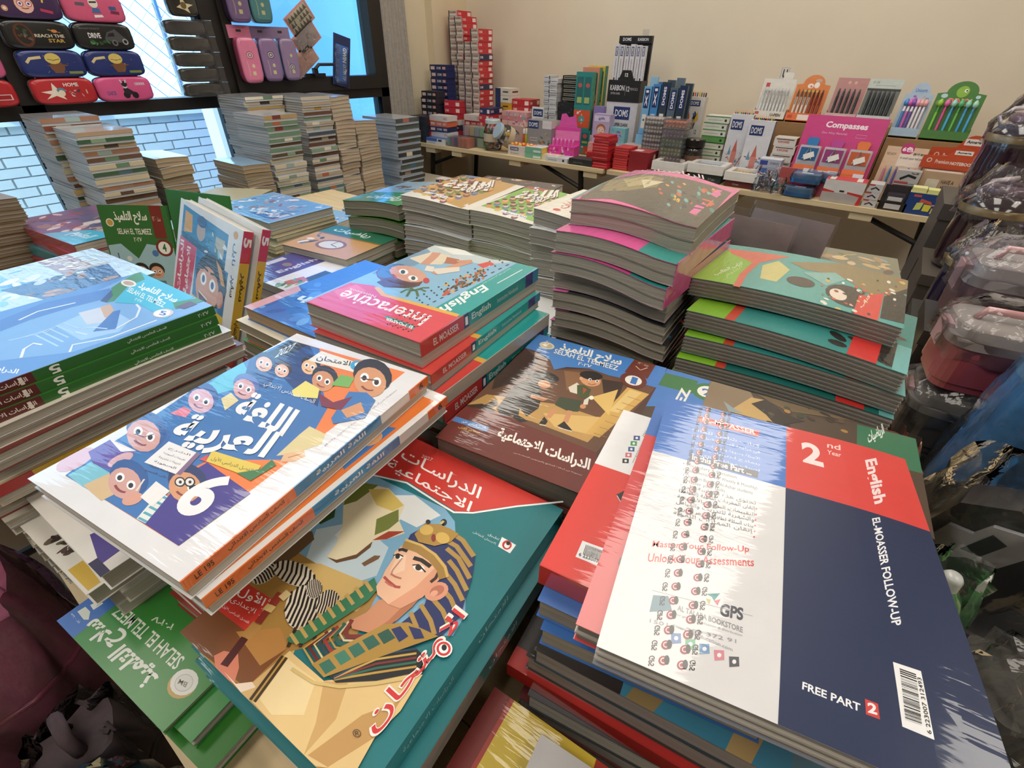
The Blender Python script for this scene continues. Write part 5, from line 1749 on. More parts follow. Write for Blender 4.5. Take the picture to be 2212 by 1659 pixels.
# ------------------------------------------------------------------ books
PAGE = ['b4aea2', 'bdb7ab', 'aaa598', 'c2bcaf']
def book(name, label, cx, cy, ztop, rot, W, L, T, cov='f0f0f0', art=None, spine=None, spcol=None, bands=(), sptext=(), n=1, bend=None, mat='cover',
         pg=None, group=None, back=None, cat='book', pr=None, m=12, tilt=None, spf=1., icov=None):
    """a paperback or wrapped pack of n booklets: cover sheets, page blocks, spine, printed cover. spine: '+u' '-u' '+v' '-v'"""
    t = thing(name, label, cat, (cx, cy, ztop-T), rot, group)
    if tilt: t.rotation_euler = [R(a) for a in tilt]
    h = T/n; s = .0007
    for k in range(n):
        a, b = k*h, (k+1)*h
        ic = icov or 'b8b2a8'
        top_cover = MB().slab(W, L, a, a+s, (back or cov) if k == 0 else ic, bend, m, m=m).slab(W, L, b-s-(.0006 if k < n-1 else 0), b-(.0006 if k < n-1 else 0), cov if k == n-1 else ic, bend, m, m=m).build('cover', mat, t)
        o = [.0018]*4
        if spine: o[{'+u': 0, '-u': 1, '+v': 2, '-v': 3}[spine]] = .0008
        px, py = W-o[0]-o[1], L-o[2]-o[3]
        pb = MB().at(Matrix.Translation(((o[1]-o[0])/2, (o[3]-o[2])/2, 0))).slab(px, py, a+s, b-s-.0006, pg or random.choice(PAGE), bend, m, m=m).build('page_block', 'pages', t)
    if spine:
        ax = 'uv'.index(spine[1]); sg = 1 if spine[0] == '+' else -1; ln = (L, W)[ax]; hw = (W, L)[ax]/2
        zb = 0 if not bend else (bend(sg*W/2, 0) if ax == 0 else bend(0, sg*L/2))
        mb = MB()
        for f0, f1, c in (bands or [(0, 1, spcol or cov)]):
            p0, p1 = -ln/2+ln*f0, -ln/2+ln*f1
            if ax == 0: mb.box(sg*(hw+.0006)-.0006, sg*(hw+.0006)+.0006, p0, p1, zb+T*(1-spf), T+zb, c)
            else: mb.box(p0, p1, sg*(hw+.0006)-.0006, sg*(hw+.0006)+.0006, zb+T*(1-spf), T+zb, c)
        sp = mb.build('spine', mat, t)
        if sptext:
            P = Print(1e-4)
            for f0, f1, tx, c, hh, bd in sptext:
                a, b = -ln/2+ln*f0, -ln/2+ln*f1
                if spine in ('-u', '+v'): a, b = -a, -b
                z = T*(1-spf+spf*(.5-hh/2)); z2 = T*(1-spf+spf*(.5+hh/2))
                P.text(c, tx, (a, z), (b, z), (a, z2), bd) if b > a else P.text(c, tx, (a, z2), (b, z2), (a, z), bd)
            # spine faces: +u right hand = +v, -u right hand = -v
            e = hw+.0013
            M = Matrix(((0,0,1,e),(1,0,0,0),(0,1,0,zb),(0,0,0,1))) if spine == '+u' else Matrix(((0,0,-1,-e),(-1,0,0,0),(0,1,0,zb),(0,0,0,1))) if spine == '-u' else \
                Matrix(((1,0,0,0),(0,0,-1,-e),(0,1,0,zb),(0,0,0,1))) if spine == '-v' else Matrix(((-1,0,0,0),(0,0,1,e),(0,1,0,zb),(0,0,0,1)))
            P.build('spine_lettering', mat, sp, 0, M)
    if art or pr:
        P = pr or Print().load(ART[art])
        if bend:
            me = P.build('cover_print', mat, top_cover, T)
            bm = bmesh.new(); bm.from_mesh(me.data); bmesh.ops.triangulate(bm, faces=bm.faces[:])
            for i in range(1, m):
                bmesh.ops.bisect_plane(bm, geom=bm.verts[:]+bm.edges[:]+bm.faces[:], plane_co=(0, -L/2+L*i/m, 0), plane_no=(0, 1, 0))
                bmesh.ops.bisect_plane(bm, geom=bm.verts[:]+bm.edges[:]+bm.faces[:], plane_co=(-W/2+W*i/m, 0, 0), plane_no=(1, 0, 0))
            for v in bm.verts: v.co.z += bend(v.co.x, v.co.y)
            bm.to_mesh(me.data); bm.free()
        else: P.build('cover_print', mat, top_cover, T)
    return t
def cover_art(W, L, base, items):
    """quick printed cover: items in fractions of the cover"""
    P = Print()
    if base: P.rect(base, -W/2, -L/2, W/2, L/2)
    f = lambda x, y: ((x-.5)*W, (y-.5)*L)
    for it in items:
        k = it[0]
        if k == 'r': P.rect(it[1], *f(it[2], it[3]), *f(it[4], it[5]))
        elif k == 'p': P.poly(it[1], [f(*q) for q in it[2]])
        elif k == 'd': P.disc(it[1], *f(it[2], it[3]), it[4]*W, (it[5] if len(it) > 5 else it[4])*W)
        elif k == 's': P.stroke(it[1], it[2]*W, [f(*q) for q in it[3]])
        elif k == 't': P.text(it[1], it[2], f(it[3], it[4]), f(it[3]+it[5], it[4]), f(it[3], it[4]+it[6]), it[7] if len(it) > 7 else 0)
        elif k == 'T': P.text(it[1], it[2], f(*it[3]), f(*it[4]), f(*it[5]), it[6])
        elif k == 'b':   # crowd of painted dabs: palette, x0,y0,x1,y1, count, size
            for _ in range(it[6]):
                x, y = random.uniform(it[2], it[4]), random.uniform(it[3], it[5]); a = random.uniform(0, 3.1); r1 = it[7]*random.uniform(.5, 1.3)*W; r2 = r1*random.uniform(.25, .7)
                x = min(max(x, it[7]*1.3), 1-it[7]*1.3); y = min(max(y, it[7]), 1-it[7])
                P.ell(random.choice(it[1]), *f(x, y), r1*math.cos(a), r1*math.sin(a), -r2*math.sin(a), r2*math.cos(a), 10)
        elif k == 'f':   # small cartoon face: x, y, size, skin, hair
            x, y, r = it[1], it[2], it[3]; g = L/W
            P.disc(it[5], *f(x, y+r*.3/g), r*W*1.1, r*W*.95); P.disc(it[4], *f(x, y-r*.08/g), r*W*.9, r*W*.85)
            for sx in (-.36, .36): P.disc('ffffff', *f(x+sx*r, y), r*W*.24); P.disc('1c1818', *f(x+sx*r, y), r*W*.13)
            P.stroke('8a3a30', r*W*.1, [f(x+q*r, y-(.5-.6*q*q)*r/g) for q in (-.35, 0, .35)])
    return P
def fill_pile(what, cx, cy, rot, ztop, zbase, W, L, T, covers, spine=None, jit=.006, start=0, group=None, mat='cover', n=1, name='school_book', bend=None, rj=2.5):
    z = ztop; i = start; k = max(1, round((ztop-zbase)/T)); T = (ztop-zbase)/k
    for _ in range(k):
        c = covers[(i-start) % len(covers)]
        book(name, '%s book in the %s' % (nth(i), what), cx+random.uniform(-jit, jit), cy+random.uniform(-jit, jit), z, rot+random.uniform(-rj, rj), W, L, T-.0004, cov=c, spine=spine, spcol=c, group=group or what, mat=mat, n=n, bend=bend)
        z -= T; i += 1
B, S = .275, .198

# --- teal pharaoh social-studies pile
g = 'pile topped by the teal pharaoh book'
book('social_studies_book', 'teal and red book with a young pharaoh on its wrapped cover', -.234, .149, .920, 4.0, S, B, .024, '127880', 'ph', '+u', '127880', mat='wrapped', group=g,
     sptext=((.46, .62, 'الامتحان', 'cfe6e4', .4, 1), (.14, .34, 'الدراسات الاجتماعية', 'bfdcda', .35, 0)))
book('social_studies_book', 'teal book directly under the pharaoh cover', -.222, .146, .8955, 4.6, S, B, .025, '127880', spine='+u', spcol='0f7078', mat='wrapped', group=g, sptext=((.46, .62, 'الامتحان', 'cfe6e4', .4, 1),))
fill_pile(g, -.245, .15, 3, .870, .75, .19, .27, .030, ['5a2a20', 'c8c2b8', '7a1f24', '2a3440'], '+u', start=2, group=g)

# --- white and orange Arabic-language pile
g = 'pile topped by the white Arabic language book'
sb = [(0, .34, 'e8702c'), (.34, .72, '2f84b8'), (.72, .88, 'e9e7e4'), (.88, 1, 'e8702c')]
st = ((.94, .965, '6', '2a1c14', .7, 3), (.42, .64, 'اللغة العربية', 'f0f6fa', .6, 2), (.12, .30, 'الصف السادس الابتدائي', '2a1810', .55, 1), (.03, .08, 'LE 195', '2a1810', .5, 1))
book('arabic_textbook', 'white wrapped book with cartoon pupils and a big 6, topmost of its pile', -.404, .142, 1.007, 8.9, S, .28, .0215, 'efeeee', 'a6', '+u', bands=sb, sptext=st, n=2, mat='wrapped', group=g, spf=.5)
book('arabic_textbook', 'white wrapped book with orange spine lying second under the big 6 cover', -.392, .153, .985, 5.5, S, .28, .0215, 'efeeee', spine='+u', bands=sb, sptext=st, n=2, spf=.5, mat='wrapped', group=g,
     pr=cover_art(S, .28, 'efeeee', [('p', 'f08038', [(.80, .05), (.97, .05), (.97, .95), (.80, .95)]), ('p', '3a78bc', [(.84, .55), (.95, .5), (.95, .75), (.84, .72)]), ('d', 'e0b070', .90, .30, .05, .07), ('d', 'dca070', .9, .66, .05, .06)]))
book('school_book', 'book with purple and yellow spine third under the big 6 cover', -.442, .165, .963, 4, S, .28, .021, '5a3a8c', spine='+u', spf=.5, n=2, bands=[(0, .55, 'd8b83c'), (.55, 1, '4a2a78')], mat='wrapped', group=g, sptext=((.95, .85, '6', 'f0e8d0', .6, 2),))
fill_pile(g, -.412, .158, 6, .9415, .80, .125, .26, .024, ['e6e0d4', 'd8d2c6', '9a3a30'], start=3, group=g)
g = 'low white books left of the big 6 pile'
book('school_book', 'white book with a red and green picture sticking out left under the big 6', -.577, .118, .880, 3.9, .190, .28, .022, 'efece6', mat='wrapped', group=g,
     pr=cover_art(.19, .28, 'efece6', [('b', ['a8302a', '3a1c14', 'd9b060', '5a8a3a', 'c8503a'], .06, .10, .5, .42, 34, .07), ('p', '3f8a44', [(.42, .10), (.62, .14), (.66, .30), (.5, .34)]), ('p', '4a3a90', [(.66, .06), (.92, .02), (.9, .16), (.72, .18)]), ('r', '2a2450', .86, .0, 1, .03)]))
book('school_book', 'white book with a dark sketch lowest at the left under the big 6', -.590, .100, .857, 5, .182, .28, .020, 'ebe7de', mat='wrapped', group=g,
     pr=cover_art(.182, .28, 'ebe7de', [('b', ['2a221c', '4a3c30', '6a5a48'], .40, .02, .62, .16, 26, .04), ('p', 'd9b23c', [(.74, .01), (.98, .01), (.98, .05), (.74, .06)])]))
fill_pile(g, -.585, .112, 5, .8365, .80, .18, .27, .018, ['d8d2c6', 'b8b0a0'], start=2, group=g)
# --- green booklets at the table edge
g = 'green booklets poking out over the table edge'
book('green_booklet', 'green booklet with white Arabic title and blue corner at the table edge', -.457, .082, .80, 186.1, S, B, .006, '3d8b3c', 'g6', '-v', '3a8438', group=g)
book('green_booklet', 'green booklet directly under the titled green one', -.436, .090, .7935, 187.5, S, B, .013, '3f9148', spine='-v', spcol='3a8438', group=g, n=2)
book('green_booklet', 'lowest dark green booklet at the table edge', -.405, .088, .780, 186, S, B, .014, '2e7a24', spine='-v', spcol='2e7a24', group=g, n=2)
book('school_book', 'dark book lying flat beneath the green booklets', -.42, .10, .7655, 184, S, B, .015, '22252a', group=g)

# --- brown SELAH book and its base
g = 'pile under the brown torchlight book'
book('social_studies_book', 'brown and blue wrapped book showing two children with a torch', -.229, .430, .940, 8.2, S, B, .027, '4b2b1f', 's1', mat='wrapped', group=g, pg='6f6a60')
book('social_studies_book', 'dark brown book right under the torchlight cover', -.232, .424, .912, 6.5, S-.02, B, .010, '5a241c', mat='wrapped', group=g, pg='6f6a60')
fill_pile(g, -.29, .43, 5, .901, .75, .15, .22, .038, ['4a2a20', '8a8478', '2a4a6a'], start=2, group=g)

# --- Interactive English pile
g = 'pile topped by the surfboard girl English book'
EB = [(0, .30, 'c9403e'), (.30, .34, '2a3a6a'), (.34, .86, '1a9a98'), (.86, .94, '3a3a7a'), (.94, 1, '2a8ab0')][::1]
EB = [(1-b, 1-a, c) for a, b, c in EB]
et = ((.64, .48, 'English', 'dff2f0', .62, 2), (.92, .74, 'EL MOASSER', 'f2dcd8', .5, 2), (.42, .22, 'Interactive Notebook', 'cfe8e6', .35, 0), (.69, .67, '1', 'ffffff', .6, 2))
eb = lambda u, v: 0
zz = 1.027
rows = [(0, 0, 184.4, .036, 'e2474e', 'ia', 'red and teal wrapped English book showing a girl with a surfboard'),
        (.012, -.006, 186, .026, '1fa3a0', None, 'second English book in the teal spine pile'),
        (.030, -.012, 183, .022, 'd9453f', None, 'third English book, red corner showing, in the teal spine pile'),
        (.026, .0, 185, .024, '1fa3a0', None, 'fourth English book in the teal spine pile'),
        (.030, .004, 184.5, .024, '1fa3a0', None, 'fifth English book in the teal spine pile'),
        (.036, .004, 187, .026, 'd9453f', None, 'sixth English book in the teal spine pile'),
        (.040, .004, 185, .028, '1fa3a0', None, 'seventh English book in the teal spine pile')]
for i, (dx, dy, ro, T, c, ar, lb) in enumerate(rows):
    pr = None if ar else cover_art(S, B, '1aa09d', [('r', 'd9453f', 0, .62, 1, 1), ('s', 'e9b548', .05, [(0, .62), (1, .62)])])
    # small perforation-like print along the cover edge is on the top copy only
    book('english_book', lb, -.469+dx, .448+dy, zz, ro, S, B, T-.0005, c, ar, '-u', bands=EB if i != 2 else [(0, 1, 'b8b2a8')], sptext=et if i != 2 else (), mat='wrapped', group=g, pr=pr, n=2 if i in (0, 1, 3) else 1, spf=.55 if i in (0, 1) else .9)
    zz -= T
fill_pile(g, -.45, .45, 184, zz, .75, S, B, .031, ['b8b2a6', '1a8a88', 'c2bcae'], '-u', start=7, group=g)

# --- English follow-up pile (front right)
g = 'pile topped by the navy and white English follow-up book'
curl = lambda u, v: -.009*max(0, (u/.21-.18))**2*4-.006*max(0, -v/B-.3)**2*8
book('english_book', 'navy, white, red and blue wrapped book lying back cover up in front', .032, .306, 1.008, 12.5, .21, B, .022, '8a8f9c', 'en', n=3, mat='wrapped', group=g, bend=curl, pg='97918a', cat='book')
pr = cover_art(.235, B, '9fc8dc', [('r', 'e04a4c', 0, 0, .10, .86), ('r', '4478c6', 0, .78, .30, 1), ('b', ['3a3430', '5a544c', '2a2622'], .11, .02, .2, .4, 40, .05), ('p', '9fc4d8', [(.10, .45), (.2, .45), (.2, .78), (.10, .78)]), ('r', 'd9403c', .8, .80, 1, 1), ('r', '5a86b8', .88, .72, 1, .80), ('r', '26322c', .88, .705, 1, .72), ('r', '9ab0b4', .88, .50, 1, .705), ('b', ['b89a6a', 'c8b48c', '6ab0d0', '8a7050'], .88, .30, 1, .5, 12, .06), ('r', '3a3e44', .88, .0, 1, .28), ('s', 'b04048', .03, [(.86, .27), (1, .25)]), ('s', 'b04048', .03, [(.86, .14), (1, .12)]), ('b', ['3a9ab8', '4a8a5a', '2a2e34'], .88, .02, 1, .22, 8, .05)])
book('english_book', 'book with red edge strip second under the navy follow-up cover', .027, .3225, .9855, 11, .235, B, .020, 'e04a4c', n=2, mat='wrapped', group=g, pr=pr, bend=curl, pg='97918a')
# red barcode book and blue books lower in the same pile
book('english_book', 'red and white book with barcode, leaning out left of the follow-up pile', -.0484, .3249, .965, 8.6, .165, .2275, .024, 'e23c33', 'r9', spine='-v', spcol='cf3129', mat='wrapped', group=g, sptext=((.80, .42, 'L.E. 199', 'f4dedb', .45, 2),))
for i, z in enumerate((.9405, .9170)):
    book('english_book', '%s blue book beneath the red barcode book' % ('upper', 'lower')[i], -.043+.004*i, .324-.005*i, z, 10+i*2, .17, .25, .023, '4076c4', mat='cover', group=g, n=1, pg='a59c8c')
for i, (bx, by, z, T, c) in enumerate(((-.010, .313, .8935, .022, '2a3a44'), (-.016, .313, .8710, .0235, '3a2a28'))):
    pr = cover_art(.215, .25, '3f8fae', [('r', '2a2626', 0, 0, .34, 1), ('b', ['8a2a2c', '2a4a3a', '3a9ab8', '201c1c'], .02, .0, .34, .9, 24, .06), ('p', '9a8456', [(.36, .0), (.46, .0), (.62, .3), (.5, .34)]), ('p', 'b9a06a', [(.70, .0), (.78, .0), (.9, .3), (.8, .3)]), ('r', '5a8a9a', .9, .0, 1, 1), ('s', 'b04048', .05, [(.80, .35), (1, .3)])])
    book('school_book', '%s book with blue street picture sticking out toward the front edge' % ('upper', 'lower')[i], bx, by, z, 9-i, .215, .25, T, c, n=1, mat='wrapped', group=g, pr=pr, pg='8f8680')
book('school_book', 'book with a glossy red spine above the grey cover at the bottom', -.034, .305, .847, 7, .205, .25, .019, '3a2a28', spine='-v', spcol='a8201e', mat='wrapped', group=g, pr=cover_art(.205, .25, '2e2624', [('r', 'b4231f', 0, 0, 1, .07), ('b', ['5a2a24', '3a3a30', '8a5a3a'], 0, .1, 1, .9, 20, .06)]))
fill_pile(g, -.02, .31, 8, .8275, .75, .2, .25, .026, ['2a2c30', '6a2a2a', '5a5650'], start=8, group=g)
# cover at the bottom edge of the picture
yb = cover_art(S, .23, 'a8372c', [('r', '7a1f1c', 0, 0, .08, 1), ('p', 'd8bc3c', [(.1, .5), (.55, .55), (.5, 1), (.1, 1)]), ('p', 'c88a5a', [(.1, .3), (.5, .35), (.45, .62), (.1, .6)]), ('s', '8a4a26', .02, [(.2, .45), (.35, .5), (.42, .38)]), ('p', '2c2a2a', [(.12, .1), (.4, .12), (.3, .3)]), ('d', '3a3430', .5, .72, .10)])
book('school_book', 'book with yellow and brown picture at the bottom edge of the view', -.015, .045, .826, 4, S, .23, .022, 'a8372c', pr=yb, spine='-u', spcol='8a1c1a', mat='wrapped', group='books at the bottom edge')
gp = cover_art(.17, .24, 'c4c2c2', [('T', '3a3a40', '15014', (.13, .83), (.28, .80), (.14, .86), 1), ('r', '5a5ab0', .12, .66, .2, .72), ('t', 'f0f0f4', 'f', .145, .67, .03, .045, 2), ('r', '2a4a6c', .28, .70, .46, .80), ('d', 'e8e0d0', .33, .76, .035), ('p', 'd05a50', [(.38, .72), (.42, .745), (.38, .77), (.35, .745)]), ('s', '55555c', .004, [(.5, .86), (.5, .66)]), ('t', 'b8403c', 'Unlock', .58, .66, .2, .05)])
book('school_book', 'pale grey back cover with phone number at the bottom edge of the view', .030, .033, .8385, 6, .17, .24, .012, 'c4c2c2', pr=gp, mat='cover', group='books at the bottom edge')
fill_pile('books at the bottom edge', -.015, .06, 5, .8035, .75, .19, .19, .036, ['7a2a24', '3a3a40'], start=2, group='books at the bottom edge')

# --- brown book 2 with green corner
book('maths_book', 'brown book with a round 2 badge between the green pile and the follow-up book', .002, .5166, .940, 96.4, .16, .288, .021, '4b3a2c', 'b2', mat='wrapped', group='books behind the follow-up pile', pg='8a8478')
fill_pile('books behind the follow-up pile', .01, .54, 95, .9185, .75, .13, .27, .042, ['3a6a50', '8a8074'], start=1)

# --- green and teal curved bundles (right)
g = 'curved green and teal bundles'
zz = 1.018
for i, (dx, dy, ro) in enumerate(((0, 0, 90.3), (.022, -.058, 88), (.024, -.066, 93), (.022, -.080, 94.5), (.020, -.092, 94))):
    T = .0292; A = (.009, .008, .007, .006, .005)[i]
    bd = (lambda A: lambda u, v: A*math.cos((v/B)*2.6)-.4*A)(A)
    kw = dict(art='gs') if i == 0 else dict(pr=cover_art(S, B, '2f8a86' if i < 3 else '176a64', [('r', '84bc2c', 0, .78, 1, 1), ('s', 'c8452f', .07, [(0, .775), (1, .775)]), ('b', ['16110f', '2a1c18', '0f0e0e', '5a3a2a'], 0, 0, .6, .34, 26, .09), ('r', 'd2302c', .0, .12, .55, .24), ('r', '6ab0b0', 0, .0, .4, .06)] + ([('T', '2c2a20', 'كتاب', (.30, .92), (.30, .82), (.42, .92), 2)] if i == 1 else [])))
    book('booklet_bundle', '%s wrapped bundle in the pile with lime green corners' % nth(i), -.049+dx, .830+dy, zz, ro, S, B, T-.001, '3f9a94' if i < 3 else '176a64', n=5, bend=bd, mat='crumpled', group=g, pg='aba49a', icov='96908a', back='6a8a88', cat='booklet bundle', **kw)
    zz -= T+.001
fill_pile('books under the lime green bundles', -.045, .765, 92, zz-.006, .75, .18, .25, .03, ['3a5a58', '7a2a2a', '8a8478'], mat='cover', name='school_book')
pr = cover_art(B, S, '7a7c68', [('r', '6f7cc0', 0, 0, .36, 1), ('s', 'b85040', .02, [(.37, 0), (.37, 1)]), ('b', ['b08a5a', '8a9aa0', 'c9a86a', '5a5044', 'd8b890'], .42, .1, .98, .95, 30, .06), ('s', 'e0c060', .012, [(.56, .6), (.62, .8), (.7, .9)]), ('T', 'd8dcf0', 'كتاب', (.1, .5), (.28, .5), (.1, .75), 1)])
book('school_book', 'lavender and brown book lying behind the lime green bundles', -.035, 1.280, .920, 5, B, S, .03, '7a7c9a', pr=pr, mat='wrapped', n=2)
fill_pile('support behind the lime green bundles', -.04, 1.29, 4, .889, .75, .24, .18, .035, ['6a6a70', '8a8478'])

# --- pink bundles
g = 'tall pile of pink wrapped bundles'
zz = 1.115
for i in range(8):
    T = (.040, .034, .033, .032, .032, .032, .032, .030)[i]; A = (.009, .008, .009, .008, .009, .008, .007, .006)[i]
    dx, dy = ((0, 0), (.004, -.040), (.004, -.044), (-.006, -.024), (-.004, -.030), (-.0, -.028), (-.012, -.014), (-.006, -.008))[i]
    ro = (93, 90, 88, 92, 93, 94, 92, 90)[i]
    bd = (lambda A: lambda u, v: A*math.sin(math.pi*min(1, (.5-v/S)*1.1+.05))-.9*A*(.5-v/S)-.3*A+A*.35*math.cos(u/B*3))(A)
    if i == 0: kw = dict(art='pk')
    elif i < 3: kw = dict(pr=cover_art(B, S, 'e85aa2', [('r', '2f9c94', 0, 0, 1, .30)]))
    elif i == 7: kw = dict(pr=cover_art(B, S, 'c83a80', []))
    else: kw = dict(pr=cover_art(B, S, '20242a', [('r', 'e06aa8', 0, .86, 1, 1), ('b', ['2c6a80', 'd9643c', '4a8a4a', '8a3a2a', '14181c', '3a4a5a'], .02, .02, .95, .6, 40, .05), ('p', 'd86038', [(.5, .08), (.58, .08), (.58, .2), (.5, .2)])]))
    book('booklet_bundle', '%s wrapped bundle in the tall pink pile' % nth(i), -.288+dx, .818+dy, zz, ro, B, S, T-.001, ('ec6aa8', 'e85aa2', 'e85aa2', '20242a', '20242a', '20242a', '20242a', 'c83a80')[i], n=2, bend=bd, mat='crumpled', group=g,
         pg='a8a294', back='b8a4a8', icov='aaa498', cat='booklet bundle', spine='-v' if i in (1, 2) else None, bands=[(0, 1, 'e85aa2')] if i in (1, 2) else (), **kw)
    zz -= T+.001
fill_pile('books under the pink bundles', -.29, .83, 92, zz-.008, .75, .25, .17, .032, ['2a3c50', '7a746a'])

# --- white picture-cover piles in the middle
for nm, cx, cy, z0, ro, ar, what, cl in (('l1', -.851, .966, 1.007, 97.4, 'l1', 'white school pile beside the green bundles', 'cream'), ('l2', -.650, .990, 1.0, 95.1, 'l2', 'white school pile with a red 5 badge', 'cream')):
    zz = z0
    for i in range(7):
        T = .035; A = .006*(1 if i % 2 else .7)
        bd = (lambda A, p: lambda u, v: A*math.sin(v/S*3.4+p))(A, .4+i*.25)
        book('booklet_bundle', '%s wrapped bundle in the %s' % (nth(i), what), cx+random.uniform(-.006, .006)*(i > 0), cy+random.uniform(-.008, .008)*(i > 0), zz, ro+random.uniform(-2, 2)*(i > 0), B, S, T-.001, ('efeade', 'efeade', 'd9dde0', '9ab0c4')[i % 4], art=ar if i == 0 else None, n=3, bend=bd, mat='wrapped', group=what, pg='a39c90', cat='booklet bundle', m=8)
        zz -= T
zz = 1.045
for i in range(9):
    bd = (lambda p: lambda u, v: .004*math.sin(v/.13*3+p))(i*.7)
    pr = cover_art(.2, .135, 'ece6da', [('d', 'c83a40', .12, .7, .04), ('t', 'c85048', 'حكايات', .2, .6, .4, .2, 2), ('p', '7a9a98', [(.6, .1), (.95, .1), (.95, .9)])]) if i == 0 else None
    book('booklet_bundle', '%s small white bundle squeezed in left of the pink pile' % nth(i), -.468+random.uniform(-.008, .004), .90+random.uniform(-.01, .01), zz, 92+random.uniform(-3, 3), .2, .135, .0315, ('eeeae0', 'dfe2e4')[i % 2], n=2, bend=bd, mat='crumpled', group='small white bundles left of the pink pile', pg='9b958a', pr=pr, cat='booklet bundle', m=6)
    zz -= .0325

# --- green bundles left of the white piles
zz = .970
for i in range(5):
    bd = (lambda p: lambda u, v: .008*math.sin(u/S*3.2+p))(.6+i*.5)
    pr = cover_art(S, .27, '8fb8cc', [('r', '2f8a3c', 0, 0, 1, .42), ('b', ['8a5a3a', 'c89a6a', '3a2a22', 'd8c0a0'], .1, .55, .9, .95, 16, .08), ('T', 'e8f2e4', 'رياضيات', (.2, .12), (.85, .08), (.24, .3), 3)]) if i == 0 else cover_art(S, .27, '4a7a34', [('t', 'd8e6c8', 'سلاح', .4, .1, .4, .12, 2)] if i == 2 else [])
    book('booklet_bundle', '%s floppy green bundle in the pile left of the white school piles' % nth(i), -1.07+random.uniform(-.01, .01), .955+random.uniform(-.008, .008), zz, 3+random.uniform(-4, 4), S, .27, .0385, '4f8a3a', n=2, bend=bd, mat='wrapped', group='floppy green bundles', pg='7f7a68', pr=pr, cat='booklet bundle', m=8)
    zz -= .044
# --- open middle of the table: flat covers
pr = cover_art(.22, .19, '1f6e50', [('r', 'c8965a', 0, 0, 1, .62), ('d', '8a5a34', .5, .32, .20, .15), ('d', 'd8d4c8', .5, .32, .16, .115), ('s', '3a342c', .012, [(.5, .32), (.5, .5)]), ('s', '3a342c', .012, [(.5, .32), (.62, .28)]), ('b', ['5a6a78', '8a8a90', '3a4a4a', 'e8e0d8'], 0, .2, .25, .6, 10, .07), ('r', '8a6a2c', 0, .62, 1, .66), ('T', 'e4eee6', 'رياضيات', (.12, .74), (.7, .74), (.12, .92), 2)])
book('school_book', 'dark green book with an alarm clock picture on its cover', -1.075, .725, .892, 8, .22, .19, .03, '1f6e50', pr=pr, n=2)
fill_pile('pile under the alarm clock book', -1.08, .73, 6, .8615, .75, .21, .18, .028, ['9a8a68', '8a7a5a', 'b0a078'])
pr = cover_art(B, S, 'eceaf0', [('r', '4b3c86', 0, 0, .42, 1), ('T', 'd8d4ec', 'English', (.36, .26), (.36, .80), (.28, .26), 2), ('d', 'c05a5a', .22, .48, .05, .035), ('d', '5a8a7a', .22, .48, .035, .022), ('r', 'd8d0dc', .03, .05, .12, .30), ('r', 'cfc6d6', .03, .34, .10, .6), ('T', 'e0dcf0', '4', (.10, .82), (.10, .95), (.02, .82), 2),
      ('r', '2a3034', .60, .30, .86, .62), ('p', 'c86a60', [(.52, .14), (.62, .1), (.66, .32), (.56, .36)]), ('b', ['4a7a5a', '8ab06a', '6aa0b0'], .5, .02, .95, .28, 14, .04), ('b', ['d8e0e4', '5a6a70', '88a04a'], .66, .62, .98, .95, 12, .05)])
book('school_book', 'purple and white English back cover lying flat mid-table', -1.0, .575, .875, 2.7, B, S, .02, '4b3c86', pr=pr, mat='wrapped')
fill_pile('pile under the purple English cover', -1.0, .57, 2, .854, .75, B, S-.02, .034, ['b8b0a4', '8a6a9a', 'cac4b8'])
pr = cover_art(S, B, '2f72c4', [('b', ['4a8ad8', '6aa8e8', '2a62b4'], .02, .02, .98, .5, 26, .08), ('p', 'd8a8b8', [(.0, .0), (.12, .0), (.12, .36), (0, .4)]), ('T', 'd4ecfa', 'English', (.95, .50), (.22, .34), (.975, .38), 3), ('b', ['d8b070', '4aa04a', 'c85a3a', '8ad0e0'], .4, .7, .98, .98, 20, .06)])
book('english_book', 'blue English book poking out left of the surfboard girl cover', -.722, .475, .932, 3, S, B, .024, '2f72c4', pr=pr, mat='wrapped', pg='b59a78')
pr = cover_art(S, .25, 'ece2cc', [('r', 'd2404a', .86, 0, 1, 1), ('b', ['c8d8ee', 'dce6f4'], .2, .02, .8, .4, 12, .1), ('t', '2a2622', 'الأضواء', .42, .20, .4, .06, 2), ('t', '4a4a50', 'مراجعة', .45, .12, .3, .04)])
book('school_book', 'cream back cover with a red strip under the blue English book', -.735, .448, .907, 2, S, .25, .020, 'ece2cc', pr=pr, pg='b0a48c')
for i, (c, z) in enumerate((('e0603c', .8865), ('4a8a4a', .866), ('c8a0a0', .8455))):
    book('school_book', '%s book under the cream back cover' % ('orange edged', 'green edged', 'pink edged')[i], -.728-.01*i, .452-.006*i, z, 3-2*i, S, .25, .020, c, pg='a89e8a')
fill_pile('pile under the pink edged book', -.735, .46, 2, .825, .75, S, .25, .025, ['8a6a5a', 'b8b0a0', '6a3a3a'])
pr = cover_art(S, B, '8fd04c', [('b', ['3a9a4a', 'd85aa0', '3a6ad0', 'e8c040', '38b8c8', '8a4ad0', 'f0f0f0'], .05, .3, .95, .98, 60, .05), ('r', 'e8ecf0', 0, 0, 1, .2)])
book('school_book', 'bright lime picture cover behind the surfboard girl pile', -.63, .70, .870, 4, S, B, .02, '8fd04c', pr=pr, mat='wrapped')
pr = cover_art(S, B, 'f0eeea', [('r', 'd83a44', 0, .88, .4, 1), ('t', '3a3a44', 'اللغة', .2, .8, .3, .05, 1), ('d', 'd04a44', .3, .7, .05), ('r', '3a8a4a', .0, .6, .05, .9)])
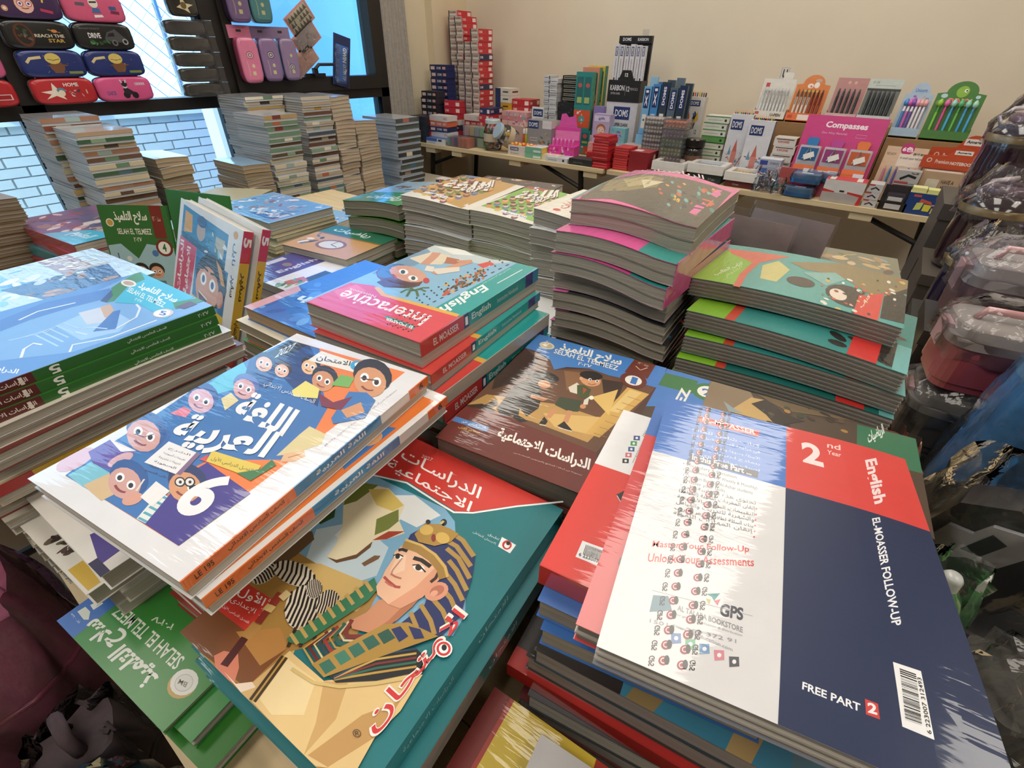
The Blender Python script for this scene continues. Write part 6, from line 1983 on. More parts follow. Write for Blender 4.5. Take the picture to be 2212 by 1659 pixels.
book('school_book', 'white cover with red corner behind the surfboard girl pile', -.49, .735, .872, 8, S, B*.55, .02, 'f0eeea', pr=pr)
fill_pile('pile under the bright lime cover', -.56, .70, 4, .849, .75, .28, .22, .032, ['a89a84', '7a8a6a', 'b8b0a0'])

# --- three green spined books with the blue car cover (left)
g = 'pile topped by three green spined books'
gb = [(0, .30, '5c2420'), (.30, 1, '2f6a2a')]
gt = ((.268, .256, '1', 'f0e8dc', .7, 2), (.385, .350, '5', 'f4f4ec', .8, 2), (.10, .28, 'الدراسات الاجتماعية', 'f0dcd0', .55, 2), (.62, .78, 'الصف الخامس الابتدائي', 'e0ecd8', .4, 1), (.92, .97, '٢٠٢٧', 'e0ecd8', .4, 1))
for i in range(3):
    book('social_studies_book', ('green spined book with a blue car cover and a round 5', 'second green spined book with a 5', 'third green spined book with a 5')[i], -.7467+.004*i, .0882-.002*i, 1.020-.0122*i, 2.6-.3*i, S, B, .0120, '5a8cd2' if i == 0 else '2f6a2a', 'f5' if i == 0 else None, '+u', bands=gb, sptext=gt, mat='cover', group=g, pg='cfc8ba')
zz = 1.020-.0366
for i in range(10):
    T = (.022, .020, .024, .026, .024, .022, .022, .026, .026, .0214)[i]
    c = ('d8d2c4', '6a2c28', 'e6dfd0', 'c8b090', '8a2c2c', 'cfc8b8', 'd8d0c0', 'b0a48c', 'cfc8b8', 'b8b0a0')[i]
    bd = (lambda p, A: lambda u, v: A*math.sin(v/B*3+p))(1.2+.4*i, .003)
    book('school_book', '%s book in the pile under three green spined books' % nth(i+3), -.742+(.010, .016, -.002, .0, -.012, -.008, 0, .004, 0, 0)[i], .088+(.006, .012, -.012, -.002, -.018, -.01, 0, 0, 0, 0)[i], zz, 2.5+random.uniform(-2, 2), S, B, T-.0005, c,
         spine='+u' if i == 3 else None, spf=.5, bands=[(0, .13, 'b02a2a'), (.13, .78, 'd2a82e'), (.78, 1, '8a2424')], sptext=((.22, .34, 'سفير', '2a2018', .5, 2), (.55, .70, 'الدراسات', '4a3a18', .4, 1)) if i == 3 else (), group=g, n=2, bend=bd, m=6, pg='b9b2a4')
    zz -= T
# --- wrapped blue maths book behind them
pr = cover_art(.21, B, 'c4dcf2', [('r', '7fc0e8', .0, .0, .5, .5), ('b', ['8ac8f0', 'e8f2fa', '5aa0dc', 'f4f8fc'], .02, .02, .98, .6, 50, .07), ('p', '3a5a8c', [(.45, .42), (.9, .5), (.95, .85), (.5, .92)]), ('b', ['8a6a58', 'b88a6a', '3a4a6a', 'c8d4e4'], .5, .45, .95, .85, 24, .05), ('r', 'a88a90', .02, .70, .46, .86), ('T', 'f2f4f8', 'الرياضيات', (.0, .66), (.46, .72), (.02, .88), 3)])
book('maths_book', 'crinkled wrapped pale blue maths book behind the green spined books', -.985, .105, 1.0, 5, .21, B, .03, 'c4dcf2', pr=pr, mat='crumpled', group='pile of wrapped maths books')
fill_pile('pile of wrapped maths books', -.985, .105, 5, .969, .75, .21, B, .032, ['cfd4da', 'b8c4d0', 'd8d4cc'], start=1)
# --- standing books
def standing(name, label, x, y, z, W, L, T, rz, lean, cov, pr, bands, sptext, spine='+u', mat='wrapped', group=None, pg='cfc8ba', roll=0):
    t = book(name, label, 0, 0, T, 0, W, L, T, cov, spine=spine, bands=bands, sptext=sptext, mat=mat, pr=pr, group=group, pg=pg)
    # lift it upright: cover facing the viewer, resting on its lower edge, leaning back
    M = Matrix.Translation((x, y, z)) @ Matrix.Rotation(R(rz), 4, 'Z') @ Matrix.Rotation(R(90-lean), 4, 'X') @ Matrix.Rotation(R(roll), 4, 'Z') @ Matrix.Translation((0, L/2, -T))
    t.matrix_world = M
    return t
yb = [(0, .17, 'c0282c'), (.17, .80, 'd9ae30'), (.80, 1, 'cc2c34')]
yt = ((.96, .90, '5', 'f6ecdc', .8, 3), (.74, .55, 'سفير', '2a2014', .6, 2), (.42, .16, 'الدراسات الاجتماعية', '3a2c14', .6, 2))
pr = cover_art(.215, .295, 'e4e6e6', [('p', '2f7fb0', [(.06, .76), (.80, .70), (.80, .93), (.06, .97)]), ('p', '245a7c', [(.08, .76), (.8, .70), (.8, .75), (.08, .80)]), ('p', 'd8a03c', [(.10, .80), (.24, .82), (.22, .93), (.10, .94)]), ('d', 'b8a8a0', .38, .86, .07, .09), ('d', '3a5a8c', .38, .92, .08, .05), ('r', 'b8b4a0', .62, .78, .76, .88), ('b', ['8ac0dc', 'e8eef2', '2a6a5a'], .4, .74, .8, .90, 12, .03),
      ('p', 'd2496a', [(.02, .34), (.30, .38), (.34, .74), (.05, .76)]), ('T', 'f2eef0', 'الدراسات', (.14, .38), (.14, .74), (.06, .38), 3), ('T', 'f2eef0', 'الاجتماعية', (.26, .39), (.26, .72), (.18, .39), 3),
      ('p', '2c78b4', [(.34, .40), (.86, .36), (.86, .70), (.34, .74)]), ('p', 'e0c030', [(.30, .06), (.9, .04), (.86, .40), (.34, .42)]), ('d', '221a18', .62, .58, .25, .24), ('d', 'dc9a70', .57, .52, .19, .20), ('p', '26401f', [(.4, .30), (.78, .28), (.8, .36), (.44, .40)]), ('d', 'ffffff', .50, .57, .05, .06), ('d', '2a4a7a', .50, .57, .025, .035), ('d', 'ffffff', .65, .56, .05, .06), ('d', '2a4a7a', .65, .56, .025, .035), ('p', '5a1a18', [(.43, .48), (.60, .45), (.55, .38), (.48, .39)]), ('p', 'f4f0ee', [(.43, .48), (.60, .45), (.59, .44), (.45, .465)]), ('d', 'd08a62', .79, .50, .05, .08), ('p', 'd8a05a', [(.66, .74), (.76, .70), (.84, .60), (.78, .60)]), ('s', '2a1c18', .02, [(.44, .63), (.5, .645), (.56, .635)]), ('s', '2a1c18', .02, [(.6, .63), (.67, .64), (.73, .62)]),
      ('T', '3a6a9a', 'نايل', (.88, .90), (.88, .76), (.94, .90), 2), ('d', 'd8a03c', .9, .95, .035, .035), ('T', '20242a', 'سفير', (.90, .70), (.90, .56), (.97, .70), 3)])
standing('social_studies_book', 'white and yellow wrapped book standing upright with a laughing boy', -1.022, .292, .772, .215, .295, .018, 3, 22, 'e4e6e6', pr, yb, yt, roll=-7, group='upright yellow spined books')
standing('social_studies_book', 'second upright yellow spined book behind the laughing boy cover', -1.006, .318, .772, .215, .295, .016, 3, 22, 'e4e6e6', None, yb, yt, roll=-7, group='upright yellow spined books')
pr = cover_art(.15, .21, '9fc4cc', [('p', '2c6b2c', [(0, .58), (.2, .6), (.42, .44), (.6, .6), (1, .56), (1, 1), (0, 1)]), ('T', 'f2f0e4', 'سلاح التلميذ', (.2, .80), (.70, .80), (.2, .94), 3), ('t', 'f0eee0', 'SELAH EL TELMEEZ', .2, .70, .52, .06, 1), ('t', 'f0eee0', '٢٠٢٧', .42, .62, .12, .05, 1), ('d', 'ece6da', .12, .82, .06), ('d', 'c8a04a', .12, .82, .045), ('r', '7a2418', .76, .66, .94, 1), ('t', 'e0c8b8', 'منذ ١٩٦٠', .78, .84, .12, .05), ('d', '7a2418', .86, .56, .13), ('d', 'f2f0e6', .86, .56, .095), ('t', '2c6b2c', '4', .83, .52, .06, .085, 3),
      ('f', .42, .30, .11, 'dca07a', '201814'), ('f', .66, .30, .11, 'dca07a', '241a16'), ('p', '6a7a8a', [(.54, .0), (.8, .0), (.76, .2), (.58, .2)]), ('p', 'd8dce0', [(.32, 0), (.52, 0), (.5, .2), (.34, .2)]), ('p', 'c8a468', [(.78, .06), (.9, .22), (1, .1), (1, 0), (.78, 0)]), ('s', '5a6a70', .02, [(.10, .1), (.12, .5)]), ('d', '4a7ab0', .7, .50, .05), ('d', 'd8e0dc', .28, .44, .04)])
standing('green_booklet', 'green booklet with a round 4 standing upright behind the laughing boy book', -1.318, .346, .80, .155, .21, .006, 36, 14, '2c6b2c', pr, [(0, 1, '2c6b2c')], (), group='upright green booklets', mat='cover')
standing('green_booklet', 'plain green booklet standing behind the round 4 booklet', -1.285, .475, .815, .19, .205, .006, 18, 10, '2f7a2e', None, [(0, 1, '2f7a2e')], (), group='upright green booklets', mat='cover')
fill_pile('pile under the upright green booklets', -1.33, .45, 20, .80, .75, .17, .22, .025, ['5a6a4a', 'b0a898'], rj=0)
# --- far left piles
pr = cover_art(.34, .215, '5a4a6a', [('b', ['6a3a4a', '8a6a5a', '3a2a3a', 'b89a8a', 'd8c8c0', '4a5a8a', '8a3a3a'], .02, .05, .8, .95, 60, .06), ('p', '38b0cc', [(.55, 0), (1, 0), (1, .45), (.72, .35), (.6, .12)]), ('t', 'cfeef4', 'العلوم', .7, .1, .22, .2, 2)])
book('school_book', 'purple and cyan picture book topping the pile near the window corner', -1.63, .365, .920, 6, .34, .215, .022, '5a4a6a', pr=pr, spine='-v', spcol='a84858', mat='wrapped', group='purple and red pile near the window')
for i in range(6):
    book('school_book', '%s book in the purple and red pile near the window' % nth(i+1), -1.62+.012*i, .365-.004*i, .8975-.0245*i, 6+random.uniform(-3, 3), .34, .215, .024, ('c04a58', '3fa0b0', 'b83a48', '8a5a6a', 'c05a5a', '6a4a5a')[i], spine='-v', spcol=('c04a58', '2f90a0', 'b83a48', '3a8a9a', 'c05a5a', '6a4a5a')[i], mat='wrapped', group='purple and red pile near the window')
pr = cover_art(.25, .2, 'd9a83c', [('r', 'c8303c', .3, .15, 1, .85), ('r', '4fae84', .2, 0, .7, .4), ('r', 'e4e6d8', 0, 0, .3, .3)])
book('school_book', 'yellow and red cover at the left edge of the view', -1.40, .13, .865, 4, .25, .2, .03, 'd9a83c', pr=pr)
fill_pile('pile under the yellow and red cover', -1.40, .13, 4, .834, .75, .24, .2, .028, ['a8a090', 'c8b07a', '8a3a3a'])
zz = .985
for i in range(9):
    book('paper_pack', '%s brown paper pack at the left edge by the window' % nth(i), -1.80+random.uniform(-.005, .005), .10+random.uniform(-.006, .006), zz, 8, .22, .30, .0255, '8a7a62', n=3, group='brown paper packs', pg='8f7f66', cat='paper pack', bend=lambda u, v: .006*math.sin(v*14+1), m=6)
    zz -= .026
pr = cover_art(B, S, '6aa8dc', [('b', ['9cc8ee', 'd8e8f4', '3a7ab8', '8a6a78', 'b8a0a8', '5a8ac0', 'e8f0f6'], .02, .05, .98, .95, 80, .05), ('r', '2f6ab0', .55, .1, .95, .3), ('T', 'eef4fa', 'الرياضيات', (.45, .12), (.95, .16), (.46, .34), 3)])
book('maths_book', 'wrapped blue and white picture book topping the pile beside the upright books', -1.43, .754, .915, 2, B+.02, S+.01, .02, '8ab8e0', pr=pr, mat='crumpled', group='blue topped cream pile')
for i in range(7):
    book('school_book', '%s book in the cream edged pile under the blue and white cover' % nth(i+1), -1.43+random.uniform(-.006, .008), .752+random.uniform(-.006, .006), .8945-.0207*i, 2+random.uniform(-2, 2), B+.02, S+.01, .0205, ('e2dcc8', 'd8d0b8', 'c8bf9c')[i % 3], n=2, group='blue topped cream pile', pg='cbbf9c')
# loose flat covers behind
for x, y, z, ro, c, d, lb in ((-1.23, 1.06, .80, 5, '4fb4dc', ['e0a0b0', '7ac8e8', 'f0f0f4'], 'cyan picture cover left of the floppy green bundles'), (-1.62, 1.00, .80, 10, '8ac0e8', ['d8ecf8', '5aa0d8', 'e8c8d0'], 'pale blue glossy cover by the window stacks'), (-1.75, .70, .82, 15, 'a8d4f0', ['e8f4fa', '7ab8e4'], 'shiny pale blue cover beside the blue topped pile'), (-.93, 1.27, .955, 10, '2a2c3a', ['8a5a3a', 'd8c0a0', '3a3a5a'], 'dark picture cover behind the white school piles'), (-1.20, 1.30, .80, 4, '9a8ac0', ['d8d0e8', '6a5a9a', 'e8b0c0'], 'lilac picture cover behind the cyan one'), (-1.50, 1.24, .80, 8, 'c8dcea', ['f0f4f8', '7ab0d8', 'd8a8a0'], 'white and blue picture cover behind the pale blue one')):
    k = round((z-.75)/.03); h = (z-.75)/max(k, 1)
    for i in range(max(k, 1)):
        book('school_book', lb if i == 0 else '%s book beneath the %s' % (nth(i), lb), x, y, z-i*h, ro+i, B, S, h-.0004, c if i == 0 else 'c8c0b0', pr=cover_art(B, S, c, [('b', d, .03, .05, .97, .95, 40, .06)]) if i == 0 else None, mat='wrapped' if i == 0 else 'cover', group='loose flat covers')
# clear folders leaning behind the pink pile
for i, (x, y, rz) in enumerate(((-.185, 1.02, -8), (-.13, 1.09, -14))):
    t = thing('clear_folder', '%s clear plastic folder with papers standing right of the pink pile' % ('nearer', 'farther')[i], 'folder', (x, y, .83), group='clear folders')
    t.matrix_world = Matrix.Translation((x, y, .83)) @ Matrix.Rotation(R(rz), 4, 'Z') @ Matrix.Rotation(R(-12), 4, 'X')
    MB().box(-.08, .08, 0, .004, 0, .21, 'b9a6a6').build('paper_sheets', 'card', t)
    MB().box(-.085, .085, -.003, .007, 0, .225, 'ffffff').build('plastic_sleeve', 'bagfilm', t)
    Print(2e-4).line('4a4a50', 'كتيب', .02, .10, .04, .015).line('4a4a50', 'اللغة.', .02, .07, .05, .015).line('4a4a50', 'العربية.', .02, .045, .05, .015).build('lettering', 'card', t, 0, Matrix(((1,0,0,0),(0,0,-1,-.0005),(0,1,0,0),(0,0,0,1))))
# ------------------------------------------------------------------ book stacks along the window
struct(MB().box(-2.98, -2.12, -.3, 2.66, 0, .56, 'b8ab94').build('trim_ledge', 'plaster'))
SP = ['d8cdb4', 'cfc3a6', '6a8a6c', '8aa48a', 'b0654a', '5a4030', 'c8a050', 'e2dac6', '4a6a7a', 'a88a78', '3a3a3c', '9fb4b0', 'd0a080', '7a3a34']
def window_stack(what, x0, x1, y0, y1, ztop, T, spines=True, pal=SP, wave=.003, n=2, endc='c6cad0', top=None):
    z = ztop; i = 0; W, L = x1-x0, y1-y0
    while z > .575:
        h = min(T*random.uniform(.8, 1.2), z-.56); c = random.choice(pal)
        if z-h < .575: h = z-.56
        bd = (lambda p: lambda u, v: wave*math.sin(v/L*3+p))(random.uniform(0, 3))
        book('book_bundle', '%s bundle in the %s' % (nth(i), what), (x0+x1)/2+random.uniform(-.008, .008), (y0+y1)/2+random.uniform(-.005, .005), z, random.uniform(-2, 2), W, L, h-.0005,
             cov=top if (i == 0 and top) else 'cfd4d8', back=c, spine='+u' if spines else None, bands=spine_bands(c) if spines else (), spf=.62, n=n, mat='wrapped' if i == 0 else 'cover', group=what, pg=endc, cat='book bundle', bend=None if spines else bd, m=5)
        z -= h; i += 1
def spine_bands(c):
    r = random.random()
    if r < .4: return [(0, 1, c)]
    k = random.uniform(.2, .5); c2 = random.choice(SP)
    return [(0, k, c), (k, k+.25, c2), (k+.25, 1, c)]
BR = ['b89a7a', 'c8b090', '8a4a3a', '3f5f44', 'd8b070', '6a4a38', 'cfc3a6', 'a87a60']
GR = ['d8d2bc', 'c9c4a8', '8aa48a', '6f9078', 'e2dcc8', 'd8cdb4', '5a4a3a', 'b89a6a']
DK = ['cfc6b4', '4a5560', '3a3c40', '8aa48a', 'd8cdb8', '6a4a3a', 'b8a890', '4a7a80']
window_stack('brown stack at the left mullion', -2.88, -2.63, .585, .775, 1.067, .024, pal=BR)
window_stack('green-brown stack before the left mullion', -2.61, -2.36, .605, .785, 1.040, .024, pal=BR)
window_stack('short cream stack by the brown stacks', -2.64, -2.40, .835, .965, .92, .036, spines=False, endc='b09c80')
window_stack('tall rear stack between the mullions', -2.90, -2.64, 1.395, 1.60, 1.10, .024, pal=GR)
window_stack('green spined front stack between the mullions', -2.62, -2.36, 1.31, 1.48, 1.045, .024, pal=GR, top='d8dce6')
window_stack('dark striped stack under the hanging cards', -2.80, -2.50, 1.61, 1.78, 1.098, .024, pal=DK)
window_stack('tall cream stack under the window handle', -2.80, -2.50, 1.785, 1.915, 1.090, .036, spines=False, endc='bfae98')
window_stack('lower cream stack by the curtain', -2.80, -2.50, 1.925, 2.075, .965, .036, spines=False, endc='bba890', top='b8ccd8')
window_stack('short cream stack before the green spines', -2.56, -2.30, 1.13, 1.26, .865, .034, spines=False, endc='ad9a7e', top='9ec4e4')
window_stack('dark edged stack below the curtain', -2.80, -2.50, 2.22, 2.42, .955, .034, pal=['4a4a48', '3a3c3c', '6a655c', '55605a'], endc='a8b4c4')
t = tag(MB().box(-.13, .13, -.1, .1, 0, .03, '6a6a58', t='b8b090').build('spiral_notebook', 'card', None, loc=(-2.2, 1.0, .76), rz=30), 'patterned pad lying by the window stacks', 'notebook')
fill_pile('pile under the patterned pad', -2.2, 1.0, 28, .759, .56, .24, .19, .036, ['a8a090', 'c0b8a8', '8a8474'])
# ------------------------------------------------------------------ pencil cases on the window rail
def pillow(W, H, D, col, n=10, side=None):
    """soft zip case lying on its back: outline W x H, thickness D, face toward +x"""
    def outline(r, k=28):
        p = []
        for i in range(k):
            a = 2*math.pi*i/k; ca, sa = math.cos(a), math.sin(a); e = 2/5.
            p.append((math.copysign(abs(ca)**e, ca)*W/2*r, math.copysign(abs(sa)**e, sa)*H/2*r))
        return p
    lay = [(.93, 0), (1., .12), (1., .45), (1., .55), (1., .85), (.94, .97), (.80, 1.)]; v = []; f = []; k = 28; cs = []
    for r, d in lay: v += [(d*D, x, z+H/2) for x, z in outline(r)]
    for j in range(len(lay)-1):
        for i in range(k): f.append((j*k+i, j*k+(i+1) % k, (j+1)*k+(i+1) % k, (j+1)*k+i)); cs.append((side or col) if j < 4 else col)
    f += [tuple(range(k-1, -1, -1)), tuple(range((len(lay)-1)*k, len(lay)*k))]; cs += [side or col, col]
    return MB().add(v, f, cs)
FX = lambda D: Matrix(((0,0,1,D),(1,0,0,0),(0,1,0,0),(0,0,0,1)))
def pencil_case(label, y0, y1, z0, z1, col, items, D=.05, x=-2.945, side=None):
    W, H = y1-y0-.004, z1-z0-.002
    t = thing('pencil_case', label, 'pencil case', (x, (y0+y1)/2, z0), group='zip pencil cases on the window rail')
    sh = pillow(W, H, D, col, side=side).build('case_shell', 'plastic', t, True)
    zp = [(D*.5, math.copysign(abs(math.cos(a))**.4, math.cos(a))*W/2*1.004, H/2+math.copysign(abs(math.sin(a))**.4, math.sin(a))*H/2*1.006) for a in [2*math.pi*i/28 for i in range(28)]]
    MB().tube(zp, .0022, '55504c', 4, True).build('zip', 'plastic', t)
    P = cover_art(W*.86, H*.80, None, items)
    P.build('picture_print', 'plastic', sh, 0, FX(D+.0006) @ Matrix.Translation((0, H/2, 0)))
cy = lambda r: 1.090+r*.0955
pencil_case('red zip case with a white star at the foot of the window stack', .668, .888, cy(0), cy(1), 'b8272f', [('p', 'e8dccc', [(.10, .15), (.22, .38), (.05, .5), (.26, .56), (.30, .92), (.38, .58), (.52, .55), (.40, .40), (.46, .1), (.30, .3)]), ('t', 'f0e8e0', 'HOME', .5, .72, .28, .18, 2), ('d', '5a8a9a', .42, .55, .08, .05), ('d', 'e8d8c0', .42, .42, .06), ('b', ['e8e0d8', '6a8a90', 'd8b8b0', '3a3a40'], .55, .15, .9, .55, 9, .04)])
pencil_case('pink zip case with a biker at the foot of the window stack', .890, 1.112, cy(0), cy(1), 'd8568c', [('t', 'e8e4ec', 'GRRRR', .72, .68, .22, .14, 2), ('t', '6a5a8a', 'CHICK', .08, .22, .2, .2, 2), ('d', '1e1a1e', .48, .2, .07), ('d', '1e1a1e', .66, .18, .07), ('p', '2a2630', [(.45, .3), (.55, .2), (.68, .3), (.60, .45), (.50, .62), (.44, .5)]), ('d', 'd8d0d4', .50, .66, .05), ('d', '2a2630', .50, .76, .06), ('s', 'd8ccd8', .03, [(.46, .82), (.43, .98)]), ('s', 'd8ccd8', .03, [(.53, .82), (.55, .98)])])
for k, (a, b) in enumerate(((.668, .888), (.890, 1.112))):
    pencil_case('%s navy zip case with a cartoon bear, second row from the rail' % ('left', 'right')[k], a, b, cy(1), cy(2), '1f2f6e', [('d', '7a5036', .55, .35, .13, .11), ('p', '7a5036', [(.36, .42), (.5, .5), (.6, .5), (.78, .44), (.62, .36), (.64, .08), (.46, .08), (.48, .36)]), ('d', 'd9c06a', .52, .74, .14, .10), ('s', '3a2c20', .01, [(.42, .72), (.52, .66), (.64, .72)]), ('s', 'd8c490', .05, [(.04, .55), (.12, .74), (.32, .80)]), ('r', '7a8a4a', .72, .04, .98, .16), ('b', ['c8a050', '8a9a5a', 'd8d8e0'], .05, .1, .95, .9, 10, .012)])
pencil_case('black zip case lettered REACH THE STAR, third row from the rail', .660, .886, cy(2), cy(3), '16171a', [('d', '5a2c20', .25, .48, .16, .20), ('d', '20201c', .25, .5, .12, .16), ('b', ['3a4a3a', '8a3a2a', '5a5a58', 'a86a3a'], .14, .3, .38, .75, 14, .03), ('t', 'd8d0b8', 'REACH THE', .42, .40, .5, .14, 2), ('t', 'c8a050', 'STAR', .62, .18, .28, .16, 2), ('d', 'c87a3a', .78, .68, .05, .03), ('s', 'd89a5a', .01, [(.68, .74), (.88, .62)])])
pencil_case('black zip case lettered DRIVE, third row from the rail', .888, 1.108, cy(2), cy(3), '17181b', [('t', 'e4e4e4', 'DRIVE', .18, .42, .24, .24, 2), ('b', ['3a6a3a', '4a8a48', '2a4a2c'], .16, .12, .6, .36, 12, .04), ('p', '4a4c50', [(.48, .4), (.56, .7), (.74, .86), (.84, .6), (.92, .4), (.8, .24), (.6, .26)]), ('p', '1c1d20', [(.54, .5), (.6, .66), (.7, .7), (.7, .52)]), ('d', '6a6c70', .66, .22, .06), ('d', '1a1a1c', .66, .22, .035), ('d', '9a9ca0', .88, .28, .06), ('d', '1a1a1c', .88, .28, .035), ('t', '7a7a7a', 'BIGFOOT', .05, .82, .4, .07)])
pencil_case('purple zip case with a girl in round glasses, top row in view', .665, .886, cy(3), cy(4), '3c2450', [('f', .46, .52, .17, 'e8b8a8', '4a2a3a'), ('d', 'c85a6a', .40, .52, .055), ('d', 'f0e8ec', .40, .52, .04), ('d', '2a3a6a', .40, .52, .02), ('d', 'c85a6a', .54, .52, .055), ('d', 'f0e8ec', .54, .52, .04), ('d', '2a3a6a', .54, .52, .02), ('d', 'd8a070', .12, .3, .05), ('d', 'f0d8e0', .12, .3, .025), ('s', 'e0c060', .03, [(.78, .6), (.82, .9)]), ('s', 'b83a5a', .05, [(.7, .3), (.9, .2)])])
pencil_case('pink zip case with a dog in sunglasses, top row in view', .890, 1.110, cy(3), cy(4), 'd0587e', [('d', 'e8e0d4', .5, .74, .09), ('s', '2a2a30', .03, [(.43, .76), (.57, .78)]), ('p', '4a6aa0', [(.42, .3), (.6, .3), (.58, .5), (.46, .52)]), ('p', '5a5a68', [(.15, .6), (.32, .58), (.33, .72), (.16, .74)]), ('p', '7a2c4a', [(.78, .3), (.95, .26), (.96, .4), (.8, .44)]), ('r', '3a5a90', .78, .46, .92, .62), ('p', 'e8e4e0', [(.44, .08), (.62, .12), (.6, .22), (.44, .2)])])
pencil_case('red zip case left of the mullion at the left edge', .40, .620, cy(0), cy(1), 'b02028', [('r', 'e0d0d0', .5, .2, .98, .45), ('r', 'a01c24', .52, .23, .96, .42)])
pencil_case('pink zip case left of the mullion at the left edge', .40, .622, cy(1), cy(2), 'c85a86', [])
# ------------------------------------------------------------------ hanging black pouches in clear sleeves
for k in range(5):
    z = 1.092+k*.0625
    t = thing('black_pouch', '%s black pouch in a clear sleeve on the window rail' % ('lowest', 'second lowest', 'middle', 'second highest', 'highest')[k], 'pouch', (-2.93, 1.345, z), group='black pouches in clear sleeves')
    pillow(.19, .058, .045, ('17171a', '1a1a1c', '1a1a1d', '1c1a1e', '1c1c30')[k]).build('pouch_body', 'glossy_dark', t, True)
    MB().grid(lambda u, v: (.05+.004*math.sin(9*u+k), (u-.5)*.235, v*.062), 12, 2, 'ffffff').build('clear_sleeve', 'bagfilm', t, True)
    MB().box(-.01, .052, -.118, .118, .059, .0605, 'd8ecf4').build('sleeve_edge', 'film', t)
t = thing('star_case', 'black case with a gold star above the black pouches', 'pencil case', (-2.93, 1.36, 1.412))
pillow(.13, .1, .04, '22201e').build('case_shell', 'glossy_dark', t, True)
cover_art(.11, .08, None, [('p', 'cfc2a0', [(.2, .3), (.4, .45), (.45, .9), (.6, .5), (.9, .45), (.65, .3), (.7, .05), (.5, .2)]), ('d', '6a5a30', .5, .4, .12)]).build('picture_print', 'plastic', t, 0, FX(.041) @ Matrix.Translation((0, .05, 0)))
# ------------------------------------------------------------------ hard cases on hanging cards
def hard_case(label, y, z0, W, H, col, dark, seal, flip=0):
    t = thing('hard_pencil_case', label, 'pencil case', (-2.935, y, z0), group='hard pencil cases on header cards', rot=(0, 0, -4))
    hc = H*.80
    MB().box(.0, .004, -W*.55, W*.55, hc-.005, H, col).build('header_card', 'card', t)
    MB().box(.0035, .0052, -W*.14, W*.10, hc+.022, hc+.032, '2a2428').build('hang_hole', 'card', t)
    sh = pillow(W, hc, .06, col, side=dark).build('case_shell', 'plastic', t, True)
    items = [('r', col, .0, .0, 1, 1), ('d', dark, .5, .64 if not flip else .3, .30, .26), ('d', 'd8d0d8', .5, .64 if not flip else .3, .24, .2), ('d', dark, .5, .64 if not flip else .3, .18, .15), ('d', 'c8bfa8', .5, .64 if not flip else .3, .10, .09), ('d', seal, .6, .36 if not flip else .62, .12, .13), ('r', seal, .42, .12, .68, .22), ('s', seal, .03, [(.16, .1), (.2, .3), (.15, .5)])]
    cover_art(W*.62, hc*.84, None, items).build('case_print', 'plastic', sh, 0, FX(.0606) @ Matrix.Translation((0, hc/2, 0)))
hard_case('pink hard case hanging on a card over the window rail', 1.618, 1.142, .105, .25, 'd87c9c', 'a84a6c', 'd8c89c')
hard_case('lavender hard case hanging in the middle of three cards', 1.735, 1.146, .105, .245, '8a7098', '4a3a5c', 'c8c08a')
hard_case('mauve hard case hanging right of the lavender one', 1.850, 1.148, .095, .244, '8f7a9c', '4c3e5e', 'c8c08a', 1)
hard_case('dark lavender hard case in the upper row of hanging cards', 1.625, 1.400, .11, .25, '6f5a80', '3a2c48', 'b8b080')
hard_case('teal hard case in the upper row of hanging cards', 1.745, 1.402, .11, .25, '4a7c80', '24484c', 'b8b080')
# ------------------------------------------------------------------ three tilted packs and the marker pack
for k, (y, z, col, lb) in enumerate(((1.985, 1.435, 'cfc8b0', 'tilted pack with a gold triangle pattern'), (2.005, 1.345, 'b8a8a8', 'tilted pack with a marbled grey purse'), (1.965, 1.243, 'd8a89a', 'tilted pack with a peach purse'))):
    t = thing('blister_pack', lb+' hung by the window handle', 'pack', (-2.93, y, z), group='tilted gift packs', rot=(33, 0, 0))
    MB().box(0, .004, -.09, .09, -.05, .05, 'd8988c' if k < 2 else 'd8a89a').build('backing_card', 'card', t)
    it = [('r', col, 0, 0, 1, 1)]
    if k == 0:
        for i in range(6):
            for j in range(3): it.append(('p', '5a5040', [(i/6, j/3), ((i+1)/6, j/3), (i/6+.08, (j+1)/3)]))
        it.append(('d', 'd8d0b4', .35, .45, .1))
    else: it += [('b', ['c8b8b8', 'a89898', 'd8c8c0'] if k == 1 else ['e0b8a8', 'd8a090'], .05, .1, .95, .9, 24, .06), ('t', '6a3a34', 'G', .52, .4, .06, .2, 2)]
    cover_art(.15, .08, None, it).build('pack_print', 'card', t, 0, FX(.0045))
    MB().grid(lambda u, v: (.016-.010*(2*u-1)**4, (u-.5)*.17, (v-.5)*.095), 8, 4, 'ffffff').build('clear_blister', 'film', t, True)
t = thing('marker_pack', 'dark blue marker blister pack at the right of the window', 'pack', (-2.93, 2.19, 1.108), rot=(-14, 0, 0))
MB().box(0, .004, -.06, .06, 0, .265, '1f2f5e').build('backing_card', 'card', t)
P = cover_art(.09, .19, None, [('r', '2a6ac0', 0, 0, 1, 1), ('T', 'e8ecf0', 'GWIN', (.55, .95), (.55, .55), (.86, .95), 3), ('T', 'c8ccd4', 'EXTRA TIP', (.60, .5), (.60, .05), (.85, .5), 2), ('s', '1a3a7a', .2, [(.2, .05), (.2, .95)]), ('p', 'e8e8e8', [(.7, .3), (.95, .4), (.8, .2)])])
P.build('pack_print', 'card', t, 0, FX(.005) @ Matrix.Translation((0, .12, 0)))
MB().grid(lambda u, v: (.03-.025*(2*u-1)**4, (u-.5)*.1, .01+v*.2), 8, 4, 'ffffff').build('clear_blister', 'film', t, True)
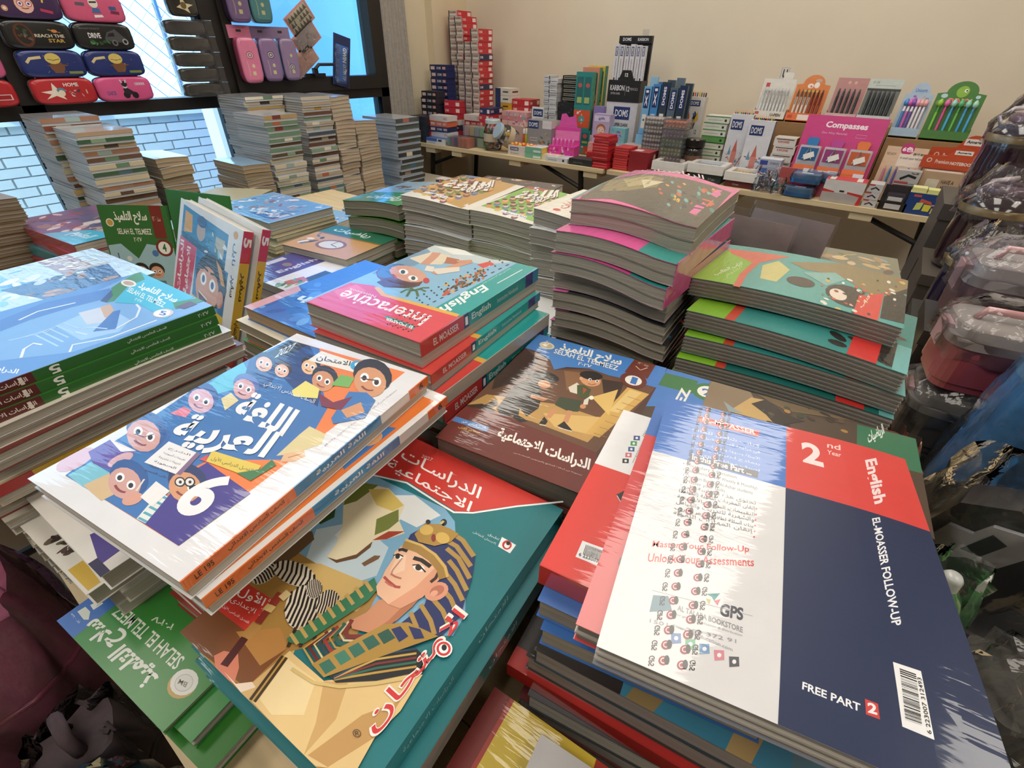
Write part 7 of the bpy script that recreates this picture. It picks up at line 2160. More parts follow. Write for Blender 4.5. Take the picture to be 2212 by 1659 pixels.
# ------------------------------------------------------------------ stationery on the back tables
TZ = .7505
FF = lambda w, h, d: Matrix(((1,0,0,0),(0,0,-1,-d/2-.0004),(0,1,0,h/2),(0,0,0,1)))      # front (-y) face
FR = lambda w, h, d: Matrix(((0,0,1,w/2+.0004),(1,0,0,0),(0,1,0,h/2),(0,0,0,1)))        # right (+x) face
def carton(name, label, x0, x1, y0, d, z0, z1, col, fc=None, front=None, right=None, top=None, mat='card', group=None, rz=0, cat='box'):
    w, h = x1-x0, z1-z0
    t = thing(name, label, cat, ((x0+x1)/2, y0+d/2, z0), rz, group)
    bd = MB().box(-w/2, w/2, -d/2, d/2, 0, h, col, **(fc or {})).build('box_body', mat, t)
    if front: cover_art(w, h, None, front).build('front_print', mat, bd, 0, FF(w, h, d))
    if right: cover_art(d, h, None, right).build('side_print', mat, bd, 0, FR(w, h, d))
    if top: cover_art(w, d, None, top).build('top_print', mat, bd, h+.0004)
    return t
def stack(name, what, n, x0, x1, y0, d, z0, h, cols, fc=None, front=None, right=None, top=None, mat='card', jit=.004, cat='box', lab='box', rz=0):
    """n equal boxes one above another; copies share meshes per colour"""
    proto = {}
    for i in range(n-1, -1, -1):
        c = cols[i % len(cols)]; z = z0+(n-1-i)*h; lb = '%s %s in the %s' % (nth(i), lab, what)
        px, py, r = (x0+x1)/2+random.uniform(-jit, jit), y0+d/2+random.uniform(-jit, jit), rz+random.uniform(-2, 2)
        if c in proto: copy_thing(proto[c], (px, py, z), r, lb, what)
        else:
            p = carton(name, lb, x0, x1, y0, d, z, z+h-.0006, c, {k: (v if v != '*' else c) for k, v in (fc or {}).items()}, front, right, top, mat, what, rz, cat)
            p.location = (px, py, z); p.rotation_euler = (0, 0, R(r)); proto[c] = p
# pencil-box towers: pale ends to the front, red flanks to the right
ENDP = [('r', 'b4a8a0', .08, .12, .92, .88), ('r', 'e4dcd4', .12, .2, .88, .5), ('r', '3a3a48', 0, 0, .12, 1), ('t', '9a4a44', 'DOMS', .3, .56, .5, .24, 2)]
SIDEP = [('r', 'f0dcd8', .72, .2, .95, .8), ('t', 'f4dcd8', 'DOMS', .06, .3, .22, .4, 2)]
for lab, n, x0, x1, y0 in (('tallest red pencil box column by the pillar', 22, -2.875, -2.795, 3.15), ('second tallest red pencil box column', 21, -2.785, -2.715, 3.12), ('third red pencil box column', 17, -2.70, -2.63, 3.10), ('right-hand red pencil box column', 19, -2.615, -2.545, 3.08)):
    stack('pencil_box', lab, n, x0, x1, y0, .155, TZ, .0355, ['c8323a']*4+['2a2f52'] if n < 22 else ['c8323a'], dict(f='cfc6be'), ENDP, SIDEP, lab='box')
NAV = [('r', 'e0c8c8', .06, .25, .30, .75), ('t', 'd8dcec', 'DOMS', .42, .3, .26, .4, 2), ('r', 'd8a8a8', .76, .3, .95, .72)]
stack('pencil_box', 'navy pencil box stack left of the red columns', 8, -2.925, -2.765, 2.985, .09, TZ+.15, .0395, ['1f2a5c'], front=NAV)
carton('carton', 'plain white carton under the navy pencil box stack', -2.92, -2.77, 2.98, .10, TZ, TZ+.149, 'd8d4d0', front=[('r', '2a3a7a', .1, .2, .9, .5)])
stack('pencil_box', 'black pencil box stack above the pouches', 5, -2.915, -2.765, 2.86, .09, TZ+.115, .039, ['20222e'], front=NAV)
carton('carton', 'white carton under the black pencil box stack', -2.91, -2.77, 2.86, .09, TZ, TZ+.114, 'd4d0cc')
stack('pencil_pouch', 'black and red pouch stack at the table end', 8, -2.905, -2.745, 2.72, .12, TZ, .0205, ['1c1e2a', '20222c'], dict(r='b8242c'), right=[('r', '1c1e2a', 0, 0, .3, 1)], lab='pouch', cat='pouch')
for i in range(2): carton('pencil_box', '%s red pencil box leaning on the navy stack' % ('upper', 'lower')[i], -2.755, -2.625, 2.93, .08, TZ+.215-i*.04, TZ+.253-i*.04, 'c0283c', front=SIDEP, group='two red pencil boxes', rz=14)
stack('pencil_box', 'mixed box stack under the two red pencil boxes', 5, -2.75, -2.62, 2.93, .10, TZ, .0348, ['b8323c', 'd8d0c8', '3a2c44'], front=NAV)
stack('pencil_box', 'white and orange box stack in front of the navy boxes', 4, -2.745, -2.575, 2.76, .10, TZ+.04, .034, ['d8d4d4', 'd86a48', '26305c'], dict(f='*', t='e0dcd8'), front=NAV)
carton('crayon_box', 'white and blue box at the front of the table end', -2.74, -2.565, 2.705, .10, TZ, TZ+.039, 'd8d8d8', dict(t='4a6ab0'), front=[('r', '3a5aa8', 0, .5, .6, 1), ('t', '4a4a50', 'Crayons', .1, .12, .4, .25), ('r', '2a2a30', .66, .55, .86, .9)], right=[('r', '6a5a50', .2, .1, .8, .5)])
stack('pencil_box', 'white and red box stack in the middle of the left table', 5, -2.565, -2.41, 2.93, .13, TZ, .036, ['d8d0c8', 'c83a3c', 'c8b8a8', '2f6aa8'], front=NAV, right=SIDEP)
stack('pencil_box', 'red box stack with a navy top', 6, -2.40, -2.31, 2.90, .15, TZ, .0385, ['28305c', 'c8323a', 'c8323a', 'c03a3a', 'c8323a', '3a5a9a'], front=SIDEP, right=SIDEP)
for i, (c, f) in enumerate((('e4ded0', 'd9d2c4'), ('e4ded0', 'd9d2c4'), ('d8b040', 'c89a2c'), ('d8b040', 'c89a2c'), ('d8b040', 'c89a2c'), ('c8a040', 'b88a2c'), ('26305c', '26305c'), ('26305c', '26305c'))):
    carton('marker_box', '%s box in the white and yellow marker box stack' % nth(i), -2.385, -2.255, 3.06, .11, TZ+(7-i)*.043, TZ+(7-i)*.043+.042, c, dict(r=c, f='26305c'), front=[('r', f, .35, 0, 1, 1), ('s', '2a2a2c', .06, [(.5, .5), (.85, .5)])], right=[('s', '2a2a2c', .08, [(.2, .5), (.8, .5)])], group='white and yellow marker box stack')
stack('pencil_box', 'red box stack right of the yellow marker boxes', 7, -2.25, -2.11, 3.08, .13, TZ, .0405, ['b82a30', 'b03a3a'], front=SIDEP, right=SIDEP)
for i in range(3): carton('sticker_pack', '%s pink flat pack behind the jars' % nth(i), -2.27, -2.06, 2.985, .09, TZ+.19-i*.028, TZ+.2175-i*.028, ('e0a8a8', 'd88a90', 'e8c0b8')[i], front=[('b', ['d86a80', 'f0d0c8', 'c8a0a8', '8ab0c0'], 0, .1, 1, .9, 14, .05)], group='pink flat packs', cat='pack')
carton('carton', 'carton holding up the pink flat packs', -2.26, -2.07, 2.98, .09, TZ, TZ+.133, 'c8a8a0')
# clear boxes of modelling clay and pastel highlighters
for lb, x0, x1, y0, z0, z1, cols, fl in (('clear box of bright clay blocks at the front', -2.555, -2.36, 2.715, TZ, TZ+.065, ['3a8a4a', 'b03a8a', '2a3a8a', 'e8704a', 'e87a4c', 'e8683c'], .9), ('upper clear box of pastel clay blocks', -2.47, -2.235, 2.80, TZ+.066, TZ+.13, ['e8b0b0', 'e8d890', 'a8c8d8', 'a0d8a8', 'a0d8a8'], .9), ('lower clear box of pastel clay blocks', -2.355, -2.235, 2.80, TZ, TZ+.065, ['a0d8b0', '98d0a4'], .9)):
    t = thing('clay_box', lb, 'clay box', ((x0+x1)/2, y0+.045, z0), group='clear clay boxes'); w = x1-x0; n = len(cols)
    for i, c in enumerate(cols): MB().rbox(-w/2+.004+(w-.008)*i/n+.002, -w/2+.004+(w-.008)*(i+1)/n-.002, -.04, .04, .003, (z1-z0)*fl, .006, c).build('clay_block', 'plastic', t)
    MB().box(-w/2, w/2, -.045, .045, 0, z1-z0-.001, 'ffffff').build('clear_case', 'acrylic', t)
carton('carton', 'plain box under the pastel clay boxes', -2.47, -2.36, 2.82, .075, TZ, TZ+.065, 'c8c0c8')
# two candy-like jars of small erasers
def jar(label, x, y, z, r, h, lid, rot=None, fill=()):
    t = thing('clear_jar', label, 'jar', (x, y, z), rot=rot, group='clear jars of small erasers')
    prof = [(r*.72, 0), (r*.95, h*.06), (r, h*.25), (r, h*.62), (r*.80, h*.78), (r*.74, h*.82), (r*.74, h*.88)]
    MB().lathe(prof, 'ffffff', 20, cap=False).build('jar_wall', 'film', t, True)
    MB().lathe([(r*.8, h*.86), (r*.82, h*.88), (r*.82, h*.98), (r*.76, h)], lid, 20).build('lid', 'plastic', t)
    for i in range(38):
        a = random.uniform(0, 6.28); q = r*.78*math.sqrt(random.random()); zz = random.uniform(.05, .68)*h
        M = Matrix.Translation((q*math.cos(a), q*math.sin(a), zz)) @ Matrix.Rotation(random.uniform(0, 3), 4, (random.random(), random.random(), .5))
        MB().at(M).box(-.011, .011, -.008, .008, -.005, .005, random.choice(fill)).build('eraser', 'plastic', t)
    MB().lathe([(r*1.004, h*.3), (r*1.008, h*.56)], 'c8b8a0', 20, cap=False).build('paper_band', 'card', t, True)
    return t
jar('upright clear jar of colourful erasers with a clear lid', -2.205, 2.80, TZ, .062, .185, 'c8d4d8', None, ['d8b040', '3a8a4a', 'd86a4a', '8a5a8a', '3a6a9a', 'e0e0d8'])
jar('tilted clear jar of erasers with a silver lid lying toward the front', -2.055, 2.845, TZ+.064, .062, .15, 'a8bccc', (62, 0, -25), ['e0dcd0', 'c8c8cc', 'd8b040', '5a6a7a', 'e8e4dc'])
carton('header_sign', 'small white header sign behind the plant carton', -2.02, -1.93, 2.985, .01, TZ+.12, TZ+.256, 'e8e8ea', front=[('r', '24366e', .1, .6, .95, .92), ('t', 'f2f2f4', 'DOMS', .2, .67, .65, .16, 1)], cat='sign')
carton('carton', 'white box carrying the small header sign', -2.02, -1.90, 2.97, .08, TZ, TZ+.119, 'd8d8d8', front=[('t', '4a4a50', 'Glue', .2, .4, .4, .2)])
for i, c in enumerate(('e86a4a', 'd8d84a', '4ab07a', 'e05a8a', '4a8ad0')): tag(MB().lathe([(.009, 0), (.0095, .01), (.0095, .09), (.007, .1), (.007, .13), (.004, .135)], [c, c, c, 'e8e8e8', c], 10).build('highlighter', 'plastic', None, True, loc=(-2.045+.019*i, 2.935, TZ)), '%s highlighter standing behind the jars' % ('orange', 'yellow', 'green', 'pink', 'blue')[i], 'marker', 'upright highlighters')
carton('picture_carton', 'grey carton with leaves and fruit picture', -1.945, -1.765, 2.83, .10, TZ, TZ+.20, '8f8c8e', front=[('r', '24366e', .02, .76, .46, .98), ('t', 'f0f0f4', 'DOMS', .06, .81, .36, .12, 1), ('r', 'd8d4d4', .62, .78, 1, 1), ('b', ['b8a048', '5a7a3a', 'c8503a', '3a5a2c', '8a6a3a'], .52, .12, .98, .72, 22, .07), ('s', 'd8d4d0', .015, [(.12, .5), (.42, .5), (.42, .42), (.12, .42), (.12, .5)])], right=[('r', 'd8d4d0', 0, .8, 1, 1)])
t = carton('candy_tray', 'white tray of orange and yellow caps in front of the grey carton', -2.03, -1.845, 2.735, .09, TZ, TZ+.055, 'd8d0cc', front=[('r', '24366e', .1, .5, .45, .85), ('t', 'f0f0f4', 'DOMS', .14, .57, .28, .2, 2), ('t', '6a5a58', 'Erasers', .12, .14, .34, .18), ('p', 'b03a3a', [(.75, .2), (.95, .3), (.9, .8), (.72, .6)])], cat='tray')
for i in range(12): MB().lathe([(.013, 0), (.013, .008), (.009, .012)], ('e8a03c', 'e87a3c', 'e8c850', 'd8603c')[i % 4], 10, cx=-.075+(i % 6)*.03, cy=-.02+(i//6)*.04).build('cap', 'plastic', t, loc=(0, 0, .0555))
# white and black eraser boxes
stack('eraser_box', 'left white eraser box column behind the pink display', 17, -2.005, -1.955, 3.09, .10, TZ, .0252, ['d0d0d2', 'c4c4c8'], front=[('s', '55555c', .05, [(.1, .5), (.9, .5)]), ('r', '3a3a44', .8, .1, .95, .9)])
stack('eraser_box', 'right white eraser box column behind the pink display', 16, -1.95, -1.895, 3.08, .10, TZ, .0258, ['d4d4d6', 'c4c4c8'], front=[('s', '55555c', .05, [(.1, .4), (.9, .4)])])
stack('eraser_box', 'black box stack with outlined bars right of the white columns', 6, -1.885, -1.775, 3.13, .11, TZ+.29, .0235, ['20231c'], front=[('s', 'd8d8c8', .02, [(.1, .3), (.9, .3), (.9, .7), (.1, .7), (.1, .3)])])
stack('eraser_box', 'wide black box stack under the outlined bars', 6, -1.885, -1.735, 3.09, .15, TZ, .0475, ['1b1c1e', '202124'], front=[('b', ['3a3a3c', '5a5a58'], .05, .1, .95, .9, 6, .05)])
# pink pop-up display
t = thing('pink_display', 'hot pink pop-up display box of small pens', 'display box', (-1.675, 2.845, TZ), 10)
carton_h = .085
MB().box(-.085, .085, -.05, .05, 0, .075, 'd83a9c').box(-.085, .085, .045, .05, .075, .17, 'e04aa8').build('box_body', 'card', t)
MB().at(Matrix(((1,0,0,0),(0,0,-1,.05),(0,1,0,.17),(0,0,0,1)))).prism([(-.06, 0), (.06, 0), (.05, .05), (.045, .075), (.03, .06), (.0, .055), (-.02, .075), (-.045, .07), (-.05, .04)], 0, .004, 'e25ab0').build('header', 'card', t)
cover_art(.16, .07, None, [('b', ['f0a0d0', 'e0d0a0', 'b02a80', 'f0c8e0', 'c85a3a'], .02, .05, .98, .95, 26, .05), ('d', '3a7a3a', .55, .45, .05)]).build('front_print', 'card', t, 0, FF(0, .075, .1))
for i in range(6): MB().lathe([(.008, .05), (.009, .06), (.009, .10), (.005, .115)], 'd86ab0', 8, cx=-.065+i*.026, cy=-.02).build('pen', 'plastic', t, True)
MB().box(-.08, .08, .043, .0445, .10, .15, 'f08ac8').build('header_print', 'card', t)
# flat boxes at the front
for i in range(2): carton('sticky_note_box', '%s green flat box at the front edge left of the white packs' % ('upper', 'lower')[i], -1.885, -1.76, 2.72, .12, TZ+.032*(1-i), TZ+.032*(1-i)+.031, '7ab89a', dict(t='e8dcd8', r='e0c860'), front=[('r', 'dce8e0', .5, .1, .95, .5)], top=[('b', ['d86a90', '5aa0d0', 'e8a8b0', 'f0e8e8'], .1, .1, .9, .9, 10, .1)], group='green flat boxes')
carton('flat_tray', 'pale tray of pastel strips behind the green flat boxes', -1.80, -1.64, 2.73, .09, TZ, TZ+.03, 'e4dcc8', top=[('b', ['e87a70', 'f0b0c0', 'f0e8e0'], .05, .1, .95, .9, 14, .09)], cat='tray')
carton('white_pack', 'white flat packet with black print at the front edge', -1.715, -1.565, 2.705, .11, TZ, TZ+.026, 'd4d6da', top=[('s', '3a3a44', .02, [(.1+.2*k, .1), (.2+.2*k, .9)]) for k in range(4)], front=[('t', '5a5a64', 'Mechanical', .1, .3, .4, .3), ('d', '2a2a30', .82, .5, .05)], cat='pack')
carton('black_pack', 'black flat pencil packet at the front edge', -1.555, -1.40, 2.71, .10, TZ, TZ+.034, '25282a', dict(t='3a3634'), front=[('t', '8a8a84', 'Super Smooth', .2, .3, .4, .25)], cat='pack')
# teal character-free gift pencils standing
def window_box(label, x0, x1, y0, d, z0, z1, col, col2, group):
    w = x1-x0
    return carton('pencil_set_box', label, x0, x1, y0, d, z0, z1, col, dict(r='5aa884'), front=[('r', '2a6a68', .08, .45, .46, .92), ('r', '2a6a68', .54, .45, .92, .92), ('d', 'c85a5a', .27, .78, .12, .10), ('d', 'c85a5a', .73, .78, .12, .10), ('r', 'a8c070', .14, .48, .42, .58), ('r', 'a8c070', .58, .48, .88, .58), ('r', col2, 0, .05, 1, .36), ('d', '5a9a98', .5, .2, .2, .16), ('b', ['f0e0d0', 'e8b8a0'], .05, .1, .95, .34, 8, .06)], right=[('b', ['e8a078', 'f0d8a0', '5a8a4a', '3a8a84', 'd86a4a'], .1, .05, .9, .95, 18, .12)], group=group)
window_box('front teal pencil set box standing behind the pink display', -1.742, -1.625, 3.05, .04, TZ+.14, TZ+.455, '2f8a86', 'd85a34', 'standing teal pencil set boxes')
window_box('salmon edged pencil set box behind the front teal one', -1.725, -1.61, 3.095, .04, TZ+.14, TZ+.478, 'd88a70', 'c85a4a', 'standing teal pencil set boxes')
window_box('yellow edged pencil set box at the back', -1.71, -1.595, 3.14, .04, TZ+.14, TZ+.486, 'd8c050', 'c8a040', 'standing teal pencil set boxes')
window_box('lower teal pencil set box under the standing one', -1.742, -1.61, 3.05, .14, TZ, TZ+.139, '2f8a86', 'd85a34', 'standing teal pencil set boxes')
# tall black and white pencil display
t = thing('pencil_display', 'tall black and white pencil display stand against the wall', 'display stand', (-1.43, 3.12, TZ), 2)
MB().box(-.10, .10, -.04, .06, 0, .31, 'd4d2d8').build('base_box', 'card', t)
MB().box(-.102, .102, -.043, .062, .31, .42, '17171b').build('black_band', 'card', t)
MB().box(-.10, .10, .045, .062, .42, .60, '202026').box(-.10, .10, .035, .062, .60, .635, '15151a').build('backboard', 'card', t)
MB().box(.035, .07, .05, .055, .635, .665, 'c8ccd0').build('hang_tab', 'acrylic', t)
cover_art(.2, .31, None, [('r', '24346c', .25, .70, .78, .92), ('t', 'f0f0f4', 'DOMS', .31, .75, .42, .12, 1), ('t', '2a2a30', 'SUPER DARK', .26, .58, .52, .06, 2), ('t', '5a5a60', 'Reference Pencils', .26, .50, .5, .035), ('d', '1c1c20', .12, .62, .04), ('d', '2a2a30', .7, .3, .09), ('d', '1c1c20', .3, .2, .07), ('d', '8a8a90', .82, .15, .06)]).build('base_print', 'card', t, 0, Matrix(((1,0,0,0),(0,0,-1,-.0405),(0,1,0,.155),(0,0,0,1))))
cover_art(.2, .11, None, [('t', 'e0e0e4', 'KARBON', .06, .52, .46, .26, 2), ('t', 'c8c8cc', 'EXTRA DARK', .1, .34, .3, .1), ('t', 'e0e0e4', '12', .58, .5, .1, .24, 2), ('t', 'b8b8bc', 'PENCILS', .70, .56, .24, .12), ('s', '8a8a90', .008, [(.55, .3), (.55, .8)])]).build('band_print', 'card', t, 0, Matrix(((1,0,0,0),(0,0,-1,-.0435),(0,1,0,.365),(0,0,0,1))))
cover_art(.2, .035, None, [('t', 'f0f0f4', 'DOMS', .12, .3, .26, .45, 1), ('t', 'd8d8dc', 'KARBON', .58, .3, .32, .42, 2)]).build('header_print', 'card', t, 0, Matrix(((1,0,0,0),(0,0,-1,.0345),(0,1,0,.6175),(0,0,0,1))))
for i in range(6):
    x = -.082+i*.033
    p = MB().box(x-.014, x+.014, -.02-.003*(i % 2), .0, .40, .595-.004*(i % 3), 'd8d6dc', t='e8e8ec').build('pencil_packet', 'card', t)
    cover_art(.026, .19, None, [('r', '24346c', .2, .72, .8, .95), ('T', 'f0f0f4', 'DOMS', (.7, .74), (.7, .93), (.3, .74), 2), ('s', '2a2a2e', .3, [(.5, .02), (.5, .16)]), ('s', '6a6a70', .08, [(.5, .2), (.5, .65)])]).build('packet_print', 'card', p, 0, Matrix(((1,0,0,x),(0,0,-1,-.0206-.003*(i % 2)),(0,1,0,.497),(0,0,0,1))))
MB().at(Matrix(((1,0,0,0),(0,0,-1,-.024),(0,1,0,.42),(0,0,0,1)))).prism([(-.05, 0), (.05, 0), (.026, .05), (-.026, .05)], 0, .003, '1c1a1c').build('price_flap', 'card', t)
cover_art(.05, .03, None, [('t', 'f0f0f0', '12', .3, .2, .4, .6, 3)]).build('flap_print', 'card', t, 0, Matrix(((1,0,0,0),(0,0,-1,-.0274),(0,1,0,.447),(0,0,0,1))))
# blue X1 display of pencil packs
t = thing('pencil_display', 'blue display box of upright pencil packs', 'display stand', (-1.14, 3.08, TZ), -4)
MB().box(-.13, .13, -.09, .05, 0, .16, '2f6ab4').build('base_box', 'card', t)
cover_art(.26, .16, None, [('r', 'd8dcd8', 0, .0, .5, .34), ('t', '1c2c5c', 'X1', .08, .05, .22, .24, 3), ('p', '8ac0e0', [(0, .4), (.4, .4), (.2, 1), (0, 1)]), ('t', 'e8f0f8', 'X1', .18, .5, .2, .3, 3)]).build('base_print', 'card', t, 0, Matrix(((1,0,0,0),(0,0,-1,-.0905),(0,1,0,.08),(0,0,0,1))))
for i in range(10):
    x, y = -.11+(i % 5)*.053, -.055+(i//5)*.06; hh = .40+.012*(i % 3)+.02*(i//5)
    c = ('7ab4dc', '4a8cc8', '33414f', '5a6a78', '2c3c50', '9ac4e0', '3a78b4', '4a5a68', '6a7a88', '3a4a5a')[i]
    p = MB().box(x-.022, x+.022, y-.009, y+.009, .16, hh, c).build('pencil_pack', 'plastic', t)
    if i < 5: cover_art(.042, hh-.16, None, [('r', '24346c', .15, .55, .85, .95), ('T', 'f0f0f4', 'DOMS' if i > 1 else 'X1', (.7, .58), (.7, .92), (.3, .58), 3), ('r', 'e8e4d8', .2, .12, .8, .42), ('d', '6a6a60', .5, .3, .15)]).build('pack_print', 'plastic', p, 0, Matrix(((1,0,0,x),(0,0,-1,y-.0095),(0,1,0,(.16+hh)/2),(0,0,0,1))))
# picture gift boxes
carton('gift_box', 'gift box with a girl picture left of the tall pencil display', -1.545, -1.435, 2.955, .06, TZ+.095, TZ+.25, 'b8a8c8', front=[('f', .5, .45, .25, 'e8c0a8', 'a86a4a'), ('r', 'd8d0e8', .05, .75, .95, .95), ('p', '8a7ab0', [(.2, 0), (.8, 0), (.65, .25), (.35, .25)]), ('t', '6a4a9a', 'gift', .3, .78, .4, .12, 2)])
carton('gift_box', 'turquoise gift box with a jewel picture beside the girl box', -1.432, -1.33, 2.96, .05, TZ+.095, TZ+.185, '7ab8c0', front=[('b', ['c88ab0', '5a7ab0', 'd8c8e0', '8a5a90', 'e0a8a0'], .05, .05, .95, .95, 24, .08), ('p', 'a89ad0', [(.3, .3), (.5, .15), (.7, .3), (.6, .7), (.4, .7)])])
carton('gift_box', 'lilac hanging box between the teal boxes and the tall display', -1.60, -1.53, 3.05, .05, TZ+.12, TZ+.28, '8a7ab8', front=[('r', 'd8d8ec', .1, .1, .9, .5), ('t', '4a3a8a', 'Kids', .2, .6, .6, .15, 2)])
carton('carton', 'salmon flat carton under the gift boxes', -1.56, -1.33, 2.94, .17, TZ, TZ+.094, 'd89a94', dict(t='e0b8b4'), front=[('b', ['c86a60', 'e8c0b8', 'd88a88'], .02, .05, .98, .95, 18, .05)])
carton('carton', 'carton under the lilac hanging box', -1.61, -1.545, 3.05, .06, TZ, TZ+.119, 'c8b8b8')
carton('cream_box', 'cream flat box in front of the salmon carton', -1.315, -1.20, 2.92, .09, TZ, TZ+.11, 'd8ccbc', dict(t='b0a8a4'), front=[('d', '8a6a60', .4, .6, .06)])
# red packets
stack('red_packet', 'tall red packet pile at the front', 12, -1.405, -1.305, 2.715, .10, TZ, .0142, ['b81f28', 'c4242c', 'a81c26'], dict(f='*'), front=[('s', 'e0807a', .03, [(.05, .9), (.95, .9)])], lab='packet', cat='packet', jit=.006)
stack('red_packet', 'shorter red packet pile right of the tall one', 10, -1.285, -1.195, 2.745, .11, TZ, .0118, ['c42a2e', 'b8242a'], dict(f='*'), front=[('s', 'e0807a', .02, [(.05, .9), (.95, .9)])], lab='packet', cat='packet', jit=.002)
carton('red_box', 'dark red box right of the red packets', -1.19, -1.075, 2.745, .14, TZ, TZ+.105, '8c1c26', dict(t='a84040'), top=[('r', 'd8ccc8', .1, .2, .5, .6)], right=[('d', 'd8c8b8', .6, .7, .12)])
carton('red_box', 'red flat box behind the tall red packet pile', -1.50, -1.41, 2.82, .08, TZ, TZ+.06, 'c8262c', front=[('t', 'f0d0cc', 'Art', .3, .3, .3, .3)])
# clear marker boxes with rows of round ends
for lb, x0, x1, y0, n, cols in (('clear boxes of white ended markers', -1.205, -1.095, 2.93, 6, ['e0dcdc', 'd8d4d4', 'e4d8d8']), ('clear boxes of coloured markers', -1.055, -.935, 2.83, 6, ['c85a5a', 'd8a0a0', 'b8b060', '6a8a5a', '8a5a8a', 'd87a5a'])):
    for k in range(n):
        t = thing('marker_case', '%s case in the stack of %s' % (nth(n-1-k), lb), 'marker case', ((x0+x1)/2, y0+.06, TZ+k*.044), group=lb); w = x1-x0
        MB().box(-w/2, w/2, -.06, .06, 0, .043, 'ffffff').build('clear_case', 'acrylic', t)
        me = MB().at(Matrix.Rotation(R(90), 4, 'X')).lathe([(.006, 0), (.0078, .003), (.0078, .10), (.006, .104)], cols[k % len(cols)], 8).mesh('marker', 'plastic', True)
        for i in range(6):
            for j in range(2): link('marker', me, t, (-w/2+.012+i*(w-.024)/5, .052, .012+j*.019))
# pencil carton with a toucan-like colour splash
t = carton('pencil_carton', 'white upright carton of colour pencils with a bird picture', -1.045, -.955, 3.14, .05, TZ+.13, TZ+.355, 'd8d4d0', front=[('r', '24346c', .1, .80, .75, .93), ('t', 'f0f0f4', 'DOMS', .16, .825, .5, .08, 1), ('p', '2a2a30', [(.3, .25), (.6, .3), (.7, .6), (.5, .7), (.4, .5)]), ('p', 'd85a30', [(.1, .3), (.3, .3), (.2, .6), (.1, .7)]), ('p', 'e0b040', [(.5, .4), (.8, .5), (.7, .7)]), ('d', '4a6a9a', .5, .62, .1, .08), ('t', '3a3a40', '12', .7, .18, .14, .1, 2)])
for i in range(7): MB().at(Matrix.Translation((-.036+i*.012, 0, .225))).lathe([(.004, -.02), (.004, .02), (.0008, .032)], [('2a2a30', 'c85a3a', '4a6a9a', 'e0b040', '5a8a4a', '8a4a7a', '2a2a30')[i], 'd8b890'], 6).build('pencil', 'plastic', t)
carton('carton', 'white carton under the bird picture pencil carton', -1.05, -.95, 3.14, .06, TZ, TZ+.129, 'd0ccc6', front=[('t', '5a5a60', '672', .2, .4, .5, .2)])
stack('ruler_box', 'green and white box stack right of the marker cases', 9, -.89, -.765, 2.99, .10, TZ, .0315, ['d4d4ca', 'd0d0c4', 'd4d4ca', '5a9a50'], front=[('s', '4a8a48', .04, [(0, .92), (1, .92)]), ('s', '8a8a80', .012, [(.1, .4), (.7, .4)]), ('d', '2a2a28', .85, .4, .05)])
t = thing('black_jar', 'black lidded jar among the marker cases and pencil cartons', 'jar', (-.885, 2.90, TZ))
MB().lathe([(.042, 0), (.048, .01), (.048, .12), (.044, .14)], '2a2422', 20).build('jar_wall', 'glossy_dark', t, True)
MB().lathe([(.050, .14), (.051, .145), (.051, .175), (.046, .18)], '17130f', 20).build('lid', 'plastic', t)
MB().lathe([(.0485, .03), (.0488, .10)], '6a4a38', 20, cap=False).build('paper_band', 'card', t, True)
carton('yellow_box', 'small yellow box behind the black jar', -.935, -.875, 2.975, .05, TZ+.12, TZ+.16, 'd8c040')
carton('carton', 'carton under the small yellow box', -.94, -.895, 2.975, .05, TZ, TZ+.119, '2a3a6a')
# white trays
def tray(label, x0, x1, y0, d, z0, z1, inner, base, basec, front):
    w = x1-x0; b = carton('pen_box', label.replace('white tray', 'flat box under the white tray'), x0+.01, x1-.005, y0+.008, d-.012, z0, base, basec, front=front)
    t = thing('foam_tray', label, 'tray', ((x0+x1)/2, y0+d/2, base+.0006)); h = z1-base
    MB().box(-w/2, w/2, -d/2, d/2, 0, h*.4, 'e4e0da').box(-w/2, w/2, -d/2, -d/2+.022, h*.4, h, 'ece8e2').box(-w/2, w/2, d/2-.022, d/2, h*.4, h, 'ece8e2').box(-w/2, -w/2+.025, -d/2+.022, d/2-.022, h*.4, h, 'ece8e2').box(w/2-.025, w/2, -d/2+.022, d/2-.022, h*.4, h, 'ece8e2').build('tray_body', 'plastic', t)
    k = 6
    for i in range(k):
        c = inner[i % len(inner)]; MB().box(-w/2+.03+(w-.06)*i/k+.002, -w/2+.03+(w-.06)*(i+1)/k-.002, -d/2+.027, d/2-.027, h*.4+.0005, h*.4+.012, c).build('packet', 'plastic', t)
tray('white tray of black packets', -1.045, -.865, 2.73, .15, TZ, TZ+.075, ['1c1c20', '2a2a30', '202024'], TZ+.03, 'b8242a', [('d', 'e0d0cc', .15, .5, .03)])
tray('white tray of blue packets', -.850, -.665, 2.735, .15, TZ, TZ+.085, ['2f6fa8', '3a7ab0', '2a4a6a'], TZ+.042, '22302c', [('t', '9aa098', '0.7 mm', .62, .3, .2, .3, 1), ('t', '7a827a', 'Black Gel Pen', .15, .35, .3, .2)])
tray('white tray with a gold card', -.655, -.49, 2.73, .15, TZ, TZ+.07, ['c8962c', 'c8962c', 'c8962c', 'b08428', '8a7a5a', '8a7a5a'], TZ+.03, '5a1c1e', [('t', 'c8a8a0', '1.0 mm', .25, .3, .2, .3, 1)])
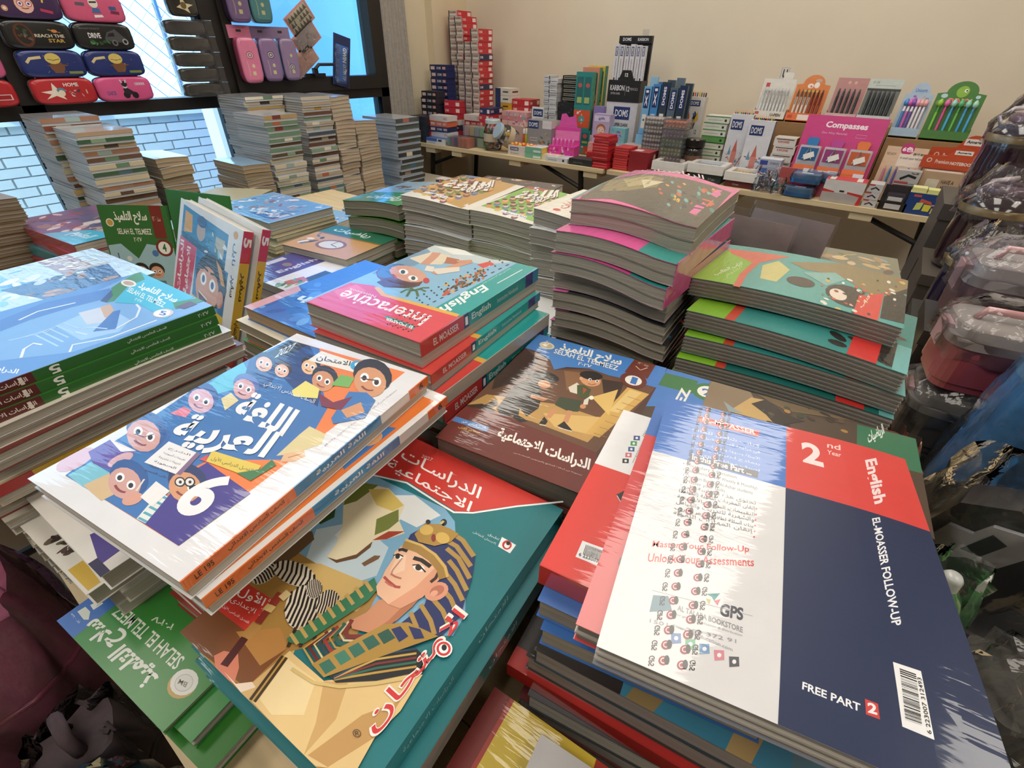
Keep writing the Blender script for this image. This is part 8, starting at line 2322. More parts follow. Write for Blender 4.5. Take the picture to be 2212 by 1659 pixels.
# boxed colour pencils with picture fronts
for i, (x0, x1, y0, z1) in enumerate(((-.752, -.642, 2.985, .30), (-.640, -.522, 2.925, .285))):
    t = carton('colour_pencil_box', '%s white colour pencil box with a castle picture' % ('left', 'right')[i], x0, x1, y0, .035, TZ, TZ+z1, 'dcdce2', dict(r='6a7088'), front=[('r', '24346c', .08, .76, .62, .92), ('t', 'f0f0f4', 'DOMS', .13, .79, .43, .10, 1), ('b', ['c87a70', 'd8a8a0', '6a90b0', 'b85a50', 'e0c8a0'], .15, .14, .9, .42, 22, .06), ('p', 'c86a60', [(.38, .4), (.62, .4), (.5, .62)]), ('p', '6a9ab8', [(.2, .36), (.34, .36), (.27, .52)]), ('r', 'd88a80', .38, .2, .62, .42), ('s', 'a84a40', .03, [(.65, .15), (.95, .4)]), ('p', 'd8c8a0', [(.05, .02), (.95, .02), (.8, .14), (.2, .14)])], group='castle picture pencil boxes')
    for k in range(10): MB().at(Matrix.Translation((-.044+k*.0098, 0, z1))).lathe([(.0036, -.02), (.0036, .008), (.0007, .022)], [('c8503a', '3a6aa0', 'e0b040', '4a8a4a', '8a4a80', '2a2a30')[k % 6], 'd8b890'], 6).build('pencil', 'plastic', t)
for i, (x, y) in enumerate(((-.715, 2.93), (-.575, 2.87))): tag(MB().at(Matrix.Rotation(R(75), 4, 'X')).lathe([(.001, 0), (.035, .0005), (.036, .004), (.034, .008), (.001, .0085)], '1c2a6a', 18).build('compass_disc', 'plastic', None, True, loc=(x, y, TZ+.036)), '%s navy round disc leaning on the castle pencil boxes' % ('left', 'right')[i], 'disc', 'navy discs')
# ------------------------------------------------------------------ pen displays on raised cartons
carton('riser_carton', 'brown cardboard carton raising the pen displays', -.68, -.345, 3.04, .26, TZ, TZ+.275, 'a8825a', dict(f='9a764e'), front=[('s', 'b8946a', .02, [(.1, 0), (.1, 1)])])
carton('riser_carton', 'long cardboard carton behind the pink compass display', -.34, -.055, 3.06, .24, TZ, TZ+.285, 'a07a52')
carton('riser_carton', 'cardboard carton raising the unicorn and dinosaur displays', -.05, .40, 3.04, .26, TZ, TZ+.245, 'a8825a')
def pen_display(label, x0, x1, y, z, h, board, tray, pens, shape='flat', prints=(), lean=14, group='tilted pen displays', ph=.135, trayh=.034, ttxt=(), caps=None, rz=0):
    w = x1-x0; t = thing('pen_display', label, 'pen display', ((x0+x1)/2, y, z), rz, group)
    L_ = Matrix.Rotation(R(-lean), 4, 'X'); V = Matrix(((1,0,0,0),(0,0,-1,0),(0,1,0,0),(0,0,0,1)))
    pts = [(-w/2, 0), (w/2, 0), (w/2, h*.82 if shape == 'arch' else h)]
    if shape == 'arch': pts += [(w*.32, h*.84)]+[(w*.32*math.cos(R(a)), h*.84+h*.2*math.sin(R(a))) for a in range(15, 180, 15)]+[(-w*.32, h*.84), (-w/2, h*.82)]
    elif shape == 'tab': pts += [(w*.36, h), (w*.36, h*1.16), (w*.06, h*1.16), (w*.06, h), (-w/2, h)]
    else: pts += [(-w/2, h)]
    bb = MB().at(L_ @ V).prism(pts, -.004, 0, board).build('backboard', 'card', t)
    tr = MB().at(L_).box(-w/2, w/2, -.032, 0, 0, .004, tray).box(-w/2, w/2, -.035, -.032, 0, trayh, tray).box(-w/2, -w/2+.002, -.032, 0, 0, trayh*1.4, tray).box(w/2-.002, w/2, -.032, 0, 0, trayh*1.4, tray).build('tray', 'card', t)
    if prints: cover_art(w, h, None, prints).build('board_print', 'card', bb, 0, L_ @ Matrix(((1,0,0,0),(0,0,-1,-.0004),(0,1,0,h/2),(0,0,0,1))))
    if ttxt: cover_art(w, trayh, None, ttxt).build('tray_print', 'card', tr, 0, L_ @ Matrix(((1,0,0,0),(0,0,-1,-.0355),(0,1,0,trayh/2),(0,0,0,1))))
    n = len(pens)
    for i, c in enumerate(pens):
        x = -w/2+.012+(w-.024)*(i+.5)/n
        pn = MB().at(L_ @ Matrix.Translation((x, -.016, .006))).lathe([(.002, 0), (.0045, .012), (.0055, .03), (.0055, ph*.75), (.0048, ph*.9), (.003, ph)], [c[0], c[0], c[0], c[1], c[1]], 8).build('pen', 'plastic', t, True)
        if caps: MB().at(L_ @ Matrix.Translation((x, -.017, .006+ph))).lathe([(.004, -.012), (.010, -.004), (.011, .006), (.006, .016), (.002, .02)], caps[i % len(caps)], 10).build('pen_topper', 'plastic', pn, True)
        else: MB().at(L_ @ Matrix.Translation((x, -.0225, .006))).box(-.0012, .0012, -.002, .001, ph*.5, ph*.92, c[1]).build('clip', 'steel', pn)
    return t
pen_display('white tilted display of white pens with a boxed U sign', -.672, -.518, 3.10, TZ+.2755, .185, 'd8d4cc', 'd4cec4', [('dcdcd8', 'b8b8b8')]*8, 'tab', [('r', 'c03a38', .1, .80, .22, .9), ('t', '4a4a4a', 'style', .5, .66, .2, .06), ('t', '5a5a5a', '0.5 mm', .1, .66, .22, .06, 1)], ttxt=[('r', 'c03a38', .06, .5, .18, .85), ('t', '3a3a3a', 'U-PEN', .55, .3, .32, .4, 3)])
t = carton('letter_sign', 'boxed letter U card on the white pen display', -.612, -.566, 3.165, .002, TZ+.445, TZ+.505, 'e4e0d8', front=[('s', '3a3a3c', .03, [(.1, .08), (.9, .08), (.9, .95), (.1, .95), (.1, .08)]), ('t', '3a3a3c', 'U', .28, .25, .45, .6, 3)], cat='sign')
pen_display('orange tilted display with a rounded top and a rabbit picture', -.512, -.362, 3.10, TZ+.2755, .20, 'd87c3c', 'd86a30', [('dcd4c8', '6a5040')]*4+[('8a2c14', '5a1c10')]*3, 'arch', [('d', 'f0e4d8', .42, .80, .09, .07), ('d', 'f0e4d8', .6, .82, .08, .09), ('d', 'c85a4a', .44, .79, .03), ('p', 'd8b040', [(.3, .66), (.7, .66), (.74, .71), (.26, .71)]), ('d', 'c8a898', .62, .92, .10, .05)], ttxt=[('r', 'c83a20', .06, .3, .2, .7), ('r', 'e8d8cc', .36, .1, .7, .8)])
pen_display('dusty rose tilted display of black pens', -.338, -.208, 3.10, TZ+.2855, .19, 'b88480', 'c8a8a4', [('1c1c20', '3a3a40')]*5, 'flat', [('d', 'd8a8a0', .4, .9, .05), ('d', 'd8a8a0', .6, .9, .05)], ttxt=[('r', 'd8b8b4', .3, .2, .7, .8)])
pen_display('silver tilted display of black pens', -.205, -.072, 3.10, TZ+.2855, .19, '6a6e6a', 'c4c4c4', [('17191a', '2a2c2e')]*6, 'flat', [('r', 'c0c8c0', 0, .80, 1, 1), ('t', '3a4a44', 'GP-1280', .1, .9, .2, .05), ('s', '5a6a64', .01, [(.2, .86), (.8, .86)]), ('r', '1c1c1e', 0, .75, 1, .79)])
UC = ['4a8ac8', 'd860b8', '7a4ab0', 'e8a0b8', 'e8b0a8', 'e8a8b0']
pen_display('pale blue unicorn display of many-coloured pens', -.05, .060, 3.10, TZ+.2455, .215, 'a8bcd0', '9ab4c8', [(c, 'e8e0e8') for c in ('3a7ab8', 'c858b0', '6a48a0', 'e0d8dc', 'e0d8d4', 'd8d0d8')], 'arch', [('t', '4a7ab8', 'Unicorn', .3, .86, .4, .07, 2), ('p', 'f0e4ec', [(.35, .62), (.45, .72), (.62, .74), (.66, .66), (.62, .56), (.58, .62), (.5, .62), (.46, .54)]), ('d', 'c86ab0', .42, .74, .06, .05), ('d', '8a6ab8', .36, .78, .06, .04), ('s', 'd8a050', .02, [(.64, .74), (.70, .80)]), ('t', '2a6a5a', 'CO', .74, .70, .12, .06, 2)], caps=UC, ph=.13)
DC = ['9ad04a', 'e070a8', 'a0d8d0', '58b878', '90d8c0', 'a8dcc8']
pen_display('green dinosaur display of many-coloured pens', .068, .240, 3.10, TZ+.2455, .225, '3f7a2c', '3a7228', [('7ac03a', '3a8a2a'), ('d04a8a', 'c83a80'), ('3aa8d0', '2a90c0'), ('5ab040', '3a8a30'), ('3a9ac8', '2a88b8'), ('3aa0cc', '2a88b8')], 'arch', [('d', '8ab83a', .5, .86, .13, .13), ('d', 'f0f0e0', .56, .88, .04), ('d', '201c18', .57, .88, .02), ('t', 'f0a890', 'DINO!', .28, .62, .48, .13, 5), ('t', 'd84a4a', 'DINO!', .30, .635, .44, .10, 2), ('d', 'b8d4e0', .16, .78, .07, .05), ('d', 'b8d4e0', .85, .78, .05, .04), ('d', '8a9a4a', .1, .66, .06), ('d', 'd88a7a', .86, .66, .05)], caps=DC, ph=.135)
# pink compass display
t = thing('compass_display', 'magenta display lettered Compasses with three boxed compass sets', 'display stand', (-.225, 2.87, TZ), 0)
L_ = Matrix.Rotation(R(-14), 4, 'X'); V = Matrix(((1,0,0,0),(0,0,-1,0),(0,1,0,0),(0,0,0,1)))
MB().at(L_).box(-.165, .165, 0, .004, .02, .335, 'c8347c').build('backboard', 'card', t)
MB().at(L_).box(-.165, .165, -.055, 0, .05, .056, 'b82c70').box(-.165, .165, -.058, -.055, .0, .08, 'c8347c').build('tray', 'card', t)
cover_art(.33, .335, None, [('t', 'f6e4ee', 'Compasses', .26, .83, .52, .10, 3), ('t', 'e0a0c8', 'Zinc Alloy Material', .24, .765, .32, .035, 1), ('s', 'e0a0c8', .004, [(.68, .75), (.8, .75), (.8, .79), (.68, .79), (.68, .75)])]).build('board_print', 'card', t, 0, L_ @ Matrix(((1,0,0,0),(0,0,-1,-.0004),(0,1,0,.1675),(0,0,0,1))))
for i, (c, d) in enumerate((('2a78b8', '1c5a90'), ('b83a90', '8a2a6c'), ('e0702c', 'b8501c'))):
    x = -.105+i*.105
    p = MB().at(L_ @ V @ Matrix.Translation((x, .058, 0))).prism([(-.022, .145), (.022, .145), (.026, .17), (.018, .18), (-.018, .18), (-.026, .17)], .006, .012, c).build('hang_tab', 'plastic', t)
    q = MB().at(L_).rbox(x-.046, x+.046, -.034, -.004, .058, .20, .010, 'd0d0d4').build('compass_case', 'frosted', t, True)
    MB().at(L_).box(x-.038, x+.038, -.0365, -.0345, .135, .19, d).build('case_insert', 'plastic', q)
    MB().at(L_).tube([(x-.018, -.038, .14), (x, -.038, .192), (x+.018, -.038, .14)], .0028, 'b8bcc0').build('compass', 'steel', q)
    MB().at(L_ @ Matrix.Translation((x+.005, -.040, .155)) @ Matrix.Rotation(R(-25), 4, 'Y')).box(-.022, .022, -.001, .001, -.012, .012, 'e0dcd4').build('price_tag', 'card', q)
    r = MB().at(L_).box(x-.046, x+.046, -.0375, -.034, .060, .115, c).build('paper_band', 'card', q)
    MB().at(L_).box(x-.046, x+.046, -.0385, -.0376, .092, .115, 'e0703c').box(x+.004, x+.046, -.0387, -.0376, .062, .1, 'd8dce0').build('band_print', 'card', q)
stack('correction_box', 'white and red box pile in front of the brown carton', 6, -.50, -.40, 2.905, .09, TZ, .037, ['d8d0c8', 'd4ccc4'], dict(r='a82c30'), front=[('t', 'b83a34', 'KWONSI', .2, .35, .5, .3, 2), ('r', '2a2a2e', .1, .75, .9, .85)])
stack('staple_box', 'blue and white staple box pile', 4, -.52, -.42, 2.80, .08, TZ, .034, ['b8bccc', 'a8acc0'], dict(t='d0d4dc'), front=[('r', '3a4a9a', .05, .2, .4, .8), ('t', '3a3a5a', 'STAPLES', .5, .35, .4, .3)])
# bags of clips
def clip_bag(label, x, y, w, h, cols, n):
    t = thing('clip_bag', label, 'bag', (x, y, TZ), group='clear bags of clips')
    for i in range(n):
        a = random.uniform(-.5, .5)*w*.85; b = random.uniform(-.35, .35)*.05; c = .006+random.random()**1.3*h*.82*(1-abs(a)/w)
        M = Matrix.Translation((a, b, c)) @ Matrix.Rotation(random.uniform(0, 6), 4, (random.random()-.5, random.random()-.5, random.random()-.5))
        MB().at(M).tube([(-.010, 0, 0), (.010, 0, 0), (.010, .006, 0), (-.008, .006, 0), (-.008, .002, 0), (.007, .002, 0)], .0011, random.choice(cols), 3).build('paper_clip', 'steel', t)
    def fn(u, v):
        a = u*2*math.pi; r = (1-.35*v)*(1+.08*math.sin(5*a+3*v)); return (w/2*r*math.cos(a), .04*r*math.sin(a)*(1-.5*v), v*h)
    MB().grid(fn, 26, 7, 'ffffff').build('bag_film', 'bagfilm', t, True)
clip_bag('clear bag of mixed paper clips at the table edge', -.46, 2.745, .12, .12, ['c8c8cc', 'b84a44', '3a6a9a', 'e0e0e4', '3a3a40', '8a8a90'], 110)
clip_bag('clear bag of green clips beside the mixed clips', -.39, 2.735, .07, .075, ['2f5a3c', '4a6a50', 'c8c8cc', '24402c'], 50)
carton('red_card', 'clear envelope of red strips behind the green clips', -.415, -.345, 2.79, .02, TZ, TZ+.11, 'b85a58', mat='plastic', cat='envelope')
# blue soft cases in bags
for i, (x, y, z) in enumerate(((-.30, 2.745, TZ), (-.29, 2.765, TZ+.058), (-.235, 2.83, TZ+.062))):
    t = thing('blue_case', ('lower blue plastic case in a clear bag at the table edge', 'upper blue plastic case in a clear bag', 'third blue plastic case under the compass sets')[i], 'case', (x, y, z), group='bagged blue cases')
    MB().rbox(-.062, .062, -.04, .04, .004, .022, .014, '2a7ac0').build('case_base', 'plastic', t)
    MB().rbox(-.058, .058, -.037, .037, .022, .042, .012, '6aa0cc').build('case_lid', 'frosted', t)
    MB().box(-.024, .024, -.012, .002, .0425, .0445, 'e0e4e4').build('price_tag', 'card', t)
    def fn(u, v, i=i):
        a = u*2*math.pi; e = .5; ca, sa = math.cos(a), math.sin(a); r = 1+.05*math.sin(7*a+i)
        return (.07*r*math.copysign(abs(ca)**e, ca)*(1-.15*abs(2*v-1)), .046*r*math.copysign(abs(sa)**e, sa), .002+v*.05)
    MB().grid(fn, 28, 5, 'ffffff').build('bag_film', 'bagfilm', t, True)
carton('carton', 'pink carton holding the third blue case', -.275, -.19, 2.80, .06, TZ, TZ+.061, 'c85a70')
# white/red box, stapler boxes, notes
t = carton('stapler_box', 'white box with red corners at the table edge', -.205, -.045, 2.72, .11, TZ, TZ+.095, 'd8d4d0', dict(t='c8404c'), front=[('r', 'b0a8a4', 0, 0, 1, .45), ('p', 'c83030', [(0, .45), (.3, .45), (.3, .50), (0, .58)]), ('p', 'c83030', [(.62, .46), (1, .36), (1, .48), (.62, .54)]), ('r', '2a2a2c', .42, .50, .54, .58), ('p', 'c83030', [(.9, 0), (1, 0), (1, .4), (.94, .4)])], top=[('r', 'e8e0d8', .08, .1, .22, .9), ('r', 'e8e0d8', .74, .1, .88, .9)])
stack('stapler_box', 'small grey stapler box pile beside the white and red box', 3, -.035, .018, 2.725, .09, TZ, .032, ['c8c4c4'], front=[('s', '1c1c20', .10, [(.2, .3), (.5, .6), (.8, .3)]), ('r', 'b84a4a', .0, .8, .4, 1)])
t = thing('sharpener_stand', 'black stand of boxed sharpeners at the table edge', 'display box', (.075, 2.755, TZ))
MB().box(-.05, .05, -.035, .04, 0, .035, '1d1a1c').box(-.05, .05, .02, .04, .035, .095, '2c2830').build('stand_body', 'glossy_dark', t)
MB().box(-.032, .032, -.03, .018, .0355, .066, '5a5460').build('sharpener', 'frosted', t); MB().box(-.028, .03, -.0375, -.036, .008, .028, 'c8c4c4').build('price_tag', 'card', t); MB().box(-.026, .026, -.0315, -.0302, .04, .056, 'd0ccc8').build('price_tag', 'card', t)
for i in range(2): carton('stapler_box', '%s grey stapler box stacked before the six colour pens' % ('upper', 'lower')[i], .045, .13, 2.81+.0*i, .05, TZ+.10-.052*i+.0*i, TZ+.15-.052*i, 'b8b4b4', front=[('s', '1c1c20', .12, [(.2, .3), (.5, .65), (.85, .5)]), ('r', 'c84a44', .0, .0, .6, .14), ('t', '4a4a4c', 'No.88', .6, .75, .3, .18, 2)], group='grey stapler boxes')
carton('carton', 'small carton under the grey stapler boxes', .045, .13, 2.81, .05, TZ, TZ+.047, 'a8a4a4')
pen_display('peach display of six colour pens with a round 6 badge', -.03, .125, 2.90, TZ, .23, 'd8b89c', 'd0b098', [('d88aa0', 'c87a90'), ('5a8ab0', '4a7aa0'), ('7a6aa8', '6a5a98'), ('d8a0a8', 'c89098'), ('4a6ac0', '3a5ab0'), ('d88a9a', 'c87a8a')], 'flat', [('d', 'b8246c', .5, .97, .16, .16), ('t', 'f8e8f0', '6色', .38, .92, .26, .09, 3), ('r', 'e4d4c4', .36, .66, 1, .88), ('t', '3a3a40', 'A small super ball pen', .4, .78, .55, .05, 1), ('t', '4a4a50', '圆珠笔', .68, .86, .24, .05, 2), ('t', '5a4a44', 'NO.6019', .05, .84, .22, .05)], group='six colour pens', ph=.14)
carton('memo_box', 'boxed memo notebooks lettered HAVE A NICE DAY', .135, .27, 2.83, .06, TZ, TZ+.155, 'b89a80', dict(r='2a3a3a'), front=[('r', 'd8ccb8', .16, .58, .48, .82), ('t', '4a4438', 'HAVE A', .54, .72, .32, .1, 2), ('t', '4a4438', 'NICE DAY', .58, .58, .34, .09, 2), ('r', 'a8988a', .5, .4, .505, .98), ('b', ['c8a888', '9aa090'], .5, .42, .98, .56, 6, .05)], top=[('r', 'd8c8c0', .05, .1, .95, .9)])
carton('sticky_notes_box', 'navy box of yellow sticky notes at the table end', .118, .285, 2.72, .07, TZ, TZ+.085, '1f3f7c', dict(t='d8cf7c'), front=[('r', 'd05a50', .1, .82, .26, .92), ('p', 'c8d070', [(.2, .2), (.34, .25), (.36, .6), (.22, .55)]), ('p', 'e0d040', [(.38, .2), (.52, .2), (.54, .5), (.38, .52)]), ('p', 'c85a50', [(.26, .6), (.54, .52), (.5, .66), (.28, .76)]), ('s', 'd8a8b0', .03, [(.54, .5), (.88, .66)]), ('t', 'd8c050', 'Notes', .56, .12, .36, .26, 4), ('t', 'd8dce8', 'sticky', .7, .40, .2, .12)])
t = thing('sticky_notes', 'pads of pale yellow notes standing in the navy box', 'notes', (.2, 2.755, TZ+.0855))
for i in range(3): MB().box(-.08+i*.054, -.03+i*.054, -.03, .03, 0, .018-.003*i, ('e0dc9a', 'd8d890', 'e4e0a8')[i]).build('note_pad', 'pages', t)
for i, (x0, x1, y, z0, h) in enumerate(((.130, .335, 2.985, TZ+.155, .115), (.112, .315, 2.925, TZ+.155, .075))):
    w = x1-x0; t = thing('notebook_display', '%s orange header board for premium notebooks' % ('rear', 'front')[i], 'display board', ((x0+x1)/2, y, z0), group='orange notebook boards')
    pts = [(-w/2, 0), (w/2, 0), (w/2, h*.7), (w*.38, h*.72)]+[(w*.16+w*.22*math.cos(R(a)), h*.72+h*.42*math.sin(R(a))) for a in range(20, 180, 20)]+[(-w*.1, h*.7), (-w/2, h*.66)]
    MB().at(Matrix(((1,0,0,0),(0,0,-1,0),(0,1,0,0),(0,0,0,1)))).prism(pts, -.004, 0, 'c8502c').build('board', 'card', t)
    cover_art(w, h, None, [('r', 'f0e8e0', .5, .80, .8, 1.02), ('t', '2a2a2c', 'Amega', .53, .84, .24, .13, 3), ('t', 'f6e8e0', 'Premium', .24, .28, .24, .2, 1), ('t', 'f6e8e0', 'NOTEBOOK', .5, .26, .4, .17, 3), ('d', 'f0d8cc', .13, .42, .045), ('d', 'c8502c', .13, .42, .03)]).build('board_print', 'card', t, 0, Matrix(((1,0,0,0),(0,0,-1,-.0004),(0,1,0,h/2),(0,0,0,1))))
carton('carton', 'peach carton of notebooks under the orange boards', .13, .31, 2.93, .09, TZ, TZ+.154, 'c89a80', front=[('b', ['b88a70', 'd8b098', '8a9a90'], .02, .4, .98, .98, 10, .06)])
t = carton('highlighter_box', 'box of highlighters with coloured stripes on the stack below the table', -2.10, -1.97, 2.12, .06, .62, .69, 'd8d0d0', front=[('r', '3a4a7a', .04, .7, .25, .9)] + [('r', c, .3+.12*i, 0, .42+.12*i, 1) for i, c in enumerate(('e87a50', '5ab04a', 'e0d850', '3a8a3a', 'd84a6a'))])
fill_pile('pile under the striped highlighter box', -2.03, 2.15, 5, .619, .0, .26, .2, .09, ['5a5650', '6a655c'])
t = thing('backpack', 'black round bag in the shadow under the back table', 'bag', (-1.30, 2.95, 0))
MB().lathe([(.10, 0), (.16, .03), (.18, .15), (.17, .35), (.12, .46), (.04, .50)], '17171a', 20).build('bag_body', 'cloth', t, True)
MB().tube([(-.05, -.12, .44), (-.05, -.15, .56), (.05, -.15, .56), (.05, -.12, .44)], .012, '101012').build('strap', 'cloth', t, True)
# ------------------------------------------------------------------ bagged bottles and lunch boxes on the right
BZ = .6005
def crumple(fn, nu, nv, amp, seed, name='bag_film', parent=None):
    rnd = random.Random(seed); ph = [rnd.uniform(0, 6.28) for _ in range(6)]
    def g(u, v):
        x, y, z = fn(u, v); a = u*2*math.pi
        d = amp*(math.sin(5*a+ph[0]+4*v)+.7*math.sin(9*a+ph[1]-7*v)+.5*math.sin(14*a+ph[2]+11*v)+rnd.uniform(-.5, .5))
        n = Vector((math.cos(a), math.sin(a), 0)); return (x+n.x*d, y+n.y*d, z+amp*.6*math.sin(7*a+ph[3]+9*v))
    return MB().grid(g, nu, nv, 'ffffff').build(name, 'bagfilm', parent, True)
def water_jug(label, x, y, z, r, h, col, capc, rot=(0, 0, 0), seed=1, strap='c8b8c0'):
    t = thing('water_jug', label, 'water bottle', (x, y, z), rot=rot, group='dark water jugs in clear bags')
    MB().lathe([(r*.82, 0), (r*.95, .008), (r, .03), (r, h*.42), (r*.97, h*.55), (r*.99, h*.66), (r*.93, h*.76), (r*.74, h*.84), (r*.66, h*.87)], col, 28).build('jug_body', 'glossy_dark', t, True)
    MB().lathe([(r*.995, h*.66), (r*1.01, h*.67), (r*1.01, h*.735), (r*.97, h*.74)], 'b89a68', 28, cap=False).build('gold_band', 'plastic', t, True)
    MB().lathe([(r*.62, h*.86), (r*.64, h*.875), (r*.64, h*.93), (r*.50, h*.96)], capc, 24).build('screw_cap', 'plastic', t, True)
    MB().box(-r*.16, r*.16, -r*.35, r*.35, h*.955, h*.99, capc).build('flip_lid', 'plastic', t)
    MB().tube([(-r*.78, 0, h*.80), (-r*1.02, 0, h*.92), (-r*.7, 0, h*1.0), (r*.1, 0, h*1.03)], .006, strap, 8).build('carry_handle', 'plastic', t, True)
    def fn(u, v):
        a = u*2*math.pi; rr = r*1.10*(1 if v < .4 else 1-(v-.4)*.9); return (rr*math.cos(a), rr*math.sin(a), h*.62+v*h*.54)
    crumple(fn, 34, 10, .004, seed, parent=t)
    return t
def lunch_box(label, x, y, z, w, d, h, body, lid, rot=(0, 0, 0), seed=3):
    t = thing('lunch_box', label, 'lunch box', (x, y, z), rot=rot, group='lunch boxes in clear bags')
    MB().rbox(-w/2*.9, w/2*.9, -d/2*.9, d/2*.9, 0, h*.12, .03, body, 5).rbox(-w/2*.95, w/2*.95, -d/2*.95, d/2*.95, h*.12, h*.68, .035, body, 5).build('box_body', 'plastic', t, False)
    MB().rbox(-w/2, w/2, -d/2, d/2, h*.68, h*.80, .04, lid, 6).rbox(-w/2*.9, w/2*.9, -d/2*.9, d/2*.9, h*.80, h*.94, .035, lid, 6).build('lid', 'frosted', t, False)
    for s in (-1, 1): MB().box(s*w/2*.97-.006, s*w/2*.97+.006, -d*.16, d*.16, h*.5, h*.86, 'c8a0a4').build('clasp', 'plastic', t)
    MB().tube([(-w*.3, 0, h*.94), (-w*.25, 0, h*1.08), (w*.25, 0, h*1.08), (w*.3, 0, h*.94)], .007, 'c09090', 8).build('carry_handle', 'plastic', t, True)
    def fn(u, v):
        a = u*2*math.pi; e = .55; ca, sa = math.cos(a), math.sin(a); k = 1.06*(1 if v < .6 else 1-(v-.6)*.9)
        return (w/2*k*math.copysign(abs(ca)**e, ca), d/2*k*math.copysign(abs(sa)**e, sa), h*.5+v*h*.7)
    crumple(fn, 34, 9, .0045, seed, parent=t)
    return t
# supports on the bench
def crate(label, x0, x1, y0, y1, z1, col, z0=BZ):
    t = thing('storage_box', label, 'storage box', ((x0+x1)/2, (y0+y1)/2, z0)); w, d, h = x1-x0, y1-y0, z1-z0
    MB().box(-w/2, w/2, -d/2, d/2, 0, h*.86, col).build('box_body', 'card', t); MB().box(-w/2-.004, w/2+.004, -d/2-.004, d/2+.004, h*.86, h, col).build('lid', 'card', t)
    return t
crate('brown box under the farthest water jug', .185, .50, 2.02, 2.33, .935, '4a4440')
crate('brown box under the middle water jug', .185, .48, 1.70, 1.98, .808, '4e463e')
crate('dark box under the blue-violet jug', .185, .40, 1.43, 1.62, .762, '3a3632')
crate('dark box under the mauve lunch box', .185, .42, 1.225, 1.415, .835, '3a3634')
water_jug('dark plum water jug with a mauve cap standing highest on the right', .295, 2.17, .9355, .085, .25, '2a1424', '6a4a5c', (0, 0, 20), 11)
water_jug('dark plum water jug with a gold band in the middle of the three', .278, 1.83, .8085, .082, .235, '2a1622', '5c4654', (0, 0, 40), 12)
water_jug('dark blue-violet water jug nearest the lime green bundles', .262, 1.525, .7625, .070, .205, '1d1838', '5a4c60', (0, 0, 70), 13)
lunch_box('mauve lunch box with a pale lid in a clear bag above the rose one', .300, 1.318, .8355, .21, .165, .15, '6a4858', 'c4bcc0', (0, 0, 6), 23)
lunch_box('rose lunch box with a grey lid in a clear bag', .280, 1.125, .802, .19, .15, .125, 'a8505c', 'c8c0bc', (0, 0, 8), 21)
lunch_box('grey lidded lower lunch box under the rose one', .285, 1.122, .661, .20, .16, .125, '4a4846', 'a8a4a0', (0, 0, 4), 22)
crate('dark box under the two lunch boxes', .185, .40, 1.04, 1.205, .660, '2e2c2a')
t = thing('blue_bag', 'bright blue soft bag in clear plastic at the right edge', 'bag', (.372, .955, BZ), 4)
def fnb(u, v):
    a = u*2*math.pi; e = .6; ca, sa = math.cos(a), math.sin(a); k = 1-.25*v*v
    return (.115*k*math.copysign(abs(ca)**e, ca)+.006*math.sin(9*a+5*v), .076*k*math.copysign(abs(sa)**e, sa)+.005*math.sin(7*a+8*v), v*.33)
MB().grid(fnb, 32, 10, lambda u, v: '3a8cd0' if v < .86 else '6aa8d8').build('bag_body', 'cloth', t, True)
MB().add([fnb(i/32, 1) for i in range(32)], [tuple(range(32))], '5aa0d8').build('bag_top', 'cloth', t)
def fnb2(u, v):
    x, y, z = fnb(u, min(v, 1)); return (x*1.08, y*1.08, z*1.06)
crumple(fnb2, 34, 10, .005, 31, parent=t)
t = thing('tape_dispenser', 'black and white serrated tape cutter in clear plastic at the right edge', 'tape dispenser', (.298, .735, BZ+.0825), -18)
MB().at(Matrix.Rotation(R(90), 4, 'X')).prism([(-.06, -.02), (.05, -.02), (.075, .05), (.05, .12), (0, .15), (-.05, .12), (-.07, .05)], -.03, .03, '16161c').build('body', 'plastic', t)
MB().at(Matrix.Rotation(R(90), 4, 'X')).prism([(-.058, .03), (-.03, .03), (-.01, .05), (.02, .06), (.035, .10), (.02, .125), (-.01, .115), (-.02, .09), (-.045, .085), (-.05, .065)], .031, .038, 'd8d8dc').build('handle', 'plastic', t)
MB().at(Matrix.Rotation(R(90), 4, 'X')).prism([(-.02, .06), (.0, .065), (.012, .10), (-.005, .105)], .0385, .040, '1c1c24').build('grip_hole', 'plastic', t)
def fnc(u, v):
    a = u*2*math.pi; return (.10*math.cos(a)*(1-.3*v*v), .065*math.sin(a), -.03+v*.22)
crumple(fnc, 30, 10, .006, 41, parent=t)
crate('black box under the tape cutter', .20, .40, .645, .825, .66, '1c1b1e')
t = thing('green_bottle', 'green plastic bottle top in clear film right of the follow-up pile', 'bottle', (.235, .585, BZ+.0005))
MB().lathe([(.03, 0), (.034, .01), (.034, .13), (.022, .16), (.012, .175), (.011, .19), (.008, .195)], ['3a8a4a', '3a8a4a', '4a9a58', '5aa868', 'c8d0c8', 'd0d4d0'], 18).build('bottle_body', 'plastic', t, True)
crumple(lambda u, v: (.045*math.cos(u*6.283)*(1-.4*v), .045*math.sin(u*6.283)*(1-.4*v), v*.22), 24, 8, .004, 51, parent=t)
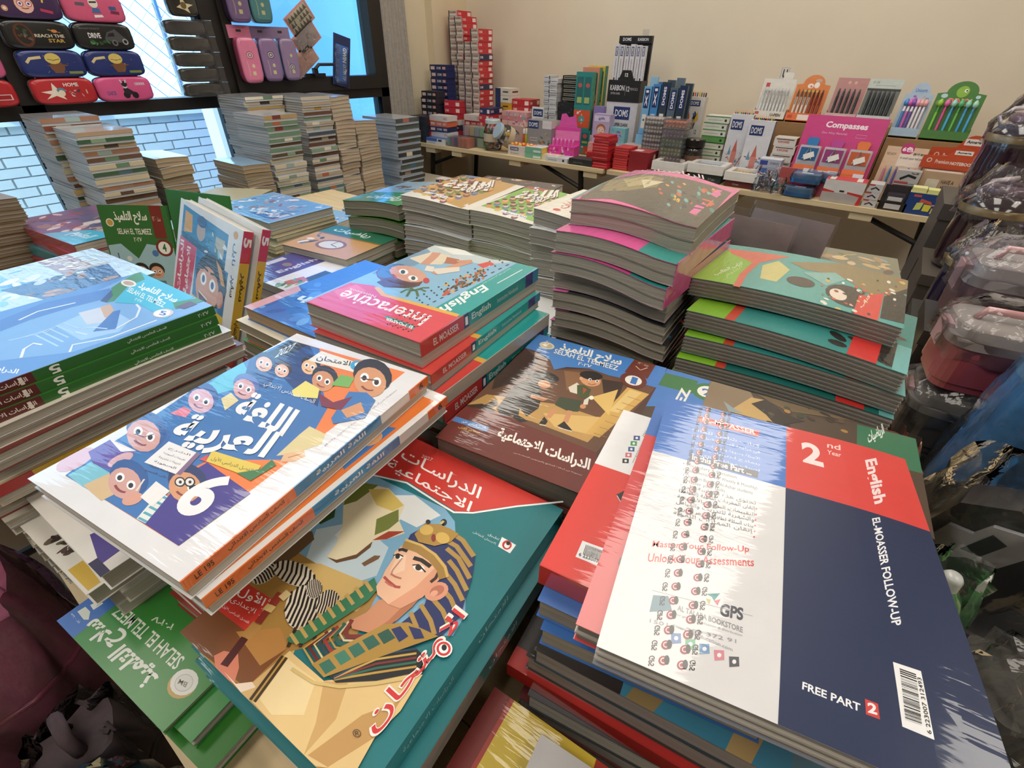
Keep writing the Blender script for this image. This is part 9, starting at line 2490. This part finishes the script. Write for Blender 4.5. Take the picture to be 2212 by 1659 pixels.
for i, (x, y, z1, c, lb) in enumerate(((.340, .545, .715, '3a3834', 'brown wrapped packet before the tape cutter'), (.50, .46, .68, '4a3a30', 'rust brown wrapped packet at the right edge'), (.30, .40, .66, '17191e', 'black wrapped packet at the lower right edge'), (.285, .25, .64, '2a1a20', 'dark maroon wrapped packet at the lower right corner'))):
    t = thing('wrapped_packet', lb, 'packet', (x, y, BZ), 12+9*i)
    h = z1-BZ
    MB().rbox(-.05, .05, -.055, .055, 0, h, .015, c, 4).build('packet_body', 'cloth', t)
    crumple(lambda u, v, h=h: (.062*math.cos(u*6.283)*(1-.3*v*v), .066*math.sin(u*6.283)*(1-.3*v*v), v*h*1.25), 30, 9, .006, 60+i, parent=t)
t = thing('plastic_sheet', 'crumpled clear plastic sheet over the lower right corner', 'plastic sheet', (.31, .31, .70))
rnd = random.Random(5)
MB().grid(lambda u, v: ((u-.5)*.26+rnd.uniform(-.006, .006), (v-.5)*.36+rnd.uniform(-.006, .006), .03*math.sin(9*u+5*v)+.02*math.sin(17*v-6*u)+rnd.uniform(-.012, .012)+.10*v*v), 26, 46, 'ffffff').build('sheet', 'bagfilm', t)
# ------------------------------------------------------------------ bags on the floor, lower left
def soft_bag(label, x, y, z, w, d, h, rz, cols, seed, trim=None):
    t = thing('school_bag', label, 'bag', (x, y, z), rz)
    def fn(u, v):
        a = u*2*math.pi; e = .55; ca, sa = math.cos(a), math.sin(a); k = (1-.35*max(0, v-.55)**2*4)*(.92+.08*math.sin(3*v))
        return (w/2*k*math.copysign(abs(ca)**e, ca)+.01*math.sin(6*a+9*v+seed), d/2*k*math.copysign(abs(sa)**e, sa)+.01*math.sin(5*a-7*v), v*h)
    MB().grid(fn, 36, 12, lambda u, v: cols[0] if v > .45 else cols[1]).build('bag_body', 'cloth', t, True)
    MB().add([fn(i/36, 1) for i in range(36)], [tuple(range(36))], cols[0]).build('bag_top', 'cloth', t)
    MB().tube([(-w*.2, 0, h*.97), (-w*.16, 0, h*1.12), (w*.16, 0, h*1.12), (w*.2, 0, h*.97)], .010, trim or cols[-1], 8).build('carry_handle', 'cloth', t, True)
    MB().tube([fn(i/24, .72) for i in range(24)], .006, trim or '2a2226', 6, True).build('zip', 'plastic', t, True)
    def f2(u, v):
        p = fn(u, min(1, v)); return (p[0]*1.1, p[1]*1.1, p[2]*1.08)
    crumple(f2, 40, 14, .008, seed, parent=t)
    return t
soft_bag('plum and pink school bag in clear plastic on the floor at the left', -1.03, -.20, 0, .34, .20, .52, 0, ['9a4864', 'b05a78', '7a3a50', 'b87090'], 2, 'a83a60')
soft_bag('black and maroon school bag in clear plastic below the green booklets', -.735, -.17, 0, .14, .14, .38, 0, ['54464a', '6a4a50', '8a4a54', '5a4a50'], 4)
t = soft_bag('teal rimmed floral school bag on the floor under the table edge', -.525, -.19, 0, .20, .18, .46, 0, ['56787e', '5e8286', '506e76'], 7, 'b04a6a')
MB().rbox(-.07, .07, -.06, .06, .462, .472, .03, 'b8a880', 4).build('floral_panel', 'cloth', t)
for i in range(16):
    x, y = random.uniform(-.058, .058), random.uniform(-.048, .048); c = random.choice(('3a6a4a', 'c8b060', '2a4a8a', 'b85a50', 'd8c890'))
    MB().lathe([(.012, .4725), (.011, .474)], c, 8, cx=x, cy=y).build('flower', 'cloth', t)
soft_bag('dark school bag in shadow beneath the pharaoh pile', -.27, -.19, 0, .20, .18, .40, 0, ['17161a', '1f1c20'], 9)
t = thing('plastic_sheet', 'crumpled clear plastic bag on the tan carton at the lower left', 'plastic sheet', (-.85, -.46, .345))
rnd = random.Random(9)
MB().grid(lambda u, v: ((u-.5)*.45+rnd.uniform(-.008, .008), (v-.5)*.22+rnd.uniform(-.008, .008), .02*math.sin(11*u+5*v)+.015*math.sin(13*v-8*u)+rnd.uniform(-.01, .01)), 36, 20, 'ffffff').build('sheet', 'bagfilm', t, True)
t = thing('cardboard_carton', 'tan cardboard carton on the floor at the lower left corner', 'carton', (-.85, -.46, 0), 4)
MB().box(-.26, .26, -.13, .13, 0, .30, '9a8064').build('box_body', 'card', t)
MB().box(-.26, .26, -.13, -.003, .301, .304, 'a88c6e').build('flap', 'card', t); MB().box(-.26, .26, .003, .13, .301, .304, 'a0866a').build('flap', 'card', t)
t = thing('wrapped_packet', 'rust red wrapped packet on the table corner below the lime green bundles', 'packet', (.128, .665, .7505), 20)
MB().rbox(-.03, .03, -.045, .045, 0, .13, .012, '7a4030', 4).build('packet_body', 'cloth', t)
crumple(lambda u, v: (.036*math.cos(u*6.283)*(1-.3*v*v), .052*math.sin(u*6.283)*(1-.3*v*v), v*.155), 28, 9, .004, 77, parent=t)
